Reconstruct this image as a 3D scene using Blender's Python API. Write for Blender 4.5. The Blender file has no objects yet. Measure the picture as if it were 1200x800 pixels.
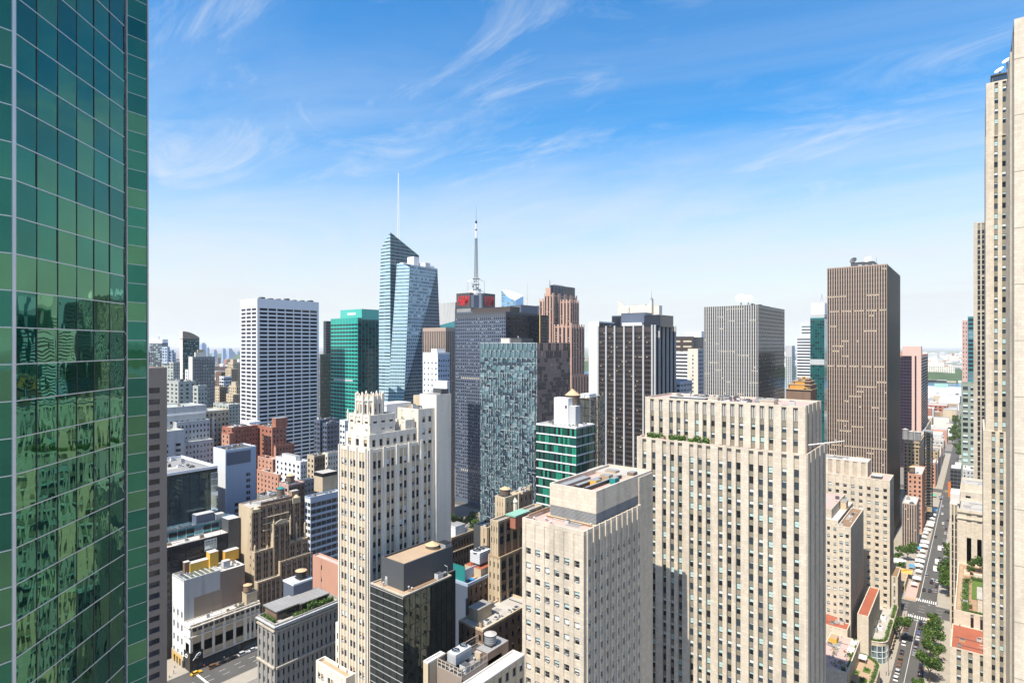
import bpy, math, random
from mathutils import Vector, Matrix
R = random.Random(11)
scene = bpy.context.scene
C = scene.collection

# ------------------------------------------------------------------ camera, sky, sun, exposure
F, EYE, HORIZON, VPX = 680.0, 150.0, 404.0, 545.0      # focal length / eye height / horizon of the survey photo
TH = math.atan(VPX / F); CT, ST = math.cos(TH), math.sin(TH)
cam = bpy.data.cameras.new('camera'); cam_o = bpy.data.objects.new('camera', cam); C.objects.link(cam_o)
cam.sensor_width = 36; cam.lens = F / 1200 * 36; cam.shift_y = (HORIZON - 400) / 1200
cam.clip_start = 1; cam.clip_end = 60000
cam_o.location = (0, 0, EYE); cam_o.rotation_euler = (math.pi / 2, 0, TH)
scene.camera = cam_o

SUN_EL, SUN_SOUTH = math.radians(57), math.radians(1.5)   # morning sun, behind the camera, a touch to the south
to_sun = Vector((-math.sin(SUN_SOUTH) * math.cos(SUN_EL), -math.cos(SUN_SOUTH) * math.cos(SUN_EL), math.sin(SUN_EL)))
sun = bpy.data.lights.new('sun', 'SUN'); sun.energy = 5.0; sun.angle = math.radians(0.5); sun.color = (1, 0.93, 0.81)
sun_o = bpy.data.objects.new('sun', sun); C.objects.link(sun_o)
sun_o.rotation_euler = to_sun.to_track_quat('Z', 'Y').to_euler()

world = bpy.data.worlds.new('World'); scene.world = world; world.use_nodes = True
def build_world():
    nt = world.node_tree; nt.nodes.clear(); N = nt.nodes.new; L = nt.links.new
    out = N('ShaderNodeOutputWorld'); bg = N('ShaderNodeBackground'); bg.inputs[1].default_value = SKY
    sky = N('ShaderNodeTexSky'); sky.sky_type = 'NISHITA'; sky.sun_disc = False
    sky.sun_elevation = SUN_EL
    sky.sun_rotation = math.atan2(to_sun.x, to_sun.y)
    sky.altitude = 150; sky.air_density = 1.25; sky.dust_density = 0.5; sky.ozone_density = 3.0
    def math_(op, a, b=None, c=None):
        m = N('ShaderNodeMath'); m.operation = op
        for i, v in enumerate((a, b, c)):
            if v is None: continue
            if isinstance(v, (int, float)): m.inputs[i].default_value = v
            else: L(v, m.inputs[i])
        return m.outputs[0]
    tc = N('ShaderNodeTexCoord'); sep = N('ShaderNodeSeparateXYZ'); L(tc.outputs['Generated'], sep.inputs[0])
    # cirrus: the view direction is carried up to a flat cloud sheet, so the streaks shrink towards the horizon
    zc = math_('MAXIMUM', sep.outputs[2], 0.0); za = math_('ADD', zc, 0.12)
    cmb = N('ShaderNodeCombineXYZ'); L(math_('DIVIDE', sep.outputs[0], za), cmb.inputs[0]); L(math_('DIVIDE', sep.outputs[1], za), cmb.inputs[1])
    def layer(rot, scl, loc, nscale, detail, dist, lo, hi, rough=0.62):
        mp = N('ShaderNodeMapping'); mp.inputs['Rotation'].default_value = (0, 0, rot); mp.inputs['Scale'].default_value = scl
        mp.inputs['Location'].default_value = loc; L(cmb.outputs[0], mp.inputs[0])
        n = N('ShaderNodeTexNoise'); n.inputs['Scale'].default_value = nscale; n.inputs['Detail'].default_value = detail
        n.inputs['Roughness'].default_value = rough; n.inputs['Distortion'].default_value = dist; L(mp.outputs[0], n.inputs[0])
        r = N('ShaderNodeMapRange'); r.interpolation_type = 'SMOOTHSTEP'
        r.inputs[1].default_value = lo; r.inputs[2].default_value = hi; L(n.outputs[0], r.inputs[0]); return r.outputs[0]
    wisps = math_('MULTIPLY', layer(-0.35, (0.7, 1.5, 1), CL1, 1.9, 12, 0.9, 0.36, 0.82, 0.70), layer(0.4, (0.8, 1.0, 1), CL2, 0.75, 3, 0.4, 0.36, 0.60))
    veil = layer(-0.9, (0.45, 1.1, 1), CL3, 0.7, 10, 1.2, 0.30, 0.72, 0.66)
    low = N('ShaderNodeMapRange'); low.interpolation_type = 'SMOOTHSTEP'; low.inputs[1].default_value = 0.56; low.inputs[2].default_value = 0.02
    low.inputs[3].default_value = 0.08; low.inputs[4].default_value = 0.95; L(zc, low.inputs[0])
    k = math_('MULTIPLY', math_('MAXIMUM', math_('MULTIPLY', wisps, 0.8), math_('MULTIPLY', veil, low.outputs[0])), 0.9)
    hsv = N('ShaderNodeHueSaturation'); hsv.inputs['Saturation'].default_value = 1.48; hsv.inputs['Value'].default_value = 1.5; L(sky.outputs[0], hsv.inputs['Color'])
    mix = N('ShaderNodeMix'); mix.data_type = 'RGBA'; L(k, mix.inputs[0]); L(hsv.outputs[0], mix.inputs[6])
    mix.inputs[7].default_value = CLOUD
    hb = N('ShaderNodeMapRange'); hb.interpolation_type = 'SMOOTHSTEP'; hb.inputs[1].default_value = 0.37; hb.inputs[2].default_value = 0.0
    hb.inputs[3].default_value = 0.0; hb.inputs[4].default_value = 0.9; L(zc, hb.inputs[0])
    mix2 = N('ShaderNodeMix'); mix2.data_type = 'RGBA'; L(hb.outputs[0], mix2.inputs[0]); L(mix.outputs[2], mix2.inputs[6]); mix2.inputs[7].default_value = HAZY
    L(mix2.outputs[2], bg.inputs[0]); L(bg.outputs[0], out.inputs[0])
HAZY = (6.0, 6.2, 6.5, 1)
SKY, CLOUD, CL1, CL2, CL3 = 0.09, (6.0, 6.4, 6.9, 1), (1.2, 2.4, 0), (4.7, 6.1, 0), (8.7, 3.2, 0)
build_world()
scene.view_settings.view_transform = 'Standard'; scene.view_settings.look = 'None'
scene.view_settings.gamma = 1; scene.view_settings.exposure = 0.62; scene.view_settings.use_curve_mapping = False
scene.cycles.use_denoising = True
scene.cycles.max_bounces = 6; scene.cycles.glossy_bounces = 4; scene.cycles.diffuse_bounces = 3
scene.cycles.volume_bounces = 2

# ------------------------------------------------------------------ materials
def node_mat(name):
    m = bpy.data.materials.new(name); m.use_nodes = True; nt = m.node_tree
    return m, nt, nt.nodes['Principled BSDF'], nt.nodes.new, nt.links.new
def mat(name, col, rough=0.85, var=0.10, scale=0.12, streak=0.0, metal=0.0, spec=0.3, fine=0.06, bump=0.0, joint=None, soot=0.0):
    """A surface whose tone drifts with two scales of noise and, where streak > 0, vertical weathering."""
    m, nt, p, N, L = node_mat(name)
    p.inputs['Roughness'].default_value = rough; p.inputs['Metallic'].default_value = metal
    p.inputs['Specular IOR Level'].default_value = spec
    g = N('ShaderNodeNewGeometry')
    def noise(vec, s, d=3):
        n = N('ShaderNodeTexNoise'); n.inputs['Scale'].default_value = s; n.inputs['Detail'].default_value = d; L(vec, n.inputs[0]); return n.outputs[0]
    def madd(a, mulv, b=None, addv=0.0):
        x = N('ShaderNodeMath'); x.operation = 'MULTIPLY_ADD'; L(a, x.inputs[0]); x.inputs[1].default_value = mulv
        if b is None: x.inputs[2].default_value = addv
        else: L(b, x.inputs[2])
        return x.outputs[0]
    v = madd(noise(g.outputs['Position'], scale), 2 * var, None, 1 - var)
    v = madd(noise(g.outputs['Position'], scale * 14), 2 * fine, madd(v, 1.0, None, -fine))
    if streak:
        mp = N('ShaderNodeMapping'); mp.inputs['Scale'].default_value = (0.9, 0.9, 0.05); L(g.outputs['Position'], mp.inputs[0])
        v = madd(noise(mp.outputs[0], 1.0, 4), 2 * streak, madd(v, 1.0, None, -streak))
    if soot:
        mp = N('ShaderNodeMapping'); mp.inputs['Scale'].default_value = (.32, .32, .035); L(g.outputs['Position'], mp.inputs[0])
        r = N('ShaderNodeMapRange'); r.inputs[1].default_value = .52; r.inputs[2].default_value = .74; r.inputs[3].default_value = 1; r.inputs[4].default_value = 1 - soot
        L(noise(mp.outputs[0], 1.0, 6), r.inputs[0]); m2 = N('ShaderNodeMath'); m2.operation = 'MULTIPLY'; L(v, m2.inputs[0]); L(r.outputs[0], m2.inputs[1]); v = m2.outputs[0]
    if joint:
        sp = N('ShaderNodeSeparateXYZ'); L(g.outputs['Position'], sp.inputs[0]); ad = N('ShaderNodeMath'); L(sp.outputs[0], ad.inputs[0]); L(sp.outputs[1], ad.inputs[1]); cb = N('ShaderNodeCombineXYZ'); L(ad.outputs[0], cb.inputs[0]); L(sp.outputs[2], cb.inputs[1])
        bt = N('ShaderNodeTexBrick'); bt.inputs['Scale'].default_value = 1; bt.inputs['Brick Width'].default_value = joint[0]; bt.inputs['Row Height'].default_value = joint[1]; bt.inputs['Mortar Size'].default_value = .035
        bt.inputs['Color1'].default_value = (1, 1, 1, 1); bt.inputs['Color2'].default_value = (.86, .86, .86, 1); bt.inputs['Mortar'].default_value = (.72, .72, .72, 1); L(cb.outputs[0], bt.inputs[0])
        m2 = N('ShaderNodeMath'); m2.operation = 'MULTIPLY'; L(v, m2.inputs[0]); L(bt.outputs['Color'], m2.inputs[1]); v = m2.outputs[0]
    x = N('ShaderNodeMix'); x.data_type = 'RGBA'; x.blend_type = 'MULTIPLY'; x.inputs[0].default_value = 1
    x.inputs[6].default_value = (*col, 1); L(v, x.inputs[7]); L(x.outputs[2], p.inputs['Base Color'])
    if bump:
        bn = N('ShaderNodeBump'); bn.inputs['Strength'].default_value = 0.6; bn.inputs['Distance'].default_value = bump
        L(noise(g.outputs['Position'], 1.2), bn.inputs['Height']); L(bn.outputs[0], p.inputs['Normal'])
    return m
def glass(name, col, rough=0.05, metal=0.0, wave=0.0, wscale=0.5, spec=0.5):
    m, nt, p, N, L = node_mat(name)
    p.inputs['Roughness'].default_value = rough; p.inputs['Metallic'].default_value = metal
    p.inputs['Specular IOR Level'].default_value = spec
    g = N('ShaderNodeNewGeometry')
    n = N('ShaderNodeTexNoise'); n.inputs['Scale'].default_value = 0.25; L(g.outputs['Position'], n.inputs[0])
    x = N('ShaderNodeMix'); x.data_type = 'RGBA'; L(n.outputs[0], x.inputs[0])
    x.inputs[6].default_value = (*[c * 0.75 for c in col], 1); x.inputs[7].default_value = (*[c * 1.25 for c in col], 1)
    L(x.outputs[2], p.inputs['Base Color'])
    if wave:
        mp = N('ShaderNodeMapping'); mp.inputs['Scale'].default_value = (1, 1, 0.45); L(g.outputs['Position'], mp.inputs[0])
        w = N('ShaderNodeTexNoise'); w.inputs['Scale'].default_value = wscale; w.inputs['Detail'].default_value = 1.5; L(mp.outputs[0], w.inputs[0])
        bn = N('ShaderNodeBump'); bn.inputs['Strength'].default_value = 1; bn.inputs['Distance'].default_value = wave
        L(w.outputs[0], bn.inputs['Height']); L(bn.outputs[0], p.inputs['Normal'])
    return m
M = {}
def defmats():
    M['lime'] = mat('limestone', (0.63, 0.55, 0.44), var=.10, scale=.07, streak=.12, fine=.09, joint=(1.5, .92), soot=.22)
    M['lime2'] = mat('limestone_shade_and_dull', (0.51, 0.45, 0.36), var=.13, scale=.07, streak=.15, fine=.09, joint=(1.5, .92), soot=.28)  # darker copy: shade of side walls in its colour, also duller stonework
    M['limespan'] = mat('limestone_spandrel', (0.24, 0.22, 0.17), var=.12, streak=.06)
    M['cream'] = mat('cream_brick', (0.70, 0.64, 0.54), var=.09, scale=.08, streak=.12, fine=.09, soot=.2)
    M['white'] = mat('white_stone', (0.74, 0.74, 0.73), var=.05, streak=.04, soot=.25)
    M['whitepaint'] = mat('white_paint', (0.78, 0.78, 0.76), rough=.6, var=.06)
    M['travertine'] = mat('white_travertine', (0.76, 0.76, 0.77), var=.03)
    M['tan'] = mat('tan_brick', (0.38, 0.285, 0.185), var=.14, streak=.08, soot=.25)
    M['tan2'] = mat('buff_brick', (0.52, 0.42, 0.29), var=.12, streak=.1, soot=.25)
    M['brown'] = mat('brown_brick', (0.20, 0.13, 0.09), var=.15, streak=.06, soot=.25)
    M['terra'] = mat('terracotta', (0.29, 0.205, 0.14), var=.14, streak=.10, soot=.25)
    M['red'] = mat('red_brick', (0.36, 0.15, 0.10), var=.16, streak=.05, soot=.25)
    M['pinkbrick'] = mat('pink_brick', (0.50, 0.27, 0.19), var=.14, streak=.05)
    M['pinkgran'] = mat('pink_granite', (0.52, 0.33, 0.25), var=.08, streak=.04)
    M['grey'] = mat('grey_concrete', (0.27, 0.275, 0.275), var=.10, streak=.06, soot=.25)
    M['lgrey'] = mat('pale_concrete', (0.46, 0.465, 0.46), var=.09, streak=.06, soot=.25)
    M['greygreen'] = mat('grey_green_stone', (0.38, 0.40, 0.36), var=.1, streak=.06)
    M['brownconc'] = mat('brown_concrete', (0.28, 0.225, 0.18), var=.1, streak=.06)
    M['dgrey'] = mat('dark_grey', (0.08, 0.085, 0.09), rough=.5, var=.1)
    M['black'] = mat('black_metal', (0.018, 0.02, 0.022), rough=.35, var=.1)
    M['steel'] = mat('steel', (0.45, 0.47, 0.48), rough=.35, metal=.8, var=.08)
    M['silver'] = mat('silver_mullion', (0.62, 0.62, 0.60), rough=.4, metal=.4, var=.06)
    M['bluepanel'] = mat('blue_grey_panel', (0.36, 0.44, 0.55), rough=.4, var=.06, spec=.5)
    M['bluewhite'] = mat('white_metal_panel', (0.68, 0.70, 0.73), rough=.5, var=.05)
    M['navyband'] = mat('blue_grey_spandrel', (0.105, 0.13, 0.18), rough=.35, var=.1, spec=.5)
    M['emerald'] = mat('emerald_spandrel', (0.03, 0.36, 0.29), rough=.25, var=.12, spec=.5)
    M['emeraldlite'] = mat('pale_emerald_spandrel', (0.08, 0.46, 0.38), rough=.25, var=.1, spec=.5)
    M['brownrib'] = mat('brown_rib', (0.40, 0.31, 0.25), var=.07)
    M['greyrib'] = mat('grey_rib', (0.50, 0.48, 0.45), var=.06)
    M['bronze'] = mat('bronze_spandrel', (0.07, 0.055, 0.05), rough=.35, var=.15, spec=.5)
    M['purple'] = mat('purple_spandrel', (0.045, 0.028, 0.05), rough=.3, var=.15, spec=.5)
    M['rooflight'] = mat('pale_roof', (0.42, 0.39, 0.35), var=.25, scale=.25, fine=.15)
    M['roofwhite'] = mat('white_roof', (0.58, 0.55, 0.51), var=.16, scale=.2, fine=.12)
    M['roofgrey'] = mat('grey_roof', (0.27, 0.26, 0.25), var=.25, scale=.2, fine=.15)
    M['roofdark'] = mat('tar_roof', (0.07, 0.065, 0.06), var=.3, scale=.2, fine=.2)
    M['rooftan'] = mat('tan_roof', (0.40, 0.29, 0.19), var=.2, scale=.2, fine=.15)
    M['roofpink'] = mat('pink_roof', (0.52, 0.345, 0.30), var=.12, scale=.25, fine=.12)
    M['roofred'] = mat('red_roof', (0.34, 0.105, 0.06), var=.18, scale=.2, fine=.12)
    M['roofbrown'] = mat('brown_roof', (0.26, 0.165, 0.10), var=.18, scale=.3, fine=.12)
    M['wood'] = mat('tank_wood', (0.16, 0.12, 0.09), var=.3, scale=1.2)
    M['tankroof'] = mat('tank_roof', (0.55, 0.38, 0.22), var=.15, scale=1)
    M['asphalt'] = mat('asphalt', (0.13, 0.125, 0.118), var=.25, scale=.08, fine=.15, joint=(9, 2.9))
    M['walk'] = mat('pavement', (0.34, 0.305, 0.255), var=.15, scale=.2, fine=.12)
    M['line'] = mat('road_paint', (0.75, 0.75, 0.72), var=.1, scale=1)
    M['yellow'] = mat('yellow_panel', (0.62, 0.36, 0.06), var=.12)
    M['orange'] = mat('orange_net', (0.62, 0.28, 0.06), var=.2)
    M['teal'] = mat('teal_mesh', (0.02, 0.22, 0.22), var=.2)
    M['turf'] = mat('roof_lawn', (0.10, 0.16, 0.03), var=.25, scale=.5, fine=.25)
    M['earth'] = mat('planter_earth', (0.36, 0.23, 0.14), var=.2, scale=.6)
    M['leaf1'] = mat('leaf_light', (0.095, 0.16, 0.025), rough=.6, var=.25, scale=.6)
    M['leaf2'] = mat('leaf_dark', (0.035, 0.08, 0.014), rough=.6, var=.25, scale=.6)
    M['bark'] = mat('bark', (0.12, 0.09, 0.065), var=.2, scale=2)
    M['redpaint'] = mat('sign_red', (0.72, 0.02, 0.025), rough=.4, var=.05)
    M['bluepaint'] = mat('blue_tarp', (0.03, 0.25, 0.55), rough=.5, var=.1)
    M['goldlite'] = mat('gold_panel', (0.55, 0.36, 0.13), rough=.4, var=.1)
    M['gold'] = mat('pale_blind', (0.62, 0.53, 0.38), var=.1)
    M['skin'] = mat('skin', (0.45, 0.28, 0.2), var=.05)
    M['g_dark'] = glass('glass_dark', (0.012, 0.016, 0.02))
    M['g_mid'] = glass('glass_blue', (0.035, 0.055, 0.075))
    M['g_brown'] = glass('glass_bronze', (0.022, 0.017, 0.016), rough=.1)
    M['g_navy'] = glass('glass_navy', (0.014, 0.02, 0.035), rough=.08)
    M['g_teal'] = glass('glass_teal', (0.01, 0.085, 0.08), rough=.05)
    M['g_green'] = glass('glass_green', (0.008, 0.085, 0.055), rough=.06)
    M['g_green2'] = glass('glass_green_bright', (0.02, 0.25, 0.16), rough=.1)
    M['g_cyan'] = glass('glass_cyan', (0.05, 0.24, 0.28), rough=.08, metal=.3)
    M['g_sky'] = glass('glass_skyblue', (0.45, 0.58, 0.64), rough=.08, metal=.85)
    M['g_slate'] = glass('glass_slate', (0.25, 0.36, 0.42), rough=.06, metal=.8)
    M['g_black'] = glass('glass_black_mirror', (0.09, 0.11, 0.105), rough=.02, metal=.85, wave=.006)
    M['g_purple'] = glass('glass_purple', (0.022, 0.016, 0.035), rough=.1)
    M['g_coat1'] = glass('glass_green_coated', (0.055, 0.215, 0.135), rough=.015, metal=.92, wave=.008, wscale=1.1)
    M['g_coat2'] = glass('glass_green_coated_deep', (0.035, 0.165, 0.12), rough=.015, metal=.92, wave=.009, wscale=1.1)
    M['g_coat3'] = glass('glass_green_coated_pale', (0.095, 0.24, 0.13), rough=.02, metal=.9, wave=.007, wscale=1.0)
    M['bl_white'] = mat('blind_white', (0.62, 0.66, 0.64), var=.08, scale=1.0)
    M['bl_cyan'] = mat('blind_cyan', (0.42, 0.58, 0.57), var=.1, scale=1.0)
    M['bl_tan'] = mat('blind_tan', (0.45, 0.33, 0.18), var=.15, scale=1.0)
    M['frame_w'] = mat('frame_pale', (0.55, 0.53, 0.48), var=.05)
    M['frame_d'] = mat('frame_dark', (0.05, 0.05, 0.05), rough=.5, var=.05)
    M['frame_b'] = mat('frame_brown', (0.24, 0.16, 0.09), rough=.6, var=.05)
    M['panel_teal'] = glass('fold_teal', (0.145, 0.235, 0.26), rough=.12, metal=.6)
    M['panel_pale'] = glass('fold_pale', (0.24, 0.34, 0.36), rough=.2, metal=.55)
    M['panel_dark'] = glass('fold_dark', (0.03, 0.05, 0.07), rough=.06, metal=.2)
    M['panel_bedge'] = mat('fold_brown_edge', (0.30, 0.23, 0.20), rough=.45, var=.15)
    M['ornate'] = mat('ornate_stone_in_shade', (0.30, 0.285, 0.26), var=.14, streak=.12, soot=.25)  # dimmed stone: the neighbour's shade is put into the colour
    M['panel_edge'] = mat('fold_edge', (0.50, 0.55, 0.55), rough=.4, var=.06)
    M['panel_brown'] = mat('fold_brown', (0.25, 0.175, 0.15), rough=.45, var=.15, spec=.5)
    M['panel_brown2'] = mat('fold_brown_dark', (0.055, 0.042, 0.042), rough=.35, var=.15, spec=.5)
defmats()
# ------------------------------------------------------------------ mesh building
class MB:
    def __init__(s): s.v = []; s.f = []; s.mi = []; s.ms = []
    def m(s, mt):
        mt = M[mt] if isinstance(mt, str) else mt
        if mt not in s.ms: s.ms.append(mt)
        return s.ms.index(mt)
    def poly(s, pts, mt):
        i = len(s.v); s.v += [tuple(p) for p in pts]; s.f.append(tuple(range(i, i + len(pts)))); s.mi.append(s.m(mt))
    def box(s, x0, x1, y0, y1, z0, z1, mt, top=None, bottom=True):
        a, b, c, d = (x0, y0), (x1, y0), (x1, y1), (x0, y1)
        s.prism([a, b, c, d], z0, z1, mt, top, bottom)
    def prism(s, pl, z0, z1, mt, top=None, bottom=True):
        n = len(pl)
        for i in range(n):
            p, q = pl[i], pl[(i + 1) % n]
            s.poly([(*p, z0), (*q, z0), (*q, z1), (*p, z1)], mt)
        s.poly([(*p, z1) for p in pl], top or mt)
        if bottom: s.poly([(*p, z0) for p in reversed(pl)], mt)
    def cyl(s, x, y, z0, z1, r0, r1, n, mt, top=None):
        a = [(x + r0 * math.cos(2 * math.pi * i / n), y + r0 * math.sin(2 * math.pi * i / n), z0) for i in range(n)]
        b = [(x + r1 * math.cos(2 * math.pi * i / n), y + r1 * math.sin(2 * math.pi * i / n), z1) for i in range(n)]
        for i in range(n):
            j = (i + 1) % n
            if r1 < 1e-4: s.poly([a[i], a[j], b[i]], mt)
            else: s.poly([a[i], a[j], b[j], b[i]], mt)
        s.poly(list(reversed(a)), mt)
        if r1 > 1e-4: s.poly(b, top or mt)
    def bar(s, p, q, r, mt, n=4, r2=None):
        p, q = Vector(p), Vector(q); d = (q - p).normalized(); r2 = r if r2 is None else r2
        a = d.orthogonal().normalized(); b = d.cross(a)
        P = [p + (a * math.cos(t) + b * math.sin(t)) * r for t in [2 * math.pi * i / n + math.pi / 4 for i in range(n)]]
        Q = [q + (a * math.cos(t) + b * math.sin(t)) * r2 for t in [2 * math.pi * i / n + math.pi / 4 for i in range(n)]]
        for i in range(n): s.poly([P[i], P[(i + 1) % n], Q[(i + 1) % n], Q[i]], mt)
        s.poly(list(reversed(P)), mt); s.poly(Q, mt)
    def dish(s, c, d, r, depth, mt, n=12):
        c = Vector(c); d = Vector(d).normalized(); a = d.orthogonal().normalized(); b = d.cross(a)
        rings = []
        for k in range(4):
            t = k / 3; rr = r * t
            rings.append([c + d * (depth * t * t) + (a * math.cos(2 * math.pi * i / n) + b * math.sin(2 * math.pi * i / n)) * rr for i in range(n)])
        for k in range(3):
            for i in range(n):
                j = (i + 1) % n
                if k == 0: s.poly([c, rings[1][i], rings[1][j]], mt)
                else: s.poly([rings[k][i], rings[k][j], rings[k + 1][j], rings[k + 1][i]], mt)
        s.bar(c, c - d * depth * .6, r * .18, mt)
        s.bar(c, c + d * depth * 2.2, r * .04, mt)
    def mesh(s, name, origin=(0, 0, 0)):
        me = bpy.data.meshes.new(name); ox, oy, oz = origin
        me.from_pydata([(x - ox, y - oy, z - oz) for x, y, z in s.v], [], s.f)
        for mt in s.ms: me.materials.append(mt)
        me.polygons.foreach_set('material_index', s.mi); me.update(); return me
    def build(s, name, parent=None, origin=None):
        if not s.f: return None
        o = bpy.data.objects.new(name, s.mesh(name, parent.location if parent else (origin or (0, 0, 0)))); C.objects.link(o)
        if parent: o.parent = parent
        elif origin: o.location = origin
        return o
def tag(o, label=None, cat=None, group=None, kind=None):
    if label: o['label'] = label
    if cat: o['category'] = cat
    if group: o['group'] = group
    if kind: o['kind'] = kind
    return o
def empty(name, loc, rz=0):
    o = bpy.data.objects.new(name, None); C.objects.link(o); o.location = loc; o.rotation_euler = (0, 0, rz); o.empty_display_size = 1; return o
def copy_tree(o, parent=None):
    c = o.copy(); C.objects.link(c)
    if parent: c.parent = parent
    for ch in list(o.children): copy_tree(ch, c)
    return c
def structure(name, mb): return tag(mb.build(name), kind='structure')

# ------------------------------------------------------------------ survey: bearings and heights to metres
def at(px, D):
    l = (px - 600) / F * D; return (l * CT - D * ST, l * ST + D * CT)
def hz(py, D): return EYE + (HORIZON - py) * D / F
def on_y(px, Y):
    t = (px - 600) / F; D = Y / (t * ST + CT); return at(px, D)[0]
def on_x(px, X):
    t = (px - 600) / F; D = X / (t * CT - ST); return at(px, D)[1]
def dep(X, Y): return -X * ST + Y * CT
def proj(x, y, z):
    d = -x * ST + y * CT
    return (600 + F * (x * CT + y * ST) / d, HORIZON - F * (z - EYE) / d, d)
def site(c, top, l, r, D):
    X, Y = at(c, D); return (on_y(l, Y), X, Y, on_x(r, X), hz(top, D))

# ------------------------------------------------------------------ windows
WS = {}
def wstyle(key, kind, glass, blind=(), frame='frame_d', bf=(0,), **k): WS[key] = dict(kind=kind, glass=glass, blind=list(blind), frame=frame, bf=bf, **k)
wstyle('sash', 'sash', ['g_dark'], ['bl_white', 'bl_cyan', 'bl_white'], 'frame_w', (0, .2, .35, .5, .5, .75, 0, .6, .15, 0), ac=.2)
wstyle('sashw', 'sash', ['g_dark', 'g_mid'], ['bl_cyan', 'bl_white', 'bl_cyan', 'bl_white', 'bl_tan', 'bl_white'], 'frame_d', (0, 0, .3, .5, 0, .5, .85, .2, .5, .4))
wstyle('tansash', 'sash', ['g_dark', 'g_brown'], ['bl_tan', 'bl_tan', 'bl_white'], 'frame_b', (0, 0, .25, .4, .5, .7, 0, .3, 0, .55), ac=.1)
wstyle('dark', 'plain', ['g_dark', 'g_dark', 'g_navy'], ['bl_white'], bf=(0, 0, 0, 0, .4))
wstyle('darkonly', 'plain', ['g_dark', 'g_navy'])
wstyle('brownw', 'plain', ['g_brown', 'g_dark'], ['gold'], bf=(0, 0, 0, 0, 0, 0, .3))
wstyle('brownd', 'plain', ['g_brown', 'g_dark'])
wstyle('blue', 'plain', ['g_mid', 'g_navy', 'g_dark'], ['bl_cyan'], bf=(0, 0, 0, .35, .6))
wstyle('teal', 'plain', ['g_teal', 'g_dark', 'g_teal'])
wstyle('green', 'multi', ['g_green', 'g_green2', 'g_green', 'g_green2', 'g_teal', 'g_dark'], frame='frame_d', n=6)
wstyle('navy', 'multi', ['g_navy', 'g_dark', 'g_navy', 'bl_white'], frame='navyband', n=2)
wstyle('ribbon', 'multi', ['g_mid', 'g_navy', 'g_dark', 'g_mid'], frame='frame_d', n=4)
wstyle('store', 'multi', ['g_dark', 'g_dark', 'g_mid'], frame='frame_d', n=3)
wstyle('purple', 'plain', ['g_purple', 'g_dark'])
wstyle('black', 'plain', ['g_black'])
wstyle('coat', 'tilt', ['g_coat1', 'g_coat2', 'g_coat1', 'g_coat3', 'g_coat2'])
wstyle('sky', 'plain', ['g_slate', 'g_dark', 'g_navy', 'g_slate'])
wstyle('lit', 'plain', ['gold'])
wstyle('strip', 'plain', ['g_brown', 'g_dark'], ['gold'], bf=(.38, .45, .34))
wstyle('stripg', 'plain', ['g_dark'], ['gold'], bf=(.4, .5, .34))
NV = 10
def emit_window(mb, T, w, h, st, var):
    """One window: T(u, v, d) gives the point u across, v up, d out of the glass plane."""
    s = WS[st]; r = random.Random((hash(st) if False else sum(map(ord, st))) * 31 + var * 7919)
    def q(u0, u1, v0, v1, d, mt): mb.poly([T(u0, v0, d), T(u1, v0, d), T(u1, v1, d), T(u0, v1, d)], mt)
    g = s['glass'][var % len(s['glass'])]; bf = s['bf'][var % len(s['bf'])] if s['blind'] else 0
    bm = s['blind'][var % len(s['blind'])] if s['blind'] else None
    if s['kind'] == 'sash':
        b = min(.09, w * .07); q(0, w, 0, h, 0, s['frame'])
        cut = h * (1 - bf)
        for v0, v1 in ((b, h / 2 - b * .4), (h / 2 + b * .4, h - b)):
            if cut <= v0: q(b, w - b, v0, v1, .03, bm)
            elif cut >= v1: q(b, w - b, v0, v1, .03, g)
            else: q(b, w - b, v0, cut, .03, g); q(b, w - b, cut, v1, .03, bm)
        if s.get('ac') and r.random() < s['ac'] * 2:
            i = len(mb.v); u0, u1, v0, v1 = w * .22, w * .78, b, h * .28
            for a, c, e in ((0, 0, 0),):
                q(u0, u1, v0, v1, .32, 'grey')
                mb.poly([T(u0, v1, .03), T(u1, v1, .03), T(u1, v1, .32), T(u0, v1, .32)], 'lgrey')
                mb.poly([T(u1, v0, .03), T(u1, v1, .03), T(u1, v1, .32), T(u1, v0, .32)], 'grey')
                mb.poly([T(u0, v0, .03), T(u0, v1, .03), T(u0, v1, .32), T(u0, v0, .32)], 'grey')
    elif s['kind'] == 'plain':
        if bf: q(0, w, 0, h * (1 - bf), 0, g); q(0, w, h * (1 - bf), h, 0, bm)
        else: q(0, w, 0, h, 0, g)
    elif s['kind'] == 'multi':
        n = s['n']; b = min(.1, w / n * .1); q(0, w, 0, h, 0, s['frame'])
        for i in range(n): q(w * i / n + b, w * (i + 1) / n - b, b, h - b, .03, s['glass'][r.randrange(len(s['glass']))])
    elif s['kind'] == 'tilt':
        a, c, e = [r.uniform(-.0065, .0065) * w for _ in range(3)]
        mb.poly([T(0, 0, a), T(w, 0, c), T(w, h, c + e - a), T(0, h, e)], g)
BUILDINGS = []; KIT = True
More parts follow.
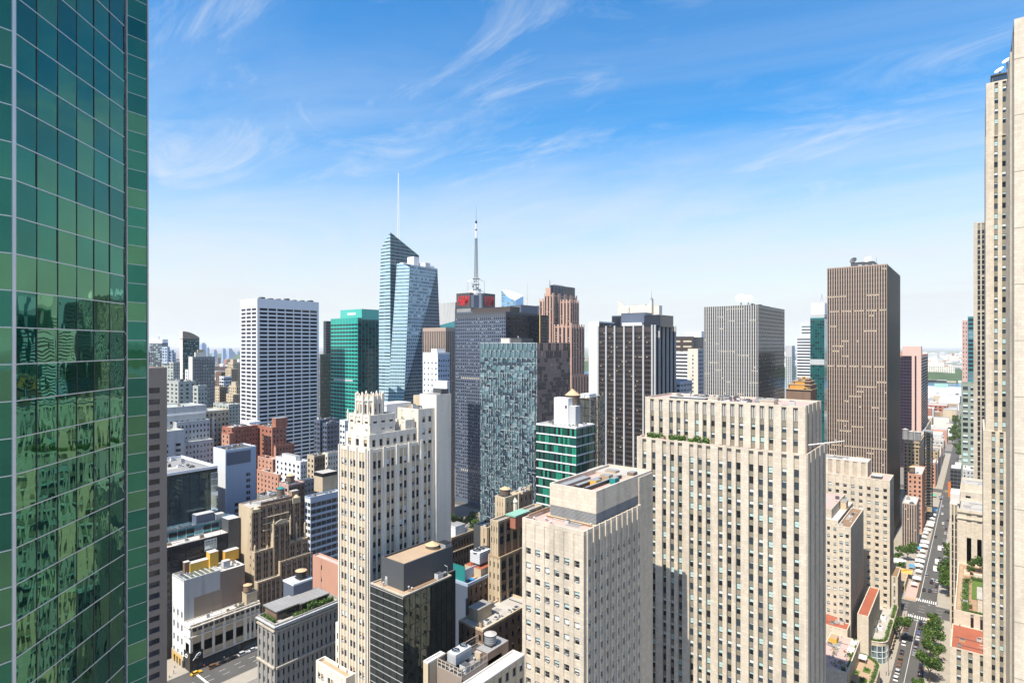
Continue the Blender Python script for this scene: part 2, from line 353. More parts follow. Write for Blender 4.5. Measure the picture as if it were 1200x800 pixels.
class Bld:
    """One building: an Empty at its foot; wall, roof, cornice ... are children; windows are recorded and made at the end."""
    def __init__(s, name, label, X, Y, cat='building', group=None):
        s.root = tag(empty(name, (X, Y, 0)), label, cat, group); s.p = {}; s.wins = []; s.single = []; BUILDINGS.append(s)
    def part(s, n): return s.p.setdefault(n, MB())
    def one(s, n, under=None):
        mb = MB(); mb.under = under; s.single.append((n, mb)); return mb
    def window(s, O, U, Nn, u0, u1, v0, v1, w, st, var=None): s.wins.append((O, U, Nn, u0, u1, v0, v1, w, st, R.randrange(NV) if var is None else var % NV))
    def plate(s, fr, u0, u1, v0, v1, w0, w1, mt, sides='flrt', part='wall'):
        (ox, oy), (ux, uy), (nx, ny) = fr; mb = s.part(part)
        P = lambda u, v, w: (ox + ux * u + nx * w, oy + uy * u + ny * w, v)
        if 'f' in sides: mb.poly([P(u0, v0, w1), P(u1, v0, w1), P(u1, v1, w1), P(u0, v1, w1)], mt)
        if 'k' in sides: mb.poly([P(u1, v0, w0), P(u0, v0, w0), P(u0, v1, w0), P(u1, v1, w0)], mt)
        if 'l' in sides: mb.poly([P(u0, v0, w0), P(u0, v0, w1), P(u0, v1, w1), P(u0, v1, w0)], mt)
        if 'r' in sides: mb.poly([P(u1, v0, w1), P(u1, v0, w0), P(u1, v1, w0), P(u1, v1, w1)], mt)
        if 't' in sides: mb.poly([P(u0, v1, w1), P(u1, v1, w1), P(u1, v1, w0), P(u0, v1, w0)], mt)
        if 'b' in sides: mb.poly([P(u0, v0, w0), P(u1, v0, w0), P(u1, v0, w1), P(u0, v0, w1)], mt)
    def facade(s, fr, W, z0, z1, fa, ztop):
        d = fa.get('d', .35); sd = fa.get('sd', .10); wall = fa['wall']; span = fa.get('span', wall); st = fa.get('st', 'dark')
        cols = fa['cols'](W) if callable(fa['cols']) else fa['cols']
        rows = fa['rows'](max(z0, fa.get('zlow', z0)), z1) if callable(fa['rows']) else [(a, b) for a, b in fa['rows'] if a > z0 and b < z1]
        pd = fa.get('pd', 0.0)                                   # how far the piers stand proud
        edge = 0.0
        for k, (a, b) in enumerate(cols + [(W, W)]):
            pt = fa.get('ptop', 0)
            s.plate(fr, edge, a, z0, z1, -d, 0, wall, 'flr')
            if pd and a - edge > .05:
                s.plate(fr, edge + .05, a - .05, z0, ztop + pt, -.02, pd, wall, 'flrtk')
            edge = b
        vf = fa.get('var')
        for i, (a, b) in enumerate(cols):
            lo = z0
            for j, (v0, v1) in enumerate(reversed(rows)):
                if v0 > lo: s.plate(fr, a, b, lo, v0, -d, -sd, span, 'ftb')
                sst = st(i, j) if callable(st) else st
                s.window(fr[0], fr[1], fr[2], a, b, v0, v1, -d + .03, sst, vf(i, j) if vf else None); lo = v1
            s.plate(fr, a, b, lo, z1, -d, -sd, fa.get('top', span), 'fb')
        for zc, hh, pr in fa.get('bands', ()):
            s.plate(fr, 0, W + (pr if fa.get('wrap') else 0), zc, zc + hh, -.05, pr, fa.get('bandmat', wall), 'flrtb', part='cornice')
    def tier(s, X0, X1, Y0, Y1, z0, z1, E=None, N=None, S=None, Wt=None, wall='lime', roof='roofgrey', par=1.0, parm=None, part='wall'):
        d = .35; zp = z1 - par
        frs = {'E': (((X0, Y0), (1, 0), (0, -1)), X1 - X0), 'N': (((X1, Y0 + d), (0, 1), (1, 0)), Y1 - Y0 - d),
               'S': (((X0, Y1), (0, -1), (-1, 0)), Y1 - Y0 - d), 'W': (((X1 - d, Y1), (-1, 0), (0, 1)), X1 - X0 - 2 * d)}
        for k, fa in (('E', E), ('N', N), ('S', S), ('W', Wt)):
            fr, W = frs[k]
            if fa: s.facade(fr, W, z0, zp, fa, z1)
            else: s.plate(fr, 0, W, z0, zp, -d, 0, wall, 'f')
        pm = parm or wall; t = .4; e = .004; mb = s.one('parapet')
        for x0, x1, y0, y1 in ((X0, X1, Y0, Y0 + t), (X0, X1, Y1 - t, Y1), (X0, X0 + t, Y0 + t, Y1 - t), (X1 - t, X1, Y0 + t, Y1 - t)):
            mb.box(x0, x1, y0, y1, zp, z1, pm, bottom=False)
        s.one('roof').poly([(X0 + .1, Y0 + .1, zp + .05), (X1 - .1, Y0 + .1, zp + .05), (X1 - .1, Y1 - .1, zp + .05), (X0 + .1, Y1 - .1, zp + .05)], roof)
        if dep((X0 + X1) / 2, (Y0 + Y1) / 2) < 430 and X1 - X0 > 5 and Y1 - Y0 > 5 and KIT:
            z = zp + .06; W, H = X1 - X0 - 1.4, Y1 - Y0 - 1.4; q = random.Random(int(X0 * 7 + Y0 * 3))
            for i in range(4):
                a, c, w, h = q.random(), q.random(), W * q.uniform(.1, .35), H * q.uniform(.08, .3); x, y = X0 + .7 + (W - w) * a, Y0 + .7 + (H - h) * c
                s.one('roof_patch').poly([(x, y, z + i * .006), (x + w, y + .2, z + i * .006), (x + w * .96, y + h, z + i * .006), (x + .1, y + h * .95, z + i * .006)], q.choice(['roofgrey', 'roofdark', 'rooflight', 'roofgrey']))
            for i in range(2):
                y = Y0 + .8 + H * q.random(); p = s.one('roof_pipe'); xa, xb = X0 + .6 + W * q.uniform(0, .3), X0 + .6 + W * q.uniform(.6, 1); p.bar((xa, y, z + .22), (xb, y, z + .22), .09, q.choice(['lgrey', 'dgrey', 'steel']), 5); p.bar((xa, y, z), (xa, y, z + .3), .1, 'dgrey'); p.bar((xb, y, z), (xb, y, z + .3), .1, 'dgrey')
            for i in range(3):
                w, h = q.uniform(.7, 1.8), q.uniform(.7, 2.2); x, y = X0 + .7 + (W - w) * q.random(), Y0 + .7 + (H - h) * q.random(); p = s.one('roof_unit'); t = q.uniform(.5, 1.5); mt = q.choice(['lgrey', 'grey', 'dgrey', 'steel', 'tan']); p.box(x, x + w, y, y + h, z - .02, z + t, mt); p.box(x + .12, x + w - .12, y + .12, y + h - .12, z + t, z + t + .14, 'dgrey')
            for i in range(3):
                x, y = X0 + .8 + W * q.random(), Y0 + .8 + H * q.random(); p = s.one('roof_vent'); hh = q.uniform(.5, 1.2); p.cyl(x, y, z - .02, z + hh, .16, .16, 6, 'steel'); p.cyl(x, y, z + hh, z + hh + .2, .3, .22, 6, 'lgrey')
        return zp + .05
    def units(s, X0, X1, Y0, Y1, z, n, big=1.0, mats=('lgrey', 'grey', 'dgrey')):
        for i in range(n):
            w, l, h = R.uniform(1.2, 3.2) * big, R.uniform(1.2, 4) * big, R.uniform(.8, 2.2) * big
            if X1 - X0 < w + .5 or Y1 - Y0 < l + .5: continue
            x, y = R.uniform(X0 + w / 2, X1 - w / 2), R.uniform(Y0 + l / 2, Y1 - l / 2); mt = R.choice(mats); mb = s.one('roof_unit')
            mb.box(x - w / 2, x + w / 2, y - l / 2, y + l / 2, z + .15, z + h, mt, R.choice(['lgrey', 'roofwhite', mt]))
            mb.box(x - w * .3, x + w * .3, y - l * .3, y + l * .3, z + h, z + h + .25, 'dgrey')
            mb.box(x - w * .35, x - w * .3, y - l * .4, y + l * .4, z - .03, z + .15, 'dgrey'); mb.box(x + w * .3, x + w * .35, y - l * .4, y + l * .4, z - .03, z + .15, 'dgrey')
    def penthouse(s, X0, X1, Y0, Y1, z0, z1, wall, roof=None, name='penthouse'):
        mb = s.one(name); mb.box(X0, X1, Y0, Y1, z0 - .02, z1, wall, roof or 'roofgrey')
        mb.box(X0 - .15, X1 + .15, Y0 - .15, Y1 + .15, z1, z1 + .35, wall, roof or 'roofgrey')
    def finish(s):
        made = {n: mb.build(n, s.root) for n, mb in s.p.items()}
        for n, mb in s.single:
            o = mb.build(n, s.root)
            if o and getattr(mb, 'under', None) and made.get(mb.under): o.parent = made[mb.under]
def even(n, wf=.5, edge=0.0):
    def f(W):
        e = edge if edge < W / 4 else 0; b = (W - 2 * e) / n; return [(e + b * (i + .5) - b * wf / 2, e + b * (i + .5) + b * wf / 2) for i in range(n)]
    return f
def pairs(n, wf=.28, gap=.1, edge=0.0):
    def f(W):
        b = (W - 2 * edge) / n; o = []
        for i in range(n):
            c = edge + b * (i + .5); o += [(c - b * (gap / 2 + wf), c - b * gap / 2), (c + b * gap / 2, c + b * (gap / 2 + wf))]
        return o
    return f
def rows(pitch, h, top=1.2, skip=()):
    def f(z0, z1):
        o = []; v = z1 - top; i = 0
        while v - h > z0 + .8:
            if i not in skip: o.append((v - h, v))
            v -= pitch; i += 1
        return o
    return f
def fac(wall, n, wf, pitch, h, st, top=1.2, span=None, edge=0.0, **k):
    return dict(wall=wall, span=span or wall, cols=even(n, wf, edge), rows=rows(pitch, h, top), st=st, **k)
def make_windows():
    """Every building's windows: the hundred that show largest are objects, the rest of that building is one part."""
    bpy.context.view_layer.update(); dg = bpy.context.evaluated_depsgraph_get(); eye = Vector((0, 0, EYE)); cache = {}
    k = 1024 / 1200
    for b in BUILDINGS:
        cand = []
        for i, (O, U, Nn, u0, u1, v0, v1, w, st, var) in enumerate(b.wins):
            um = (u0 + u1) / 2; x, y, z = O[0] + U[0] * um + Nn[0] * w, O[1] + U[1] * um + Nn[1] * w, (v0 + v1) / 2
            if x * Nn[0] + y * Nn[1] > -1: continue
            px, py, d = proj(x, y, z)
            if d < 2 or not (-8 < px < 1208 and -8 < py < 808): continue
            c = -(x * Nn[0] + y * Nn[1]) / math.sqrt(x * x + y * y + (z - EYE) ** 2)
            a = (u1 - u0) * (v1 - v0) * c * (F * k / d) ** 2
            if a > 2.2: cand.append((-a, i, Vector((x + Nn[0] * .3, y + Nn[1] * .3, z))))
        cand.sort(key=lambda c: c[:2]); pick = set(); tries = 0
        for a, i, P in cand:
            if len(pick) >= 100 or tries > 1500: break
            tries += 1; dv = P - eye; L_ = dv.length
            hit, loc, *_ = scene.ray_cast(dg, eye, dv / L_, distance=L_ - .45)
            if not hit: pick.add(i)
        rest = MB()
        for i, (O, U, Nn, u0, u1, v0, v1, w, st, var) in enumerate(b.wins):
            W, H = u1 - u0, v1 - v0
            if i in pick:
                key = (st, round(W, 2), round(H, 2), var)
                if key not in cache:
                    mb = MB(); emit_window(mb, lambda u, v, dd: (u - W / 2, -dd, v), W, H, st, var); cache[key] = mb.mesh('window')
                o = bpy.data.objects.new('window', cache[key]); C.objects.link(o); o.parent = b.root
                um = (u0 + u1) / 2; lx, ly, lz = b.root.location
                o.matrix_local = Matrix(((U[0], -Nn[0], 0, O[0] + U[0] * um + Nn[0] * w - lx), (U[1], -Nn[1], 0, O[1] + U[1] * um + Nn[1] * w - ly), (0, 0, 1, v0 - lz), (0, 0, 0, 1)))
            else:
                def T(u, v, dd): return (O[0] + U[0] * (u0 + u) + Nn[0] * (w + dd), O[1] + U[1] * (u0 + u) + Nn[1] * (w + dd), v0 + v)
                emit_window(rest, T, W, H, st, var)
        if rest.f: tag(rest.build('window_grid', b.root), kind='stuff')
def facet(b, pts, pitch, hf, bay, wallm, winm, wf=.9, proud=.06, part='wall', zmin=-1):
    """A flat (often tilted) face of a glass tower: one wall polygon and, floor by floor, window panes just proud of it."""
    P = [Vector(p) for p in pts]; wmb = b.part(part)
    n = (P[1] - P[0]).cross(P[2] - P[0]).normalized()
    if n.dot(Vector((0, 0, EYE)) - P[0]) < 0: n = -n
    zlo, zhi = min(p.z for p in P), max(p.z for p in P); out = []
    def cut(z):
        X = []
        for i in range(len(P)):
            a, c = P[i], P[(i + 1) % len(P)]
            if abs(a.z - c.z) > 1e-6 and min(a.z, c.z) - 1e-6 <= z <= max(a.z, c.z) + 1e-6: X.append(a.lerp(c, (z - a.z) / (c.z - a.z)))
        if len(X) < 2: return None
        side = Vector((-n.y, n.x, 0)); X.sort(key=lambda p: p.dot(side)); return X[0], X[-1]
    lv = [zhi - 1e-4]; zz = zhi - pitch * .25
    while zz > zlo + .01: lv.append(zz); zz -= pitch
    lv.append(zlo + 1e-4); cs = [cut(q) for q in lv]
    for A, B in zip(cs[1:], cs):
        if A and B: wmb.poly([A[0], A[1], B[1], B[0]], wallm)
    z = zhi - pitch * .5
    while z - pitch * hf > max(zlo, zmin):
        A, B = cut(z - pitch * hf), cut(z)
        if A and B:
            nb = max(1, round((B[1] - B[0]).length / bay)); m = (1 - wf) / 2
            for i in range(nb):
                s0, s1 = (i + m) / nb, (i + 1 - m) / nb
                out.append([A[0].lerp(A[1], s0) + n * proud, A[0].lerp(A[1], s1) + n * proud, B[0].lerp(B[1], s1) + n * proud, B[0].lerp(B[1], s0) + n * proud])
        z -= pitch
    keep = []; rest = MB()
    for q in out:
        c = sum(q, Vector()) / 4; px, py, d = proj(*c); mt = winm[R.randrange(len(winm))]
        if 0 < px < 1200 and py < 800: keep.append((d, q, mt))
        else: rest.poly(q, mt)
    b.fq = getattr(b, 'fq', []) + keep; b.fr = getattr(b, 'fr', None) or MB()
    for mt, f in zip(rest.mi, rest.f): b.fr.poly([rest.v[i] for i in f], rest.ms[mt])
def finish_facets(b, limit=100):
    def area(t): return -((t[1][1] - t[1][0]).cross(t[1][3] - t[1][0])).length / t[0] ** 2
    b.fq.sort(key=area)
    for i, (d, q, mt) in enumerate(b.fq):
        if i < limit: mb = MB(); mb.poly(q, mt); mb.build('window', b.root)
        else: b.fr.poly(q, mt)
    if b.fr.f: tag(b.fr.build('window_grid', b.root), kind='stuff')
# ------------------------------------------------------------------ ground, streets, river, far shore
def ground():
    mb = MB(); mb.box(-40000, 40000, -40000, 40000, -3, 0, mat('city_ground', (0.22, 0.20, 0.18), var=.25, scale=.01, fine=.15)); structure('ground', mb)
    z = .004
    def sheet(name, rects, mt, z):
        mb = MB()
        for x0, x1, y0, y1 in rects: mb.poly([(x0, y0, z), (x1, y0, z), (x1, y1, z), (x0, y1, z)], mt)
        structure(name, mb)
    sheet('street', [(-30.5, -19, 230, 394), (-28, -18.5, 412, 1900), (-282, -262, 60, 420), (-196, -178, 60, 394), (-112, -96, 60, 394)], 'asphalt', .02)
    sheet('avenue', [(-700, 300, 394, 412), (-700, 300, 732, 750), (-330, 100, 1010, 1026)], 'asphalt', .028)
    def walk(name, rects):
        mb = MB()
        for x0, x1, y0, y1 in rects: mb.box(x0, x1, y0, y1, 0, .14, 'walk')
        structure(name, mb)
    walk('pavement', [(-40, -30.5, 230, 394), (-19, 14, 230, 394), (-60, -28, 412, 732), (-18.5, 14, 412, 732), (-40, -28, 750, 1000), (-18.5, 0, 750, 1000)])
    walk('sidewalk', [(-345, -282, 60, 160), (-282.0, -275.5, 160.0, 394), (-262, -253, 60, 394)])
    lines = []
    def L(x0, x1, y0, y1): lines.append((x0, x1, y0, y1))
    L(-25.45, -25.3, 232, 388); L(-26.6, -26.4, 416, 720); L(-22, -21.85, 232, 300)
    for i in range(11):
        L(-30 + i * 1.0, -29.5 + i * 1.0, 387.5, 391.5); L(-29 + i * 1.0, -28.5 + i * 1.0, 414.5, 419)
    for yy in (398.4, 402.8, 407.2):
        for x in range(-66, 40, 8): L(x, x + 3, yy, yy + .15)
    L(-29, -19.5, 384.5, 385)
    for xx in (-272.1, -268):
        for y in range(110, 240, 7): L(xx, xx + .15, y, y + 3)
    L(-281, -263, 116, 117)
    for yy in (737, 745): L(-27, -19, yy, yy + .5)
    sheet('road_markings', lines, 'line', .034)
    m, nt, p, N, Lk = node_mat('river_water'); p.inputs['Base Color'].default_value = (.06, .17, .30, 1); p.inputs['Roughness'].default_value = .22
    g = N('ShaderNodeNewGeometry'); n = N('ShaderNodeTexNoise'); n.inputs['Scale'].default_value = .05; Lk(g.outputs['Position'], n.inputs[0])
    bn = N('ShaderNodeBump'); bn.inputs['Strength'].default_value = .5; bn.inputs['Distance'].default_value = 2; Lk(n.outputs[0], bn.inputs['Height']); Lk(bn.outputs[0], p.inputs['Normal'])
    sheet('river', [(-9000, 6000, on_x(1120, -5) and 2010, 2840)], m, .04)
    # the far bank: a wooded bluff with a town on top
    mb = MB(); r = random.Random(3); hill = mat('bluff_woods', (0.05, 0.085, 0.03), var=.45, scale=.02, fine=.3)
    xs = list(range(-7000, 5001, 60))
    def prof(y, h, jit): return [(x, y + r.uniform(-jit, jit), h + r.uniform(-.12, .12) * h) for x in xs]
    A, B_, Cc, Dd = [(x, 2848 + 8 * math.sin(x * .02), 0.3) for x in xs], prof(2905, 22, 10), prof(2990, 46, 12), prof(3300, 40, 10)
    for a, b in ((A, B_), (B_, Cc), (Cc, Dd)):
        for i in range(len(xs) - 1): mb.poly([a[i], a[i + 1], b[i + 1], b[i]], hill)
    last = Dd; flat = [(x, 16000, 30) for x in xs]
    town = mat('far_town_ground', (0.20, 0.22, 0.17), var=.4, scale=.01, fine=.3)
    for i in range(len(xs) - 1): mb.poly([last[i], last[i + 1], flat[i + 1], flat[i]], town)
    structure('hills', mb)
    mb = MB(); r = random.Random(5)
    for i in range(1500):
        x = r.uniform(-900, 500) if i < 1000 else r.uniform(-6000, 400); y = r.uniform(3000, 9000); w = r.uniform(12, 60); dd = r.uniform(12, 30)
        h = r.uniform(6, 16) if r.random() < .9 else r.uniform(20, 48); z = 38
        mb.box(x - w / 2, x + w / 2, y, y + dd, z, z + h, r.choice(['white', 'lgrey', 'tan2', 'red', 'grey', 'cream', 'lgrey', 'whitepaint']), 'rooflight', bottom=False)
    for i in range(60):
        x = r.uniform(-500, 300); w = r.uniform(15, 50)
        mb.box(x - w / 2, x + w / 2, 2850, 2862, .1, r.uniform(5, 12), r.choice(['white', 'lgrey', 'tan2']), bottom=False)
    tag(mb.build('far_town'), 'pale town of low blocks on the wooded bluff across the river', 'town', kind='stuff')
    mb = MB(); r = random.Random(9)
    for i in range(420):                                           # low roofs to the south-west, seen as one mass between the towers
        px = r.uniform(165, 300); D = r.uniform(900, 4200); X, Y = at(px, D); w = r.uniform(14, 46); dd = r.uniform(14, 40); h = r.uniform(14, 62)
        mb.box(X - w / 2, X + w / 2, Y - dd / 2, Y + dd / 2, 0, h, r.choice(['tan', 'brown', 'tan2', 'lgrey', 'cream', 'terra', 'red', 'grey', 'white']), r.choice(['rooflight', 'roofgrey', 'roofwhite']), bottom=False)
    for i in range(260):
        X = r.choice([-1, 1]) * r.uniform(11, 170) - 23; Y = r.uniform(1040, 1960); w = r.uniform(10, 26); dd = r.uniform(14, 40); h = r.uniform(9, 24)
        if abs(X + 23) < w / 2 + 8: X = -23 + math.copysign(w / 2 + 9, X + 23)
        mb.box(X - w / 2, X + w / 2, Y - dd / 2, Y + dd / 2, 0, h, r.choice(['tan', 'pinkbrick', 'tan2', 'lgrey', 'cream', 'terra', 'red', 'white']), r.choice(['rooflight', 'roofgrey', 'roofwhite', 'roofwhite']), bottom=False)
    tag(mb.build('far_rooftops'), 'mass of low roofs far down the streets', 'rooftops', kind='stuff')
ground()

# ------------------------------------------------------------------ towers and blocks
def tower(name, label, s, fe=None, fn=None, z0=0, zlow=None, wall='lime', roof='roofgrey', par=1.2, units=0, group=None, parm=None):
    X0, X1, Y0, Y1, Z = s; b = Bld(name, label, (X0 + X1) / 2, (Y0 + Y1) / 2, group=group)
    for fa in (fe, fn):
        if fa is not None and zlow is not None: fa['zlow'] = zlow
    b.s = s; zr = b.tier(X0, X1, Y0, Y1, z0, Z, E=fe, N=fn, wall=wall, roof=roof, par=par, parm=parm); b.zr = zr
    if units: b.units(X0 + 2, X1 - 2, Y0 + 2, Y1 - 2, zr, units, 1.0 if dep(X1, Y0) < 300 else 1.6)
    return b

# --- green mirror-glass tower on the left, with its saw-tooth side
def green_tower():
    b = Bld('glass_tower', 'green mirror glass office tower with silver grid filling the left edge', -75, 20)
    P1, P2 = at(15, 28), at(145, 37.2); a = Vector((P2[0] - P1[0], P2[1] - P1[1])); L = a.length; a /= L
    n = (a.y, -a.x)
    if n[0] < 0: n = (-n[0], -n[1])
    P3 = at(147.7, 54); ang = math.radians(31.2); f = (math.sin(ang), math.cos(ang)); a3 = (f[0] * CT - f[1] * ST, f[0] * ST + f[1] * CT)
    n3 = (a3[1], -a3[0]); W3 = 1.85
    P4 = (P3[0] + a3[0] * W3, P3[1] + a3[1] * W3)
    P0 = (P1[0] - a3[0] * 10, P1[1] - a3[1] * 10)
    ztop, ztop2 = 177.5, 186; pitch = 1.78; zref = hz(30.7, 37.2)
    k0 = math.floor(zref / pitch); zs = [zref + pitch * k for k in range(-k0, int((ztop - zref) / pitch) + 1)]
    body = b.part('core'); bk = lambda p, q: (p[0] - CT * q, p[1] - ST * q); Q2 = bk(P2, 4)
    body.prism([P0, P1, P2, Q2, bk(P0, 5)], 0, ztop, 'black'); body.prism([P2, P3, P4, bk(P4, 4), Q2], 0, ztop2, 'black')
    blk = b.part('dark_mullion'); post = b.part('corner_post')
    def grid(O, U, Nn, W, nc, zl, nudge=.02):
        fr = ((O[0], O[1]), (U[0], U[1]), (Nn[0], Nn[1])); cw = W / nc
        for j in range(len(zl) - 1):
            for i in range(nc): b.window(fr[0], fr[1], fr[2], i * cw + .015, (i + 1) * cw - .015, zl[j] + .015, zl[j + 1] - .015, .02, 'coat')
        for z in zl: b.plate(fr, 0, W, z - .026, z + .026, 0, .05, 'silver', 'ftb', part='silver_mullion')
        for i in range(nc + 1): b.plate(fr, max(0, i * cw - .024), min(W, i * cw + .024), zl[0], zl[-1], 0, .05, 'frame_d', 'flr', part='dark_mullion')
    grid(P1, a, n, L, 6, zs); grid(P0, a3, n3, 10, 6, zs)
    rv = Vector((P3[0] - P2[0], P3[1] - P2[1])); RL = rv.length; rv /= RL; rn = (rv.y, -rv.x); rn = rn if rn[0] > 0 else (-rn[0], -rn[1]); grid(P2, rv, rn, RL, 9, zs)
    zr3 = hz(17.5, 54); zs3 = [zr3 + 1.78 * k for k in range(-int(zr3 / 1.78), 12)]
    grid(P3, a3, n3, W3, 1, [z for z in zs3 if z < ztop2])
    for P, r in ((P1, .09), (P3, .07), (P4, .10)): post.cyl(P[0] + n[0] * .05, P[1] + n[1] * .05, 0, ztop if P is P1 else ztop2, r, r, 8, 'silver')
    b.part('roof').poly([(*p, ztop + .02) for p in (P0, P1, P2, Q2)], 'roofgrey')
green_tower()

# --- brown ribbon-window block behind it
def ribbon_block():
    X, Y = at(195.7, 190); s = (X - 24, X, Y - 34, Y, hz(430.5, 190))
    b = tower('ribbon_window_block', 'brown concrete office block with dark ribbon windows beside the green glass tower', s,
              fac('brownconc', 2, .93, 3.68, 1.75, 'darkonly', top=5, edge=.5, sd=.02), fac('brownconc', 2, .88, 3.68, 1.75, 'darkonly', top=5.2, edge=1.2, sd=.02), wall='brownconc', roof='roofgrey', units=4)
ribbon_block()

# --- white gridded slab with curved foot
def white_slab():
    s = site(301.5, 349.5, 281.5, 373.6, 540)
    b = tower('white_slab_tower', 'broad white tower gridded with dark windows and a blank white top band', s,
              dict(wall='travertine', cols=even(3, .86, 1.2), rows=rows(3.72, 2.25, 7.6), st='darkonly', sd=.05, d=.6),
              dict(wall='travertine', cols=even(7, .90, 1.5), rows=rows(3.72, 2.25, 7.6), st='darkonly', sd=.05, d=.6), wall='travertine', roof='roofwhite', zlow=10)
    X0, X1, Y0, Y1, Z = s
    for i in range(7):
        mb = b.one('roof_unit'); y = Y0 + 6 + i * 8.5; mb.box(X1 - 9, X1 - 4, y, y + R.uniform(2, 5), b.zr, Z + R.uniform(1.2, 2.4), 'dgrey')
white_slab()

def green_office():
    s = site(419.2, 372, 387.6, 444, 600); X0, X1, Y0, Y1, Z = s
    stf = lambda i, j: 'teal' if (i * 7 + j * 3 + (j // 3) * 5) % 11 > 3 else 'darkonly'
    fe = dict(wall='emeraldlite', span='emerald', cols=even(9, .93), rows=rows(3.9, 1.7, 5.2), st='darkonly', sd=.03, d=.2)
    fn = dict(wall='emerald', span='g_teal', cols=even(6, .95), rows=rows(3.9, 1.9, 5.2), st=stf, sd=.03, d=.2)  # darker greens put this side's shade into its colours
    b = tower('emerald_office_tower', 'emerald green glass office tower with a raised green crown', s, fe, fn, wall='emerald', roof='roofgrey', zlow=20)
    xc = on_y(400.6, Y0 + 7); yc = on_x(424, X1)
    mb = b.one('crown'); mb.box(xc, X1 + .02, yc, Y1 + .02, Z - 1.5, hz(362, 606), 'emeraldlite', 'roofgrey')
    mb = b.one('sign_panel'); mb.box(xc + 13, xc + 27, yc - .25, yc - .02, hz(368.5, 606), hz(366, 606), 'whitepaint')
    mb = b.one('white_band'); fz = hz(445, 600); mb.box(X0 + 6, X1 - 8, Y0 - .3, Y0 - .02, fz - 2.2, fz, 'lgrey')
green_office()

# --- crystal tower with the tall spire
def crystal_tower():
    X, Y = at(457.3, 705); b = Bld('crystal_tower', 'tallest faceted pale glass tower with a slanted top and white spire', X, Y)
    D = 705; fl = 4.1; G = 'g_slate'; lit = ['g_mid', 'panel_teal', 'panel_dark', 'g_slate', 'panel_teal']; dk = ['g_mid', 'panel_teal', 'g_slate', 'panel_teal', 'panel_dark']
    W = mat('crystal_frame', (.40, .55, .63), rough=.35, var=.05, spec=.5); Wd = mat('crystal_frame_shaded', (.13, .21, .26), rough=.15, var=.06, spec=.5)  # Wd repeats W darker, putting the shade of these facets into the colour
    ne = at(457.3, D); se = (on_y(446.5, ne[1]), ne[1]); nw = (ne[0], on_x(491, ne[0])); sw = (se[0], nw[1])
    seb = (on_y(438.5, ne[1] - 3), ne[1] - 3)
    zt = {'ne': hz(272, D), 'se': hz(291, dep(*se)), 'nw': hz(299.5, dep(*nw))}; zsw = zt['nw'] - 6
    facet(b, [(*seb, 0), (*ne, 0), (*ne, zt['ne']), (*se, zt['se'])], fl, .38, 9, W, lit, .95)
    facet(b, [(*ne, 0), (*nw, 0), (*nw, zt['nw']), (*ne, zt['ne'])], fl, .6, 8, Wd, ['g_mid', 'g_navy', 'g_teal', 'panel_dark'], .92)
    b.part('wall').poly([(*sw, 0), (*seb, 0), (*se, zt['se']), (*sw, zsw)], Wd); b.part('wall').poly([(*nw, 0), (*sw, 0), (*sw, zsw), (*nw, zt['nw'])], Wd)
    b.part('slanted_roof').poly([(*ne, zt['ne']), (*nw, zt['nw']), (*sw, zsw), (*se, zt['se'])], 'g_slate')
    # the lower lit crystal in front
    zf = hz(310, 690); A1 = at(465.2, 694); B1 = at(480.2, 688); C1 = at(512.6, 727)
    A0 = at(449, 686); B0 = at(470, 682); C0 = at(522, 720); Bm = [B1[i] + (B0[i] - B1[i]) * .62 for i in (0, 1)]; zm = zf * .38
    BK = at(500, 760); BK2 = at(462, 735)
    facet(b, [(*A0, 0), (*B0, 0), (*B1, zf), (*A1, zf + 2)], fl, .3, 3.2, W, lit, .85)
    facet(b, [(*Bm, zm), (*C1, zf), (*B1, zf)], fl, .55, 3.4, W, dk, .62)
    facet(b, [(*B0, 0), (*C0, 0), (*C1, zf), (*Bm, zm)], fl, .6, 3.4, Wd, ['g_mid', 'g_navy', 'g_mid', 'panel_dark'], .85)
    wl = b.part('wall'); wl.poly([(*C0, 0), (*BK, 0), (*BK, zf), (*C1, zf)], Wd); wl.poly([(*BK2, 0), (*A0, 0), (*A1, zf + 2), (*BK2, zf + 2)], Wd)
    b.part('roof').poly([(*A1, zf + 1.9), (*B1, zf), (*C1, zf), (*BK, zf), (*BK2, zf + 2)], 'rooflight')
    for px, dd, w, h in ((484, 712, 12, 12), (496, 716, 16, 5), (473, 706, 6, 4), (503, 728, 10, 3)):
        x, y = at(px, dd); mb = b.one('penthouse'); mb.box(x - w / 2, x + w / 2, y - 4, y + 4, zf - .5, zf + h, 'white')
    sp = b.one('spire'); x, y = at(466.9, 722); z0 = zt['nw'] - 10; z1 = hz(203, 722)
    for i in range(3):
        t = 2 * math.pi * i / 3; sp.bar((x + 1.7 * math.cos(t), y + 1.7 * math.sin(t), z0), (x + .25 * math.cos(t), y + .25 * math.sin(t), z1), .5, 'whitepaint', r2=.28)
    for k in range(26):
        q = k / 26; z = z0 + (z1 - z0) * q; rr = 1.75 - 1.45 * q; P = [(x + rr * math.cos(2 * math.pi * i / 3), y + rr * math.sin(2 * math.pi * i / 3), z) for i in range(3)]
        for i in range(3): sp.bar(P[i], P[(i + 1) % 3], .2, 'white')
    finish_facets(b)
    return b
CRYSTAL = crystal_tower()

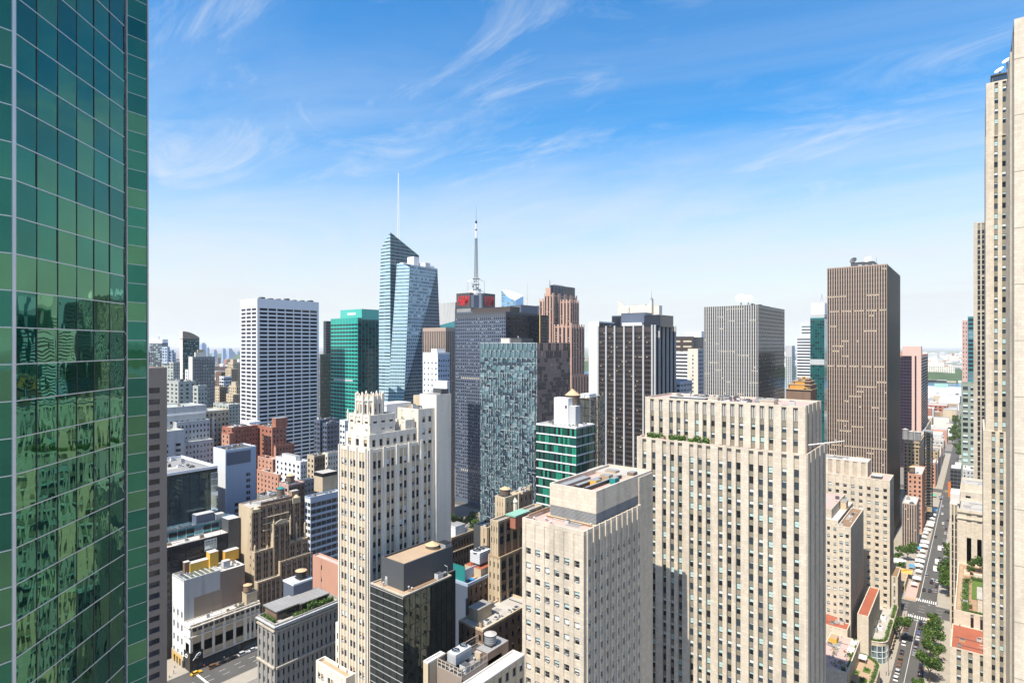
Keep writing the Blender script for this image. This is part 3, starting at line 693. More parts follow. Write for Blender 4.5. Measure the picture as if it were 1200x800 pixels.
def mid_towers():
    # blue-green slanted-roof tower peeping out behind the crystal
    s = site(533, 388, 512, 548, 800); X0, X1, Y0, Y1, Z = s; b = Bld('slanted_tower', 'teal glass tower with grey slanted roof just right of the crystal tower', X0, Y0)
    z1, z2 = hz(371, 800), hz(365, 800); b.tier(X0, X1, Y0, Y1, 0, z1 - 14, E=dict(wall='g_cyan', cols=even(7, .9), rows=rows(4, 2.6, 1.5), st='teal', sd=.02, zlow=100), N=dict(wall='g_cyan', cols=even(5, .9), rows=rows(4, 2.6, 1.5), st='teal', sd=.02, zlow=100), wall='g_cyan')
    r = b.one('slanted_roof'); za = z1 - 14.2
    r.poly([(X0, Y0, za), (X1, Y0, za), (X1, Y0, z1 - 6), (X0, Y0, z1 - 12)], 'g_cyan'); r.poly([(X0, Y0, z1 - 12), (X1, Y0, z1 - 6), (X1, Y0 + 1, hz(354, 800)), (X0, Y0 + 1, hz(354, 800))], 'lgrey')
    r.poly([(X1, Y0, za), (X1, Y1, za), (X1, Y1, hz(354, 800)), (X1, Y0 + 1, hz(354, 800)), (X1, Y0, z1 - 6)], 'grey'); r.poly([(X0, Y0 + 1, hz(354, 800)), (X1, Y0 + 1, hz(354, 800)), (X1, Y1, hz(354, 800)), (X0, Y1, hz(354, 800))], 'roofgrey')
    # ribbed brown stub
    s = site(522.4, 383.6, 495.4, 533, 490)
    tower('ribbed_tower', 'flat topped tower with pale brown vertical ribs below the crystal tower', s, dict(wall='brownrib', span='bronze', cols=even(13, .55), rows=rows(3.8, 2.6, 12), st='brownw', sd=.3, d=.5, zlow=60, top='bronze'),
          dict(wall='brownrib', span='bronze', cols=even(5, .55), rows=rows(3.8, 2.6, 12), st='brownw', sd=.3, d=.5, zlow=60), wall='brownrib', parm='brownrib', par=3)
    s = site(513, 413, 495.4, 527, 430); X0, X1, Y0, Y1, Z = s
    b = tower('white_panel_block', 'slim white panelled block with a glazed top in front of the ribbed tower', s, fac('white', 4, .4, 4.2, 1.2, 'blue', zlow=70, top=6), fac('bluepanel', 5, .6, 3.8, 1.6, 'blue', zlow=70, top=4), wall='white', roof='roofwhite')
    b.penthouse(X0 + 6, X1 - 4, Y0 + 3, Y1 - 1, b.zr, Z + 2.4, 'whitepaint')
    mb = b.one('penthouse'); x0 = on_y(508, Y0 - 3); x1 = on_y(524, Y0 - 3); mb.box(x0, x1, Y0 - 3, Y0 - .1, hz(462, 424), hz(446, 424), 'bluewhite')
    # dark blue-grey tower
    s = site(592.5, 365, 533.5, 632, 522); X0, X1, Y0, Y1, Z = s
    def lit(i, j): return 'lit' if j in (LJ, LJ2) and 2 < i < 19 else 'dark'
    nrow = len(rows(3.25, 1.7, 3.2)(1, Z - 1.2)); LJ = nrow - 1 - round((Z - hz(437, 522)) / 3.25); LJ2 = nrow - 1 - round((Z - hz(551, 522)) / 3.25)
    b = tower('dark_banded_tower', 'dark tower with blue grey bands and a lit strip of gold windows', s, dict(wall='navyband', cols=even(26, .62), rows=rows(3.25, 1.7, 3.2), st=lit, sd=.02, d=.3, zlow=1, top='dgrey'),
          dict(wall='black', span='g_navy', cols=even(20, .8), rows=rows(3.42, 2.2, 3.2), st='darkonly', sd=.02, d=.3, zlow=60), wall='dgrey', roof='roofgrey', par=2)
    b.penthouse(on_y(554, Y0 + 10), X1 - 3, Y0 + 10, Y1 - 8, b.zr, hz(359.5, 532), 'bronze', 'goldlite'); b.penthouse(on_y(595, Y0 + 20), X1 - 1, Y0 + 24, Y1 - 2, b.zr, hz(357.5, 542), 'navyband')
    # tower with gold edge behind, at its right
    s = site(633, 369, 624, 642, 660)
    b = tower('gold_edged_tower', 'dark tower with grey window strip and one gold corner edge', s, fac('grey', 3, .7, 3.6, 1.8, 'dark', zlow=100), fac('black', 4, .8, 3.6, 2.2, 'darkonly', zlow=100), wall='black')
    X0, X1, Y0, Y1, Z = s; mb = b.one('gold_edge'); mb.box(X1 - 1.6, X1 + .2, Y0 - .4, Y0 - .02, 60, Z + 2, 'goldlite')
mid_towers()

# --- tower with the red sign and lattice mast, its shaft hidden behind the dark banded tower
def mast_tower():
    x, y = at(558, 745); b = Bld('mast_tower', 'broadcast tower top with red lettered sign boxes and a tall striped mast', x, y)
    D = 745; k = D / F; zb = hz(366, D); b.part('wall').box(x - 20, x + 20, y - 16, y + 30, 0, zb, 'navyband', 'roofgrey')
    b.part('drum').cyl(x, y, zb, hz(344, D), 8.5, 8.5, 16, 'lgrey'); b.part('drum').cyl(x, y, hz(344, D), hz(341, D), 6, 6, 16, 'whitepaint')
    fr = b.part('sign_frame')
    xa, xb = on_y(534.8, y - 14), on_y(551.2, y - 14); z0, z1 = hz(361, D), hz(343.8, D)
    s1 = b.one('sign_box'); s1.box(xa, xb, y - 14, y - 2, z0, z1, 'dgrey'); s1.box(xa, xb, y - 13.5, y - 2.5, zb - .1, z0, 'grey')
    xs = x + 9; ya, yb = on_x(567, xs), on_x(580.2, xs); s2 = b.one('sign_box'); s2.box(xs - 12, xs, ya, yb, hz(361, D), hz(343.5, D), 'dgrey'); s2.box(xs - 11, xs - 1, ya, yb, zb - .1, hz(361, D), 'grey')
    s3 = b.one('sign_box'); s3.box(xb + .05, xb + 5, y - 13, y - 3, z0, z1 - 3, 'navyband')
    def letters(txt, W, H, mtx):
        cu = bpy.data.curves.new('letters', 'FONT'); cu.body = txt; cu.extrude = .15; cu.offset = .004; cu.shear = .25; cu.align_x = 'CENTER'; cu.align_y = 'CENTER'; cu.size = 1
        t = bpy.data.objects.new('tmp', cu); C.objects.link(t); bpy.context.view_layer.update()
        me = bpy.data.meshes.new_from_object(t.evaluated_get(bpy.context.evaluated_depsgraph_get())); bpy.data.objects.remove(t)
        xs_ = [v.co.x for v in me.vertices]; ys_ = [v.co.y for v in me.vertices]; w, h = max(xs_) - min(xs_), max(ys_) - min(ys_); cx, cy = (max(xs_) + min(xs_)) / 2, (max(ys_) + min(ys_)) / 2
        for v in me.vertices: v.co.x = (v.co.x - cx) * W / w; v.co.y = (v.co.y - cy) * H / h
        me.materials.clear(); me.materials.append(M['redpaint'])
        o = bpy.data.objects.new('red_letters', me); C.objects.link(o); o.parent = b.root; o.matrix_local = Matrix.Translation(-b.root.location) @ mtx
    letters('H&M', (xb - xa) * .82, (z1 - z0) * .66, Matrix(((1, 0, 0, (xa + xb) / 2), (0, 0, -1, y - 14.2), (0, 1, 0, (z0 + z1) / 2), (0, 0, 0, 1))))
    letters('H&M', (yb - ya) * .82, (z1 - z0) * .66, Matrix(((0, 0, 1, xs + .2), (1, 0, 0, (ya + yb) / 2), (0, 1, 0, (z0 + z1) / 2), (0, 0, 0, 1))))
    la = b.part('lattice'); zl0, zl1 = hz(344, D), hz(327, D); w = 7.5
    for zq in (zl0 + 5, (zl0 + zl1) / 2 + 2, zl1): la.prism([(x + 5 * math.cos(t), y + 5 * math.sin(t)) for t in [i * math.pi / 6 for i in range(12)]], zq, zq + .7, 'steel')
    for sx, sy in ((-1, -1), (1, -1), (1, 1), (-1, 1)):
        la.bar((x + sx * 2.4, y + sy * 2.4, zl0 - 3), (x + sx * 1.6, y + sy * 1.6, zl1 + 4), .45, 'grey'); la.bar((x + sx * w, y + sy * w, zl0 - 2), (x + sx * w, y + sy * w, zl1 - 3), .3, 'grey')
        la.bar((x + sx * w, y + sy * w, zl1 - 3), (x + sx * 2, y + sy * 2, zl1), .25, 'steel'); la.bar((x + sx * w, y + sy * w, zl0 + 2), (x + sx * 2, y + sy * 2, zl0 + 5), .25, 'steel')
    for i in range(6):
        t = i * 1.05; mb = b.one('antenna'); mb.dish((x + 5.2 * math.cos(t), y + 5.2 * math.sin(t), zl0 + 3 + i * 2.2), (math.cos(t), math.sin(t), 0), 1.6, .5, 'lgrey', 8)
    ms = b.part('mast'); z2, z3, z4, z5 = hz(279, D), hz(262, D), hz(259, D), hz(241, D)
    for sx, sy in ((-1, -1), (1, -1), (1, 1), (-1, 1)): ms.bar((x + sx * 1.6, y + sy * 1.6, zl1), (x + sx * .9, y + sy * .9, z2), .42, 'dgrey')
    n = 14
    for i in range(n):
        za, zc = zl1 + (z2 - zl1) * i / n, zl1 + (z2 - zl1) * (i + 1) / n; rr = 1.5 - .6 * i / n
        ms.bar((x - rr, y - rr, za), (x + rr, y - rr, zc), .22, 'dgrey'); ms.bar((x + rr, y - rr, za), (x + rr, y + rr, zc), .22, 'dgrey')
        ms.box(x - rr - .3, x + rr + .3, y - rr - .3, y + rr + .3, za, za + .35, 'grey')
    ms.cyl(x, y, z2, z2 + (z3 - z2) * .5, 1.3, 1.3, 8, 'whitepaint'); ms.cyl(x, y, z2 + (z3 - z2) * .5, z2 + (z3 - z2) * .62, 1.2, 1.2, 8, 'dgrey'); ms.cyl(x, y, z2 + (z3 - z2) * .62, z3, 1.2, 1.2, 8, 'whitepaint'); ms.cyl(x, y, z3, z4, 1.25, 1.25, 8, 'black'); ms.cyl(x, y, z4, z5, .38, .2, 6, 'steel')
mast_tower()

def hazy_west():
    x, y = at(596, 1800); b = Bld('chisel_tower', 'far blue glass tower with a chisel cut top behind the red sign', x, y)
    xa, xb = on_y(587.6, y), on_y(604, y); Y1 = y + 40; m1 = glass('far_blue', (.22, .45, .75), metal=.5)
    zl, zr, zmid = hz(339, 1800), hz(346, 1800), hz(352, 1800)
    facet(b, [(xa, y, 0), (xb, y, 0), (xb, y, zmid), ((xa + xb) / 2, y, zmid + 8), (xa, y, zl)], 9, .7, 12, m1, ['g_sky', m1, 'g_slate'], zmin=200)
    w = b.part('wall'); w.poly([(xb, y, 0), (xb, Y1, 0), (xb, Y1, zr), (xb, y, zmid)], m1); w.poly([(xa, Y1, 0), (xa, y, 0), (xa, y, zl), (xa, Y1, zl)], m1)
    b.part('slanted_roof').poly([(xa, y, zl), ((xa + xb) / 2, y, zmid + 8), (xb, y, zmid), (xb, Y1, zr), (xa, Y1, zl)], 'white')
    finish_facets(b, 40)
    s = site(629, 358, 619, 633, 1000); b = tower('glazed_top_tower', 'pale glazed tower top with roof frame left of the pink stepped tower', s, fac('lgrey', 4, .7, 4, 2.4, 'blue', zlow=150), fac('lgrey', 2, .7, 4, 2.4, 'blue', zlow=150), wall='lgrey')
    x, y = at(618, 1000); mb = MB(); mb.bar((x, y, 100), (x, y, hz(331, 1000)), 1.0, 'lgrey', r2=.3)
    for k in range(6): mb.bar((x - 1.4, y, 150 + k * 16), (x + 1.4, y, 150 + k * 16), .3, 'grey')
    mb.box(x - 2.2, x + 2.2, y - 2.2, y + 2.2, 0, 100, 'grey')
    o = mb.build('radio_mast', origin=(x, y, 0)); tag(o, 'thin far radio mast between blue chisel tower and pink tower', 'mast')
hazy_west()

# --- pink granite stepped tower
def pink_tower():
    x, y = at(655, 880); b = Bld('stepped_granite_tower', 'tall stepped pink granite tower with spiky pilasters and dark glass cap', x, y); D = 880
    X1 = at(669, D)[0]; Yf = at(645, D)[1]
    def stack(l, c, r, top, yo, wall='pinkgran', n=3, spikes=True, nn=4):
        Y0 = Yf + yo; X0 = on_y(l, Y0); Xc = on_y(c, Y0); Y1 = on_x(r, Xc); Z = hz(top, dep(Xc, Y0))
        fe = dict(wall=wall, span='bronze', cols=even(n, .5), rows=rows(4, 2.6, 3), st='dark', sd=.3, d=.8, zlow=110, pd=.6, ptop=3 if spikes else 0)
        fn = dict(wall=wall, span='bronze', cols=even(nn, .55), rows=rows(4, 2.6, 3), st='dark', sd=.3, d=.8, zlow=110, pd=.6, ptop=3 if spikes else 0)
        b.tier(X0, Xc, Y0, Y1, 0, Z, E=fe, N=fn, wall=wall, par=1.5)
        return X0, Xc, Y0, Y1, Z
    stack(632.3, 640, 652, 352, 6, n=2); s = stack(638, 648, 676, 345.5, 0, n=3)
    cap = b.one('glass_cap'); x0, x1 = s[0] + 2, s[1] - 1; zc = hz(334.5, 890); cap.box(x0 + 6, x1, s[2] + 3, s[3] - 4, s[4] - 1.4, zc, 'g_navy', 'roofgrey')
    for i in range(7): cap.box(x1 + .02, x1 + .5, s[2] + 4 + i * 4, s[2] + 5 + i * 4, s[4] - 1.4, zc + 1.2, 'navyband')
    g = b.one('gable'); xg = on_y(642, s[2] - .3); g.prism([(xg - 4, s[2] - .8), (xg + 5, s[2] - .8), (xg + 5, s[2] + 2), (xg - 4, s[2] + 2)], s[4] - 1.5, hz(337, 880), 'pinkgran'); g.bar((xg + 3.5, s[2], hz(337, 880)), (xg + 3.5, s[2], hz(328, 880)), 1.0, 'grey', r2=.5)
    stack(656.6, 668, 678.2, 353, -4, n=3); s2 = stack(649.6, 668.6, 684.5, 382, -12, n=4, nn=5)
    s3 = stack(660, 669.8, 699, 441, -16, wall='pinkgran', n=2, nn=9)
    p = b.one('corner_pilaster'); p.box(s3[1] - 1.2, s3[1] + .6, s3[2] - 1.0, s3[2] - .05, 0, hz(379, 865), 'pinkgran')
pink_tower()

# --- block of folded glass panels
def folded_block():
    s = site(628.5, 401.7, 561.7, 668.3, 340); X0, X1, Y0, Y1, Z = s
    b = Bld('folded_facade_block', 'block of staggered folded teal glass panels with a dark brown panelled side', X0, Y0)
    b.part('wall').box(X0, X1 - .9, Y0 + .9, Y1, 0, Z, 'panel_dark', 'roofgrey')
    nr, mh = 26, 4.62; panels = []
    def face(O, U, Nn, W, nc, mats, edge, deep):
        cw = W / nc
        for j in range(nr):
            off = .5 * cw * (j % 2); v1 = Z - j * mh; v0 = v1 - mh
            for i in range(-1, nc + 1):
                u0, u1 = max(0, i * cw + off), min(W, (i + 1) * cw + off)
                if u1 - u0 < .2: continue
                if j >= 4 and R.random() < .55:
                    sp = [(u0, (u0 + u1) / 2), ((u0 + u1) / 2, u1)]; hs = [(v0, v0 + mh * .48), (v0 + mh * .48, v1)] if R.random() < .6 else [(v0, v1)]
                else: sp = [(u0, u1)]; hs = [(v0, v1)] if j < 2 else [(v0, v0 + mh * .45), (v0 + mh * .45, v1)]
                for a, c in sp:
                    for e, g in hs:
                        tl = R.uniform(.25, .85) * deep; P = lambda u, v, w: (O[0] + U[0] * u + Nn[0] * w, O[1] + U[1] * u + Nn[1] * w, v)
                        mt = R.choice(mats if j > 1 else mats[:2]); mb = MB(); wv = R.uniform(0, .3) * deep
                        q = .06 if (c - a) > .5 else .0
                        mb.poly([P(a, e, -.9 + wv), P(c, e, -.9 + tl + wv), P(c, g, -.9 + tl * .8), P(a, g, -.9)], mt)
                        mb.poly([P(c - .001, e, -.9), P(c + .16, e, -.9 + tl + .1), P(c + .16, g, -.9 + tl + .1), P(c - .001, g, -.9)], edge)
                        mb.poly([P(a, g, -.9), P(c, g, -.9 + tl * .8), P(c, g + .12, -.9 + tl), P(a, g + .12, -.9)], edge)
                        mb.poly([P(a, g - .18, -.86 + tl * .1), P(c, g - .18, -.86 + tl * .85), P(c, g + .1, -.86 + tl * .85), P(a, g + .1, -.86 + tl * .1)], edge)
                        mb.poly([P(c - .22, e, -.86 + tl * .95), P(c + .02, e, -.86 + tl), P(c + .02, g, -.86 + tl), P(c - .22, g, -.86 + tl * .95)], edge)
                        panels.append(mb)
    face((X0, Y0), (1, 0), (0, -1), X1 - X0, 12, ['panel_teal', 'panel_teal', 'panel_pale', 'panel_dark', 'panel_dark', 'panel_teal', 'panel_dark', 'panel_teal'], 'panel_edge', .9)
    ne = len(panels)
    face((X1, Y0), (0, 1), (1, 0), Y1 - Y0, 9, ['panel_brown', 'panel_brown2', 'panel_brown', 'panel_brown2'], 'panel_bedge', .9)
    R.shuffle(panels); rest = MB()
    for k, mb in enumerate(panels):
        if k < 100: b.single.append(('window', mb))
        else:
            for f, i in zip(mb.f, mb.mi): rest.poly([mb.v[q] for q in f], mb.ms[i])
    o = rest.build('window_grid', b.root); tag(o, kind='stuff')
    b.penthouse(on_y(587, Y0 + 6), on_y(597, Y0 + 6), Y0 + 6, Y0 + 14, Z, hz(396.5, 345), 'cream'); b.penthouse(on_y(597, Y0 + 8), on_y(611, Y0 + 8), Y0 + 8, Y0 + 20, Z, hz(396.5, 347), 'dgrey')
    mb = b.one('roof_mast'); mx = on_y(608, Y0 + 9); mb.bar((mx - 2, Y0 + 9, Z), (mx, Y0 + 9, hz(393.5, 345)), .25, 'steel'); mb.bar((mx + 1.5, Y0 + 9, Z), (mx - 1, Y0 + 9, hz(393, 345)), .2, 'steel')
folded_block()

# --- dark tower with white piers, and the neighbours behind it
def pier_tower():
    s = site(766, 381, 701, 791, 440); X0, X1, Y0, Y1, Z = s
    b = tower('white_pier_tower', 'dark glass tower striped with seven white vertical piers', s,
              dict(wall='bronze', span='bronze', cols=even(30, .88), rows=rows(3.75, 2.3, 4), st='brownw', sd=.05, d=.3, zlow=20),
              dict(wall='black', span='g_navy', cols=even(14, .88), rows=rows(3.75, 2.5, 4), st='darkonly', sd=.05, d=.3, zlow=20), wall='black', roof='roofgrey', par=1)
    xs = [X0 + (on_y(p, Y0) - X0) for p in (701.5, 711, 721, 732, 743, 754.5)] + [X1 - .9]
    for x in xs: mb = b.one('pier'); mb.box(x - .62, x + .62, Y0 - 1.3, Y0 - .01, 0, Z + .3, 'lgrey')
    for i in range(6):
        y = Y0 + (Y1 - Y0) * (i + .15) / 5.3; mb = b.one('pier'); mb.box(X1 + .01, X1 + 1.3, y - .6, y + .6, 0, Z + .3, 'lgrey')
    b.penthouse(on_y(728, Y0 + 8), on_y(756, Y0 + 8), Y0 + 8, Y0 + 20, b.zr, hz(366.5, 452), 'navyband'); b.penthouse(on_y(755, Y0 + 6), on_y(774, Y0 + 6), Y0 + 6, Y0 + 30, b.zr, hz(370, 452), 'g_navy'); b.penthouse(on_y(729, Y0 + 3), on_y(752, Y0 + 3), Y0 + 3, Y0 + 7, b.zr, hz(378, 447), 'whitepaint', 'roofwhite')
    b.units(X0 + 4, X1 - 6, Y0 + 4, Y1 - 6, b.zr, 8, 1.3)
    s = site(702, 376.5, 690, 720, 520); bb = tower('blank_white_slab', 'blank white side wall of a slab left of the white pier tower', s, dict(wall='white', cols=[], rows=[], zlow=0), fac('dgrey', 4, .7, 3.8, 2, 'darkonly', zlow=60), wall='white')
    # cream tower with the horned top
    s = site(745, 368, 722, 771, 850); X0, X1, Y0, Y1, Z = s
    b = tower('horned_tower', 'cream tower with curved horn fins rising from its roof corners', s, fac('cream', 6, .6, 3.9, 2.2, 'dark', zlow=120), fac('cream', 6, .6, 3.9, 2.2, 'dark', zlow=120), wall='cream')
    def horn(xh, sgn, h):
        mb = b.one('horn_fin'); pts = [(0, 0), (0, h), (2.5 * sgn, h * .82), (7 * sgn, h * .62), (14 * sgn, h * .55), (18 * sgn, h * .55), (18 * sgn, 0)]
        A = [(xh + p, Y0 - 1, Z + q - 2) for p, q in pts]; B_ = [(x, Y0 + 5, z) for x, y, z in A]; mb.poly(A, 'cream'); mb.poly(list(reversed(B_)), 'cream')
        for i in range(len(A)): j = (i + 1) % len(A); mb.poly([A[i], A[j], B_[j], B_[i]], 'cream')
    hl = hz(351, 850) - Z + 2; xl, xr = on_y(724.5, Y0), on_y(764, Y0); horn(xl, 1, hl); horn(xr, -1, hl); b.penthouse(xl + 12, xr - 12, Y0 + 2, Y0 + 16, Z - 1.2, hz(357.5, 850), 'cream'); b.penthouse(xr + .5, on_y(771, Y0), Y0 + 4, Y0 + 14, Z - 1.2, hz(359, 850), 'cream')
    mb = b.one('spire'); xm = on_y(761.5, Y0); mb.bar((xm - 3, Y0 + 6, Z - 1.2), (xm - .6, Y0 + 6, hz(350, 855)), .8, 'steel'); mb.bar((xm + 3, Y0 + 6, Z - 1.2), (xm + .6, Y0 + 6, hz(350, 855)), .8, 'steel'); mb.bar((xm, Y0 + 6, hz(352, 855)), (xm, Y0 + 6, hz(342, 855)), .5, 'steel', r2=.2)
    for k in range(5): mb.box(xm - 3.2 + k * .5, xm + 3.2 - k * .5, Y0 + 4, Y0 + 8, Z + 2 + k * 4, Z + 2.6 + k * 4, 'grey')
    s = site(727, 369.5, 717, 733, 640); tower('dark_glass_stub', 'narrow dark glass block top between blank white slab and horned tower', s, fac('g_navy', 4, .85, 3.8, 2.4, 'darkonly', zlow=120), fac('g_navy', 4, .85, 3.8, 2.4, 'darkonly', zlow=120), wall='navyband')
    # the three lower blocks in the gap to the right
    s = site(812, 394, 786, 826, 760); b = tower('brown_louvred_tower', 'dark tower top with open beige louvre bands and white roof tanks', s, fac('bronze', 2, .75, 7, 2.2, 'lit', top=4, zlow=130), fac('bronze', 5, .8, 4, 2.4, 'darkonly', zlow=120), wall='bronze')
    b.penthouse(on_y(803, s[2] + 4), on_y(822, s[2] + 4), s[2] + 4, s[2] + 20, b.zr, hz(388.5, 764), 'whitepaint')
    s = site(806, 412, 786, 812, 600); tower('striped_low_block', 'low block with white and dark horizontal stripes right of the pier tower', s, fac('white', 1, .96, 3.7, 1.8, 'darkonly', zlow=60), fac('white', 2, .9, 3.7, 1.8, 'darkonly', zlow=60), wall='white')
    s = site(818, 408.5, 806, 824.5, 520); tower('cream_end_slab', 'cream slab end with a dark striped side left of the grey ribbed tower', s, dict(wall='cream', cols=even(1, .12), rows=rows(3.6, 1.8, 4), st='dark', zlow=60), fac('bluepanel', 3, .8, 3.6, 1.6, 'darkonly', zlow=60), wall='cream')
    s = site(797, 447, 780, 811, 470); tower('white_roof_podium', 'low white roofed hall at the foot of the pier tower', s, fac('bluepanel', 4, .8, 4, 2, 'dark', zlow=60), fac('bluepanel', 4, .8, 4, 2, 'dark', zlow=60), wall='bluepanel', roof='roofwhite')
pier_tower()

# --- the two ribbed slabs on the avenue
def ribbed_slabs():
    def runs(seed, dens, nrow):
        r = random.Random(seed); on = set()
        for _ in range(dens):
            j = r.randrange(nrow); i = r.randrange(26); L = r.choice([1, 2, 3, 3, 5, 8]); on |= {(i + q, j) for q in range(L)}
        return on
    s = site(888.5, 357, 825, 919.4, 560); X0, X1, Y0, Y1, Z = s; on = runs(4, 42, 46)
    b = tower('grey_ribbed_slab', 'grey slab tower with fine vertical ribs and two satellite dishes on top', s,
              dict(wall='greyrib', span='dgrey', cols=even(24, .52), rows=rows(3.8, 2.5, 2), st=lambda i, j: 'stripg' if (i, j) in on else 'darkonly', sd=.45, d=.7, zlow=40, pd=.25),
              dict(wall='black', span='g_navy', cols=even(30, .8), rows=rows(3.8, 2.6, 2), st='brownw', sd=.04, d=.2, zlow=40), wall='dgrey', roof='roofwhite', par=.8)
    b.penthouse(X0 + 20, X1 - 10, Y0 + 30, Y1 - 20, b.zr, b.zr + 3, 'lgrey'); b.units(X0 + 30, X1 - 4, Y0 + 6, Y1 - 40, b.zr, 7, 1.5)
    for px, r, nm in ((868.5, 5.2, 'larger white satellite dish on the grey ribbed slab roof'), (877, 4.6, 'smaller white satellite dish on the grey ribbed slab roof')):
        x = on_y(px, Y0 + 14); o = MB(); z = hz(349.5 if r > 5 else 350.5, 575); o.bar((x, Y0 + 14, b.zr - .1), (x, Y0 + 14, z), .7, 'lgrey'); o.dish((x, Y0 + 13.6, z), (.15, -.75, .55), r, 1.6, 'whitepaint')
        tag(o.build('satellite_dish', origin=(x, Y0 + 14, b.zr)), nm, 'dish')
    s = site(1039.4, 309, 969.3, 1055, 420); X0, X1, Y0, Y1, Z = s; on2 = runs(8, 60, 54) | {(i, j) for j in (18, 34, 45) for i in range(24) if (i * 7 + j) % 5} | {(i, 4) for i in range(24) if i % 3}
    b = tower('brown_ribbed_slab', 'tallest brown ribbed slab tower with scattered lit windows', s,
              dict(wall='brownrib', span='bronze', cols=even(24, .54), rows=rows(3.75, 2.7, 2), st=lambda i, j: 'strip' if (i, j) in on2 else 'brownd', sd=.4, d=.6, zlow=0, pd=.2),
              dict(wall='black', span='bronze', cols=even(34, .6), rows=rows(3.75, 2.7, 2), st='darkonly', sd=.2, d=.5, zlow=0), wall='bronze', roof='roofgrey', par=.8, parm='brownrib')
    b.penthouse(on_y(997, Y0 + 8), on_y(1024, Y0 + 8), Y0 + 8, Y0 + 30, b.zr, hz(306, 430), 'dgrey')
    for px, py, mt, nm in ((1000.5, 303, 'dgrey', 'dark satellite dish on roof of brown ribbed slab'), (1017.5, 303, 'whitepaint', 'white satellite dish on roof of brown ribbed slab')):
        x = on_y(px, Y0 + 10); z = hz(py, 430); o = MB(); o.bar((x, Y0 + 10, hz(306, 430) + .2), (x, Y0 + 10, z), .5, 'grey'); o.dish((x, Y0 + 9.6, z), (-.3, -.8, .5), 2.6, .8, mt)
        tag(o.build('satellite_dish', origin=(x, Y0 + 10, hz(306, 430))), nm, 'dish')
    mb = b.one('roof_mast'); x = on_y(1027, Y0 + 10); mb.bar((x, Y0 + 10, b.zr), (x, Y0 + 10, hz(301, 430)), .12, 'steel'); b.units(X0 + 15, X1 - 8, Y0 + 3, Y0 + 8, b.zr, 4)
ribbed_slabs()

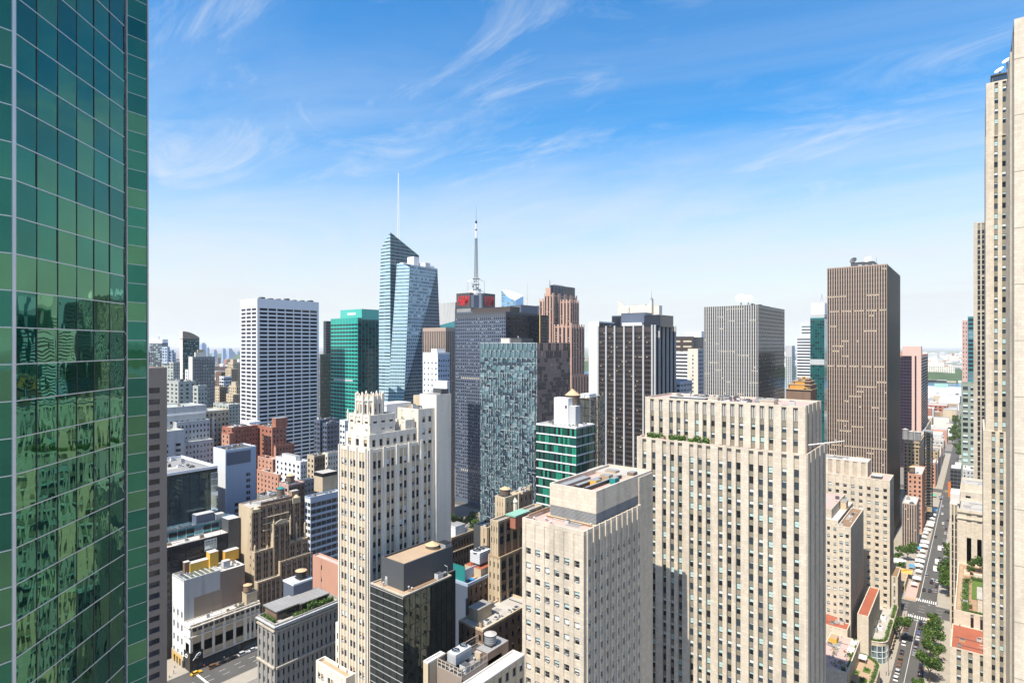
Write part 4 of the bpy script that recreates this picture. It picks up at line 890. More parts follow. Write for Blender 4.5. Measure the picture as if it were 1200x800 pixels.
def right_gap():
    s = site(966, 372, 949.5, 985, 790); X0, X1, Y0, Y1, Z = s
    b = tower('teal_white_tower', 'teal glass tower with white stepped cap left of the brown ribbed slab', s, dict(wall='g_cyan', span='g_teal', cols=even(6, .9), rows=rows(4.1, 2.4, 3), st='teal', sd=.02, zlow=40), None, wall='g_cyan')
    zb = hz(383, 790)
    b.part('cap').box(X0 + .3, X1, Y0 + .5, Y1, b.zr, hz(368, 790), 'lgrey'); b.part('cap').prism([(X0 + 1, Y0 + 1), (X1, Y0 + 1), (X1, Y1), (X0 + 1, Y1)], hz(368, 790), hz(354.5, 790), 'whitepaint')
    b.part('white_band').box(X0 - .2, X1, Y0 - .6, Y0 - .02, hz(427.5, 790), hz(421, 790), 'lgrey')
    m = b.one('roof_mast'); x = on_y(963, Y0 + 5)
    for dx in (-2, 2): m.bar((x + dx, Y0 + 5, hz(354.5, 790)), (x, Y0 + 5, hz(344, 790)), .4, 'lgrey')
    Xw = on_y(933.5, Y0 + 3); b.tier(Xw, X0 - .05, Y0 + 3, Y1 - 4, 0, hz(394, 792), E=fac('bluewhite', 1, .92, 4.15, 2.0, 'darkonly', top=2, zlow=40), wall='bluewhite'); Xv = on_y(938, Y0 + 4)
    b.tier(Xv, X0 - .05, Y0 + 6, Y1 - 6, hz(394, 792) - .1, hz(378, 792), E=fac('bluewhite', 1, .85, 4.3, 1.8, 'teal', top=3), wall='bluewhite')
    s = site(928, 405, 920.4, 931.5, 980); tower('pale_slab_far', 'pale slim slab with blue edge behind the grey ribbed slab', s, fac('lgrey', 3, .4, 4, 2.6, 'teal', top=18, zlow=60), fac('bluepanel', 3, .8, 4, 2.2, 'blue', zlow=60), wall='lgrey')
    # stepped terraces with orange netting
    x, y = at(945, 430); b = Bld('terraced_tower', 'brown stepped tower top with orange netted terraces above the limestone slab', x, y)
    for i, (l, c, r, top, bot, yo) in enumerate(((921, 950, 957, 457, 500, 0), (924, 949.5, 956, 451.5, 457, 1.5), (930, 948.5, 954, 447.5, 451.5, 3), (935, 947, 951, 444.8, 447.5, 4.5))):
        Y0 = y + yo; Xc = on_y(c, Y0); X0 = on_y(l, Y0); Y1 = on_x(r, Xc); zb, zt = (0 if i == 0 else hz(bot, 430) - .05), hz(top, 430)
        b.part('wall').box(X0, Xc, Y0, Y1, zb, zt, 'brown', 'roofbrown')
        b.part('terrace_edge').box(X0 - .8, Xc + .8, Y0 - .8, Y1, zt, zt + .5, 'tan', 'rooftan')
        if i: mb = b.one('orange_netting'); mb.box(X0 + 1, Xc - 3 - 2 * R.random(), Y0 - .5, Y0 - .3, zb + .4, zt - .1, 'orange')
        for k in range(3): mb = b.one('scaffold_box'); xx = R.uniform(X0 + 1, Xc - 3); mb.box(xx, xx + 2, Y0 + .5, Y0 + 3, zt + .5, zt + R.uniform(1, 2), R.choice(['yellow', 'orange', 'tan']))
    # purple tower with pink pillar
    s = site(1079, 416, 1052, 1087.5, 700); X0, X1, Y0, Y1, Z = s
    b = tower('purple_glass_tower', 'dark purple glass tower with two pale pink pillars down the street', s, dict(wall='purple', span='purple', cols=even(8, .85), rows=rows(3.8, 2.2, 2), st='purple', sd=.03, zlow=0),
              dict(wall='purple', cols=even(12, .85), rows=rows(3.8, 2.2, 2), st='purple', sd=.03, zlow=0), wall='purple', parm='pinkbrick', par=2)
    pk = mat('pale_pink_granite', (.62, .43, .36), var=.05)
    for a, c, t in ((1068.5, 1072, 406), (1074, 1079.6, 406)): mb = b.one('pillar'); mb.box(on_y(a, Y0 - 1), on_y(c, Y0 - 1), Y0 - 1.5, Y0 - .02, 0, hz(t, 700), pk)
    mb = b.one('pink_cap'); mb.box(on_y(1057.5, Y0 - 1), on_y(1079.6, Y0 - 1), Y0 - 1.52, Y0 + 14, Z - 1, hz(405.5, 700), pk, 'roofgrey'); mb = b.one('penthouse'); mb.box(on_y(1055.5, Y0), on_y(1066, Y0), Y0 - .5, Y0 + 8, Z - .8, hz(411.5, 700), 'pinkbrick')
right_gap()
# ------------------------------------------------------------------ the near limestone buildings
def pink_roof_block():
    s = site(684, 623, 612, 751.5, 137); X0, X1, Y0, Y1, Z = s
    b = Bld('pink_roof_office', 'limestone office block with pink roof terrace and louvred penthouse in the foreground', (X0 + X1) / 2, Y0)
    W = X1 - X0; bay = W / 6.25
    cE = [(.42 * bay + i * bay * .985, .42 * bay + i * bay * .985 + 1.5) for i in range(6)]
    Yp = on_x(765, X1 - .6); Wn = Y1 - Y0 - .35; bn = Wn / 10.3; cN = [(.5 * bn + i * bn, .5 * bn + i * bn + 1.45) for i in range(10)]
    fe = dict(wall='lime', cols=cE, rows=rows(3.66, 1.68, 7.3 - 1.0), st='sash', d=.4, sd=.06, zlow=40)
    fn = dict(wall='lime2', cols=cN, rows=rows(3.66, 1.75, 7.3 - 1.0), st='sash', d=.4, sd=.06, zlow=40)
    zr = b.tier(X0, X1, Y0, Y1, 0, Z, E=fe, N=fn, wall='lime', roof='roofpink', par=1.0)
    for a, c in cE:                                                   # thin ridges beside each window column
        b.plate(((X0, Y0), (1, 0), (0, -1)), a - .22, a - .06, 40, Z - 1, 0, .14, 'lime', 'flrt', part='ridge')
    for a, c in cN:
        b.plate(((X1, Y0 + .35), (0, 1), (1, 0)), a - .5, a - .12, 40, Z + .35, -.05, .32, 'lime', 'flrtk', part='ridge')
    mb = b.part('wall'); mb.box(X0 + 1, X1 - .6, Y1 - .01, Yp, 0, hz(553.8, dep(X1, Yp)), 'lime2', 'rooflight')
    # penthouse: base step, louvre band, plain stone box with an open well on top
    x0, x1 = on_y(644.2, Y0 + 7.5), X1 - 1.0; y0 = Y0 + 7.5; zt = hz(575.5, dep(x1, y0)); y1 = Yp
    zb = zr; b.part('penthouse').box(x0 - .6, x1 + .45, y0 - .7, Y1 - .5, zb, zb + .55, 'roofbrown', 'tan2')
    lb = zb + .6; lt = lb + 2.7
    b.part('louvre').box(x0 + .3, x1 - .3, y0 + .3, Y1 - .3, zb + .5, lt + .05, 'dgrey')
    for k in range(8):
        z = lb + .1 + k * .33; b.part('louvre').box(x0 + .02, x1 - .02, y0 + .02, Y1 - .2, z, z + .16, 'grey', 'lgrey')
    ph = b.part('penthouse'); t = .5; zf = zt - 1.4
    for q in ((x0, x1, y0, y0 + t), (x0, x1, y1 - t, y1), (x0, x0 + t, y0 + t, y1 - t), (x1 - t, x1, y0 + t, y1 - t)): ph.box(*q, lt, zt, 'lime')
    ph.poly([(x0 + .2, y0 + .2, zf), (x1 - .2, y0 + .2, zf), (x1 - .2, y1 - .2, zf), (x0 + .2, y1 - .2, zf)], 'roofpink'); ph.box(x0 + t, x1 - t, y0 + t, y1 - t, lt - .05, lt + .05, 'dgrey')
    L = y1 - y0
    for k, (fx, fy, w, l, h, mt) in enumerate(((.1, .05, .16, .5, 1.0, 'steel'), (.36, .12, .1, .7, .9, 'black'), (.62, .1, .06, .75, .9, 'black'), (.45, .3, .15, .12, 1.3, 'yellow'), (.42, .5, .2, .1, 1.6, 'tan'), (.72, .45, .12, .1, 1.5, 'teal'), (.75, .75, .14, .1, 1.6, 'brown'), (.2, .75, .25, .1, 1.2, 'rooftan'))):
        mb = b.one('roof_unit', 'penthouse'); xa = x0 + t + (x1 - x0 - 2 * t) * fx; ya = y0 + L * fy; mb.box(xa, xa + (x1 - x0) * w, ya, ya + L * l * .8, zf + .05, zf + h, mt); mb.box(xa + .1, xa + (x1 - x0) * w - .1, ya + .2, ya + L * l * .8 - .2, zf + h, zf + h + .15, 'grey')
    for k in range(3):
        mb = b.one('roof_vent'); px, py = X0 + 2 + k * 2.6, Y0 + 2.5 + (k % 2) * 1.6; mb.cyl(px, py, zr, zr + .7, .25, .25, 8, 'steel'); mb.cyl(px, py, zr + .7, zr + .95, .45, .3, 8, 'lgrey')
    mb = b.one('parapet_cap'); mb.box(X0 - .12, X0 + .55, Y0 + 2.5, Y1 - 1, Z, Z + .25, 'roofbrown')
pink_roof_block()

def slab():
    s = site(945.5, 532.8, 746.4, 966.8, 164); X0, X1, Y0, Y1, Z = s
    b = Bld('limestone_slab', 'large sunlit limestone slab with vertical window channels and hedges on its setback', (X0 + X1) / 2, Y0)
    cs = [0.9, 2.0, 3.25, 4.15, 5.05, 6.3, 7.2, 8.1, 9.35, 10.25, 11.15, 12.4, 13.3, 14.2, 15.45, 16.55]
    def cols(W): k = W / 17.45; return [((c - .23) * k, (c + .23) * k) for c in cs]
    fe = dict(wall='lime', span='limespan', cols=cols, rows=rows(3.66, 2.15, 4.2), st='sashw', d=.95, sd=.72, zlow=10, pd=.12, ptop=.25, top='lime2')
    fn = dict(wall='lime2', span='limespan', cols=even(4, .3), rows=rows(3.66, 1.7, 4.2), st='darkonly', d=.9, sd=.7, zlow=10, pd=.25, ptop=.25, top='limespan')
    b.tier(X0, X1, Y0, Y1, 0, Z, E=fe, N=fn, wall='lime', roof='roofpink', par=.5)
    x0 = on_y(756, Y0 + 3.2); x1 = on_y(943.6, Y0 + 3.2); y1 = on_x(962, x1); Z2 = hz(476, dep(x1, Y0 + 3.2))
    fe2 = dict(wall='lime', span='limespan', cols=cols, rows=rows(3.66, 1.75, 5.8), st='sashw', d=.9, sd=.65, zlow=Z - 1, pd=.12, ptop=.0, top='limespan')
    fn2 = dict(wall='lime2', span='limespan', cols=even(4, .3), rows=[], st='dark', d=.8, sd=.6, pd=.2, ptop=.2, top='limespan')
    zr = b.tier(x0, x1, Y0 + 3.2, y1, Z - .6, Z2, E=fe2, N=fn2, wall='lime', roof='roofpink', par=.6)
    # slotted grilles above the top windows, small roof plant
    kk = (x1 - x0) / 17.45
    for c in cs:
        for dx in (-.12, .12): b.plate(((x0, Y0 + 3.2), (1, 0), (0, -1)), (c + dx - .045) * kk, (c + dx + .045) * kk, Z2 - 4.6, Z2 - 1.0, -.66, -.45, 'lgrey', 'flr', part='grille')
    b.units(x0 + 3, x1 - 14, Y0 + 6, y1 - 3, zr, 16, .8, ('roofwhite', 'lgrey', 'dgrey', 'grey'))
    for i in range(10):
        mb = b.one('roof_pipe'); x = R.uniform(x0 + (x1 - x0) * .45, x1 - 8); y = Y0 + R.uniform(5, 9); mb.bar((x, y, zr), (x, y, zr + R.uniform(.8, 2)), .12, 'dgrey'); mb.bar((x, y, zr + .7), (x + 1.4, y, zr + .7), .1, 'dgrey')
    mb = b.one('roof_walkway'); mb.box(x0 + (x1 - x0) * .22, x1 - 18, Y0 + 4.4, Y0 + 5.4, zr + .1, zr + .5, 'roofwhite'); mb = b.one('roof_curb'); mb.box(x0 + 8, x0 + 20, Y0 + 5, Y0 + 9, zr, zr + 1.0, 'dgrey', 'roofwhite')
    b.penthouse(x1 - 13, x1 - 9, Y0 + 5, Y0 + 10, zr, zr + 1.3, 'lime'); b.penthouse(x0 + 21, x0 + 24, Y0 + 5, Y0 + 8, zr, zr + 1.2, 'lime')
    SL.update(x0=x0, x1=x1, y0=Y0, z=Z, X0=X0, X1=X1, Y1=Y1, z2=Z2)
    fp = MB(); ya = Y0 + 6; p0 = (x1 + .3, ya, hz(521, dep(x1, ya))); p1 = (x1 + 9.5, ya - .5, hz(521, dep(x1, ya)) + 2.2)
    fp.bar(p0, p1, .16, 'whitepaint', 6, .09); fp.bar((x1 - .3, ya, p0[2] - .1), p0, .3, 'steel'); fp.cyl(p1[0], p1[1], p1[2] - .15, p1[2] + .15, .16, .16, 6, 'gold')
    tag(fp.build('flagpole', origin=p0), 'slanted white flagpole sticking out from the dark end of the limestone slab', 'flagpole')
SL = {}
slab()

def crown_building():
    s = site(431, 527.7, 396.5, 509, 158); X0, X1, Y0, Y1, Z = s
    b = Bld('crowned_tower', 'cream stepped prewar tower with a pinnacled crown and paired windows', (X0 + X1) / 2, Y0)
    fe = dict(wall='cream', cols=pairs(3, .275, .07, .6), rows=rows(3.62, 1.95, 2.4), span='tan2', st='tansash', d=.4, sd=.12, zlow=20, pd=.0)
    fn = dict(wall='cream', cols=pairs(5, .25, .10, .5), rows=rows(3.62, 2.15, 2.4), span='tan2', st='tansash', d=.4, sd=.16, zlow=20)
    b.tier(X0, X1, Y0, Y1, 0, Z, E=fe, N=fn, wall='cream', roof='rooftan', par=.9)
    bw = (X1 - X0 - 1.4) / 3
    for i in range(4): b.plate(((X0, Y0), (1, 0), (0, -1)), max(.02, .7 + i * bw - .22), min(X1 - X0 - .02, .7 + i * bw + .22), 20, Z + .45, -.03, .42, 'cream', 'flrtk', part='pilaster')
    bn = (Y1 - Y0 - .35 - 1.2) / 5
    for i in range(6): b.plate(((X1, Y0 + .35), (0, 1), (1, 0)), max(.0, .6 + i * bn - .45), .6 + i * bn + .45, 20, Z + .4, -.03, .3, 'cream', 'flrtk', part='pilaster')
    # tall blank slab closing the far end
    ye = Y1; xe = X1 + .9; y2 = on_x(528.5, xe); z2 = hz(462.5, dep(xe, ye)); xw = on_y(492, ye)
    b.part('end_slab').box(xw, xe, ye, y2, 0, z2, 'cream', 'roofgrey'); es = b.part('end_slab')
    es.box(xw - 3, xw - .02, ye, y2 - 3, 0, z2 - .6, 'tan2', 'roofgrey')
    hb = b.one('plant_screen'); hb.box(xe - 1.0, xe - .6, ye + 2.6, y2 - .5, z2, z2 + 1.5, 'dgrey'); hb.box(xw + .4, xe - .8, y2 - 1, y2 - .6, z2, z2 + 1.4, 'dgrey')
    ap = b.one('roof_pipe'); ap.bar((xe - 2.4, ye + .8, z2), (xe - 2.4, ye + .8, z2 + 4.6), .14, 'frame_w'); ap.bar((xe - 2.4, ye + .8, z2 + 3.8), (xe - 1.2, ye + .8, z2 + 4.2), .1, 'frame_w')
    # stepped upper stages
    def stage(l, c, r, top, dy, dx, base, cols, rws, nc, mat_='cream', hw=1.7, st='tansash'):
        y0 = Y0 + dy; x1 = X1 - dx; x0 = on_y(l, y0); yr = on_x(r, x1); zt = hz(top, dep(x1, y0))
        b.tier(x0, x1, y0, yr, base - .9, zt, E=dict(wall=mat_, cols=even(cols, .42), rows=rws, st=st, d=.35, sd=.12, zlow=base), N=dict(wall=mat_, cols=even(nc, .46), rows=rws, st=st, d=.35, sd=.12, zlow=base), wall=mat_, roof='rooftan', par=.7)
        return x0, x1, y0, yr, zt
    a = stage(405, 432, 504, 509.5, .9, .5, Z, 3, [(Z + .55, Z + 2.5)], 9)
    c = stage(408, 432.6, 463, 486.8, 1.5, 1.0, a[4], 3, [(a[4] + .8, a[4] + 2.9), (a[4] + 3.4, a[4] + 4.3)], 3)
    for q in range(4):
        xx = c[0] + (c[1] - c[0]) * q / 3; mb = b.one('finial'); mb.cyl(xx, c[2] - .12, c[4] - 2.2, c[4] + .6, .3, .25, 6, 'cream'); mb.cyl(xx, c[2] - .12, c[4] + .6, c[4] + 1.3, .25, .02, 6, 'cream')
    d = stage(463.5, 484, 486, 492, 14, .8, a[4], 2, rows(3.4, 1.8, 1.1), 3); 
    yy = Y1 - 6.6; e = b.part('wall'); x0, x1 = X1 - 9.5, X1 + .1
    b.tier(x0, x1, yy, Y1 - .05, Z - .9, hz(479.5, dep(x1, yy)), N=dict(wall='cream', cols=pairs(1, .2, .2), rows=rows(3.6, 1.7, 1.8), st='tansash', d=.35, sd=.1), E=dict(wall='cream', cols=even(2, .2), rows=rows(3.6, 1.7, 2.2), st='tansash', d=.35, sd=.1), wall='cream', roof='rooflight', par=.6)
    b.penthouse(x0 - 6, x0 - .1, yy - 4, Y1 - 1, a[4] - .7, hz(477, 170), 'white', 'roofwhite')
    # octagonal crown
    cx, cy = (c[0] + c[1]) / 2 + .2, c[2] + 3.6; r = 3.75; zb, zt = c[4] - .7, hz(463, dep(cx, cy)); n = 8
    oct_ = [(cx + r * math.cos(math.pi / 8 + i * math.pi / 4), cy + r * math.sin(math.pi / 8 + i * math.pi / 4)) for i in range(n)]
    cr = b.part('crown'); cr.prism(oct_, zb, zt, 'cream', 'rooftan')
    oct2 = [(cx + (r + .3) * math.cos(math.pi / 8 + i * math.pi / 4), cy + (r + .3) * math.sin(math.pi / 8 + i * math.pi / 4)) for i in range(n)]
    cr.prism(oct2, zt - 1.3, zt - .9, 'cream')
    for i in range(16):
        t = i * math.pi / 8 + math.pi / 8; k = 1 if i % 2 == 0 else math.cos(math.pi / 8)
        x, y = cx + (r * k + .12) * math.cos(t), cy + (r * k + .12) * math.sin(t); f = b.one('finial', 'crown'); rr = .34 if i % 2 == 0 else .22
        f.bar((x, y, zb), (x, y, zt + .6), rr, 'cream', 6); f.bar((x, y, zt + .6), (x, y, zt + (1.15 if i % 2 == 0 else .8)), rr * .9, 'cream', 6, .05)
    for i in range(8):
        t = (i + .5) * math.pi / 4 + math.pi / 8 - math.pi / 8 + math.pi / 8 - math.pi / 8; k = r * math.cos(math.pi / 8) + .03; U = (-math.sin(t), math.cos(t)); Nn = (math.cos(t), math.sin(t)); O = (cx + k * Nn[0] - U[0] * 1.0, cy + k * Nn[1] - U[1] * 1.0)
        if True: b.window(O, U, Nn, .1, .75, zb + 1.0, zt - 2.2, .02, 'tansash'); b.window(O, U, Nn, 1.25, 1.9, zb + 1.0, zt - 2.2, .02, 'tansash')
    # low wings stepping down to the south-east
    for l, c_, top, dy, nb in ((393.2, 404.5, 728.6, 1.2, 1), (370.2, 405.5, 773, -3.0, 3), (358, 402, 806, -6.0, 4)):
        y0 = Y0 + dy; wx0, wx1 = on_y(l, y0), on_y(c_, y0); wz = hz(top, dep(wx0, y0))
        b.tier(wx0, min(wx1, X0 + (8 if dy < 0 else -.02)), y0, Y1 - 6 if dy > 0 else Y0 - .02 if dy > -4 else Y0 - 3.02, 0, wz, E=dict(wall='cream', cols=pairs(nb, .26, .08), rows=rows(3.62, 1.9, 2.0), st='tansash', d=.35, sd=.1, zlow=0), wall='cream', roof='rooftan', par=.9)
crown_building()

def black_glass_block():
    s = site(472.6, 698, 434, 529.3, 140); X0, X1, Y0, Y1, Z = s
    b = Bld('black_glass_block', 'black glass office block with tan roof walk and dark penthouse', (X0 + X1) / 2, Y0)
    gm = glass('black_mirror_glass', (.075, .09, .085), rough=.02, metal=.85, wave=.008)
    WS['blackm'] = dict(kind='tilt', glass=[gm, gm, 'g_black'], blind=[], frame='frame_d', bf=(0,))
    fe = dict(wall='black', cols=even(5, .985), rows=rows(1.85, 1.72, .3), st='blackm', d=.12, sd=.02, zlow=20)
    fn = dict(wall='black', cols=even(9, .99), rows=rows(3.7, 3.6, .3), st='blackm', d=.12, sd=.05, zlow=20)
    zr = b.tier(X0, X1, Y0, Y1, 0, Z, E=fe, N=fn, wall='black', roof='rooftan', par=.35, parm='lime2')
    for k in range(24): b.plate(((X0, Y0), (1, 0), (0, -1)), 0, X1 - X0, Z - .75 - k * 1.85, Z - .65 - k * 1.85, 0, .09, 'silver', 'ftb', part='silver_mullion')
    x0, x1 = on_y(447, Y0 + 2.2), X1 - 2.4; y0 = Y0 + 2.2; y1 = Y1 + 3; zt = hz(661, dep(x1, y0))
    b.part('wall').box(X0, X1 - 1.5, Y1, y1, 0, Z, 'black', 'roofdark')
    ph = b.one('penthouse'); t = .35
    for q in ((x0, x1, y0, y0 + t), (x0, x1, y1 - t, y1), (x0, x0 + t, y0 + t, y1 - t), (x1 - t, x1, y0 + t, y1 - t)): ph.box(*q, zr, zt, 'dgrey')
    ph.poly([(x0, y0, zt - .5), (x1, y0, zt - .5), (x1, y1, zt - .5), (x0, y1, zt - .5)], 'rooftan')
    dr = b.one('door'); dr.box(x0 + 1.6, x0 + 2.4, y0 - .1, y0 - .01, zr, zr + 2.1, 'lgrey')
    rl = b.one('roof_grating'); rl.box(X1 - 2.0, X1 - .9, Y0 + 3, Y1 - 4, zr + .02, zr + .16, 'roofbrown')
    for i in range(3): mb = b.one('roof_unit'); mb.box(X1 - 2.0, X1 - 1, Y1 - 3.5 + i * 1.1, Y1 - 2.7 + i * 1.1, zr, zr + .9, 'dgrey'); mb.box(X1 - 1.9, X1 - 1.1, Y1 - 3.4 + i * 1.1, Y1 - 2.8 + i * 1.1, zr + .9, zr + 1.0, 'grey')
    lp = b.one('roof_davit'); lp.bar((X1 - .6, Y1 - 1, zr), (X1 - .6, Y1 - 1, zr + 2.6), .08, 'steel'); lp.bar((X1 - .6, Y1 - 1, zr + 2.6), (X1 - 1.6, Y1 - 1, zr + 2.8), .07, 'steel')
    water_tank((x0 + x1) / 2 + .6, y1 - 4.2, zt - .5, 1.75, 1.1, 'wide low tank with tan conical lid on the black penthouse', lid='tankroof', body='tankroof', legs=0, cone=1.0)
    mb = b.one('penthouse'); mb.box(x1 - 3, x1 - .4, y1 - 2.5, y1 - .4, zt - .5, zt + .9, 'grey'); mb.box(x1 - 3.1, x1 - .3, y1 - 2.6, y1 - .3, zt + .9, zt + 1.0, 'black')

def water_tank(x, y, z, r, h, label, lid='tankroof', body='wood', legs=2.0, cone=.9, group='rooftop water tanks', name='water_tank'):
    t = tag(empty(name, (x, y, z)), label, 'water tank', group)
    if legs:
        mb = MB()
        for sx in (-1, 1):
            for sy in (-1, 1): mb.bar((x + sx * r * .65, y + sy * r * .65, z - .03), (x + sx * r * .65, y + sy * r * .65, z + legs), .12, 'dgrey')
        mb.box(x - r * .9, x + r * .9, y - r * .9, y + r * .9, z + legs, z + legs + .2, 'dgrey'); mb.build('stand', t)
    mb = MB(); mb.cyl(x, y, z + legs + (.2 if legs else -.03), z + legs + h, r, r * .96, 18, body)
    for k in range(4): zz = z + legs + .35 + (h - .5) * k / 3.3; mb.cyl(x, y, zz, zz + .07, r * 1.015, r * 1.01, 18, 'dgrey')
    mb.build('tank', t); mb = MB(); mb.cyl(x, y, z + legs + h, z + legs + h + cone, r * 1.08, 0, 18, lid); mb.build('lid', t)
    return t
black_glass_block()

def cooling_unit(x, y, z, w, l, h, label, nf=2, rz=0, mt='lgrey'):
    t = tag(empty('cooling_tower', (x, y, z)), label, 'cooling tower')
    mb = MB(); mb.box(x - w / 2, x + w / 2, y - l / 2, y + l / 2, z + .9, z + h, mt)
    for k in range(6): mb.box(x - w / 2 - .05, x + w / 2 + .05, y - l / 2 - .05, y + l / 2 + .05, z + 1.05 + k * (h - 1.3) / 6, z + 1.12 + k * (h - 1.3) / 6, 'grey')
    mb.build('casing', t); mb = MB()
    for sx in (-1, 1):
        for sy in (-1, 1): mb.box(x + sx * w * .45 - .08, x + sx * w * .45 + .08, y + sy * l * .45 - .08, y + sy * l * .45 + .08, z - .03, z + .9, 'dgrey')
    mb.build('stand', t)
    for k in range(nf):
        cy = y - l / 2 + l * (k + .5) / nf; mb = MB(); mb.cyl(x, cy, z + h, z + h + .35, w * .36, w * .34, 14, mt, 'black')
        for a in range(4): mb.bar((x, cy, z + h + .37), (x + w * .3 * math.cos(a * 1.57), cy + w * .3 * math.sin(a * 1.57), z + h + .39), .09, 'steel')
        mb.build('fan', t)
    return t

def foreground_roofs():
    # brick plant block with open steel frame, at the bottom
    s = site(541, 785, 512, 588, 120); X0, X1, Y0, Y1, Z = s
    b = Bld('brick_plant_block', 'brown brick roof block with steel rail frame at the bottom edge', X0, Y0)
    zr = b.tier(X0, X1, Y0, Y1, 0, Z - 1.6, wall='brownconc', roof='roofdark', par=.4)
    xm = X0; zt = Z
    f = b.part('steel_frame')
    for t in [i / 6 for i in range(7)]:
        yy = Y0 + .1 + (Y1 - Y0) * .62 * t; f.bar((X1 - .1, yy, zr), (X1 - .1, yy, zt), .11, 'frame_w')
        xx = X0 + .1 + (X1 - X0 - .2) * t; f.bar((xx, Y0 + .1, zr), (xx, Y0 + .1, zt), .11, 'frame_w')
    for z in (zt, zt - .7): f.bar((X0, Y0 + .1, z), (X1, Y0 + .1, z), .12, 'brownconc'); f.bar((X1 - .1, Y0, z), (X1 - .1, Y0 + (Y1 - Y0) * .62, z), .12, 'brownconc'); f.bar((X0 + .1, Y0, z), (X0 + .1, Y1, z), .12, 'brownconc')
    b.part('wall').box(X1 - 3.4, X1, Y1 - 4.8, Y1 + 2.4, 0, zt + .1, 'brown', 'roofgrey')
    mb = b.one('bulkhead'); mb.box(X1 - 3.2, X1 - 1.6, Y1 - 5.5, Y1 - 4.8, zr, zt - .2, 'tan2', 'rooflight')
    cooling_unit(X0 + 2.6, Y0 + 4.3, zr, 2.5, 5.0, 3.1, 'pale twin fan cooling unit inside the steel rail frame')
    water_tank(X1 - 2.0, Y1 - 1.6, zt + .1, 1.35, 2.1, 'grey banded water tank with pale domed lid beside the twin fan unit', lid='rooflight', body='grey', legs=.35, cone=.6)
    b.units(X0 + .8, X1 - .6, Y0 + .6, Y0 + 2.2, zr, 5, .35)
    # lower white roofed storey around it
    zl = hz(772, dep(X1 + 3, Y1 + 1)); b2 = Bld('white_roof_annex', 'low annex with bright white roof edge below the brick plant block', X0, Y0)
    b2.tier(X1 + .05, X1 + 3.4, Y0 - 8, Y1 + 4.0, 0, zl, N=fac('tan2', 10, .5, 3.4, 1.9, 'dark', zlow=40, top=1.2), wall='tan2', roof='roofwhite', par=.3, parm='roofwhite'); b2.tier(on_y(496, Y0 - 2.5), X0 - .05, Y0 - 2.5, Y0 + 2.6, 0, hz(791, 118), wall='tan2', roof='roofwhite', par=.3, parm='roofwhite')
    # flat white roof with bulkhead beyond
    s = site(566, 744, 556, 606, 158); X0, X1, Y0, Y1, Z = s; X0 -= 6
    b3 = Bld('flat_roof_block', 'flat roofed brown block with pale cluttered roof and tan bulkhead', X0, Y0)
    zr = b3.tier(X0, X1, Y0, Y1 + 8, 0, hz(742, 156), E=fac('brown', 4, .4, 3.4, 1.7, 'dark', zlow=30), N=fac('brown', 8, .4, 3.4, 1.7, 'dark', zlow=30), wall='brown', roof='rooflight', par=.6, parm='tan2')
    b3.penthouse(X0 + 1, X0 + 4.5, Y0 + 3, Y0 + 9, zr, zr + 3.2, 'tan2', 'roofgrey'); b3.units(X0 + 5, X1 - .5, Y0 + 2, Y1 + 6, zr, 7, .5, ('lgrey', 'dgrey', 'roofwhite'))
    # roof garden terrace tucked against the pink-roofed block
    s = site(606, 776, 590, 613, 165); X0, X1, Y0, Y1, Z = s
    b4 = Bld('terrace_block', 'tan terrace with small lawns squeezed beside the pink roof block', X0, Y0); zr = b4.tier(X0, X1, Y0, Y0 + 22, 0, Z, E=fac('tan2', 3, .4, 3.4, 1.7, 'dark', zlow=30), N=fac('tan2', 4, .4, 3.4, 1.7, 'dark', zlow=30), wall='tan2', roof='rooflight', par=.6)
    for i in range(4): mb = b4.one('lawn_bed'); y = Y0 + 3 + i * 4.6; mb.box(X0 + .8 + (i % 2), X1 - 1, y, y + 2.6, zr, zr + .25, 'turf'); mb.box(X0 + .7 + (i % 2), X1 - .9, y - .1, y + 2.7, zr - .03, zr + .15, 'earth')
foreground_roofs()

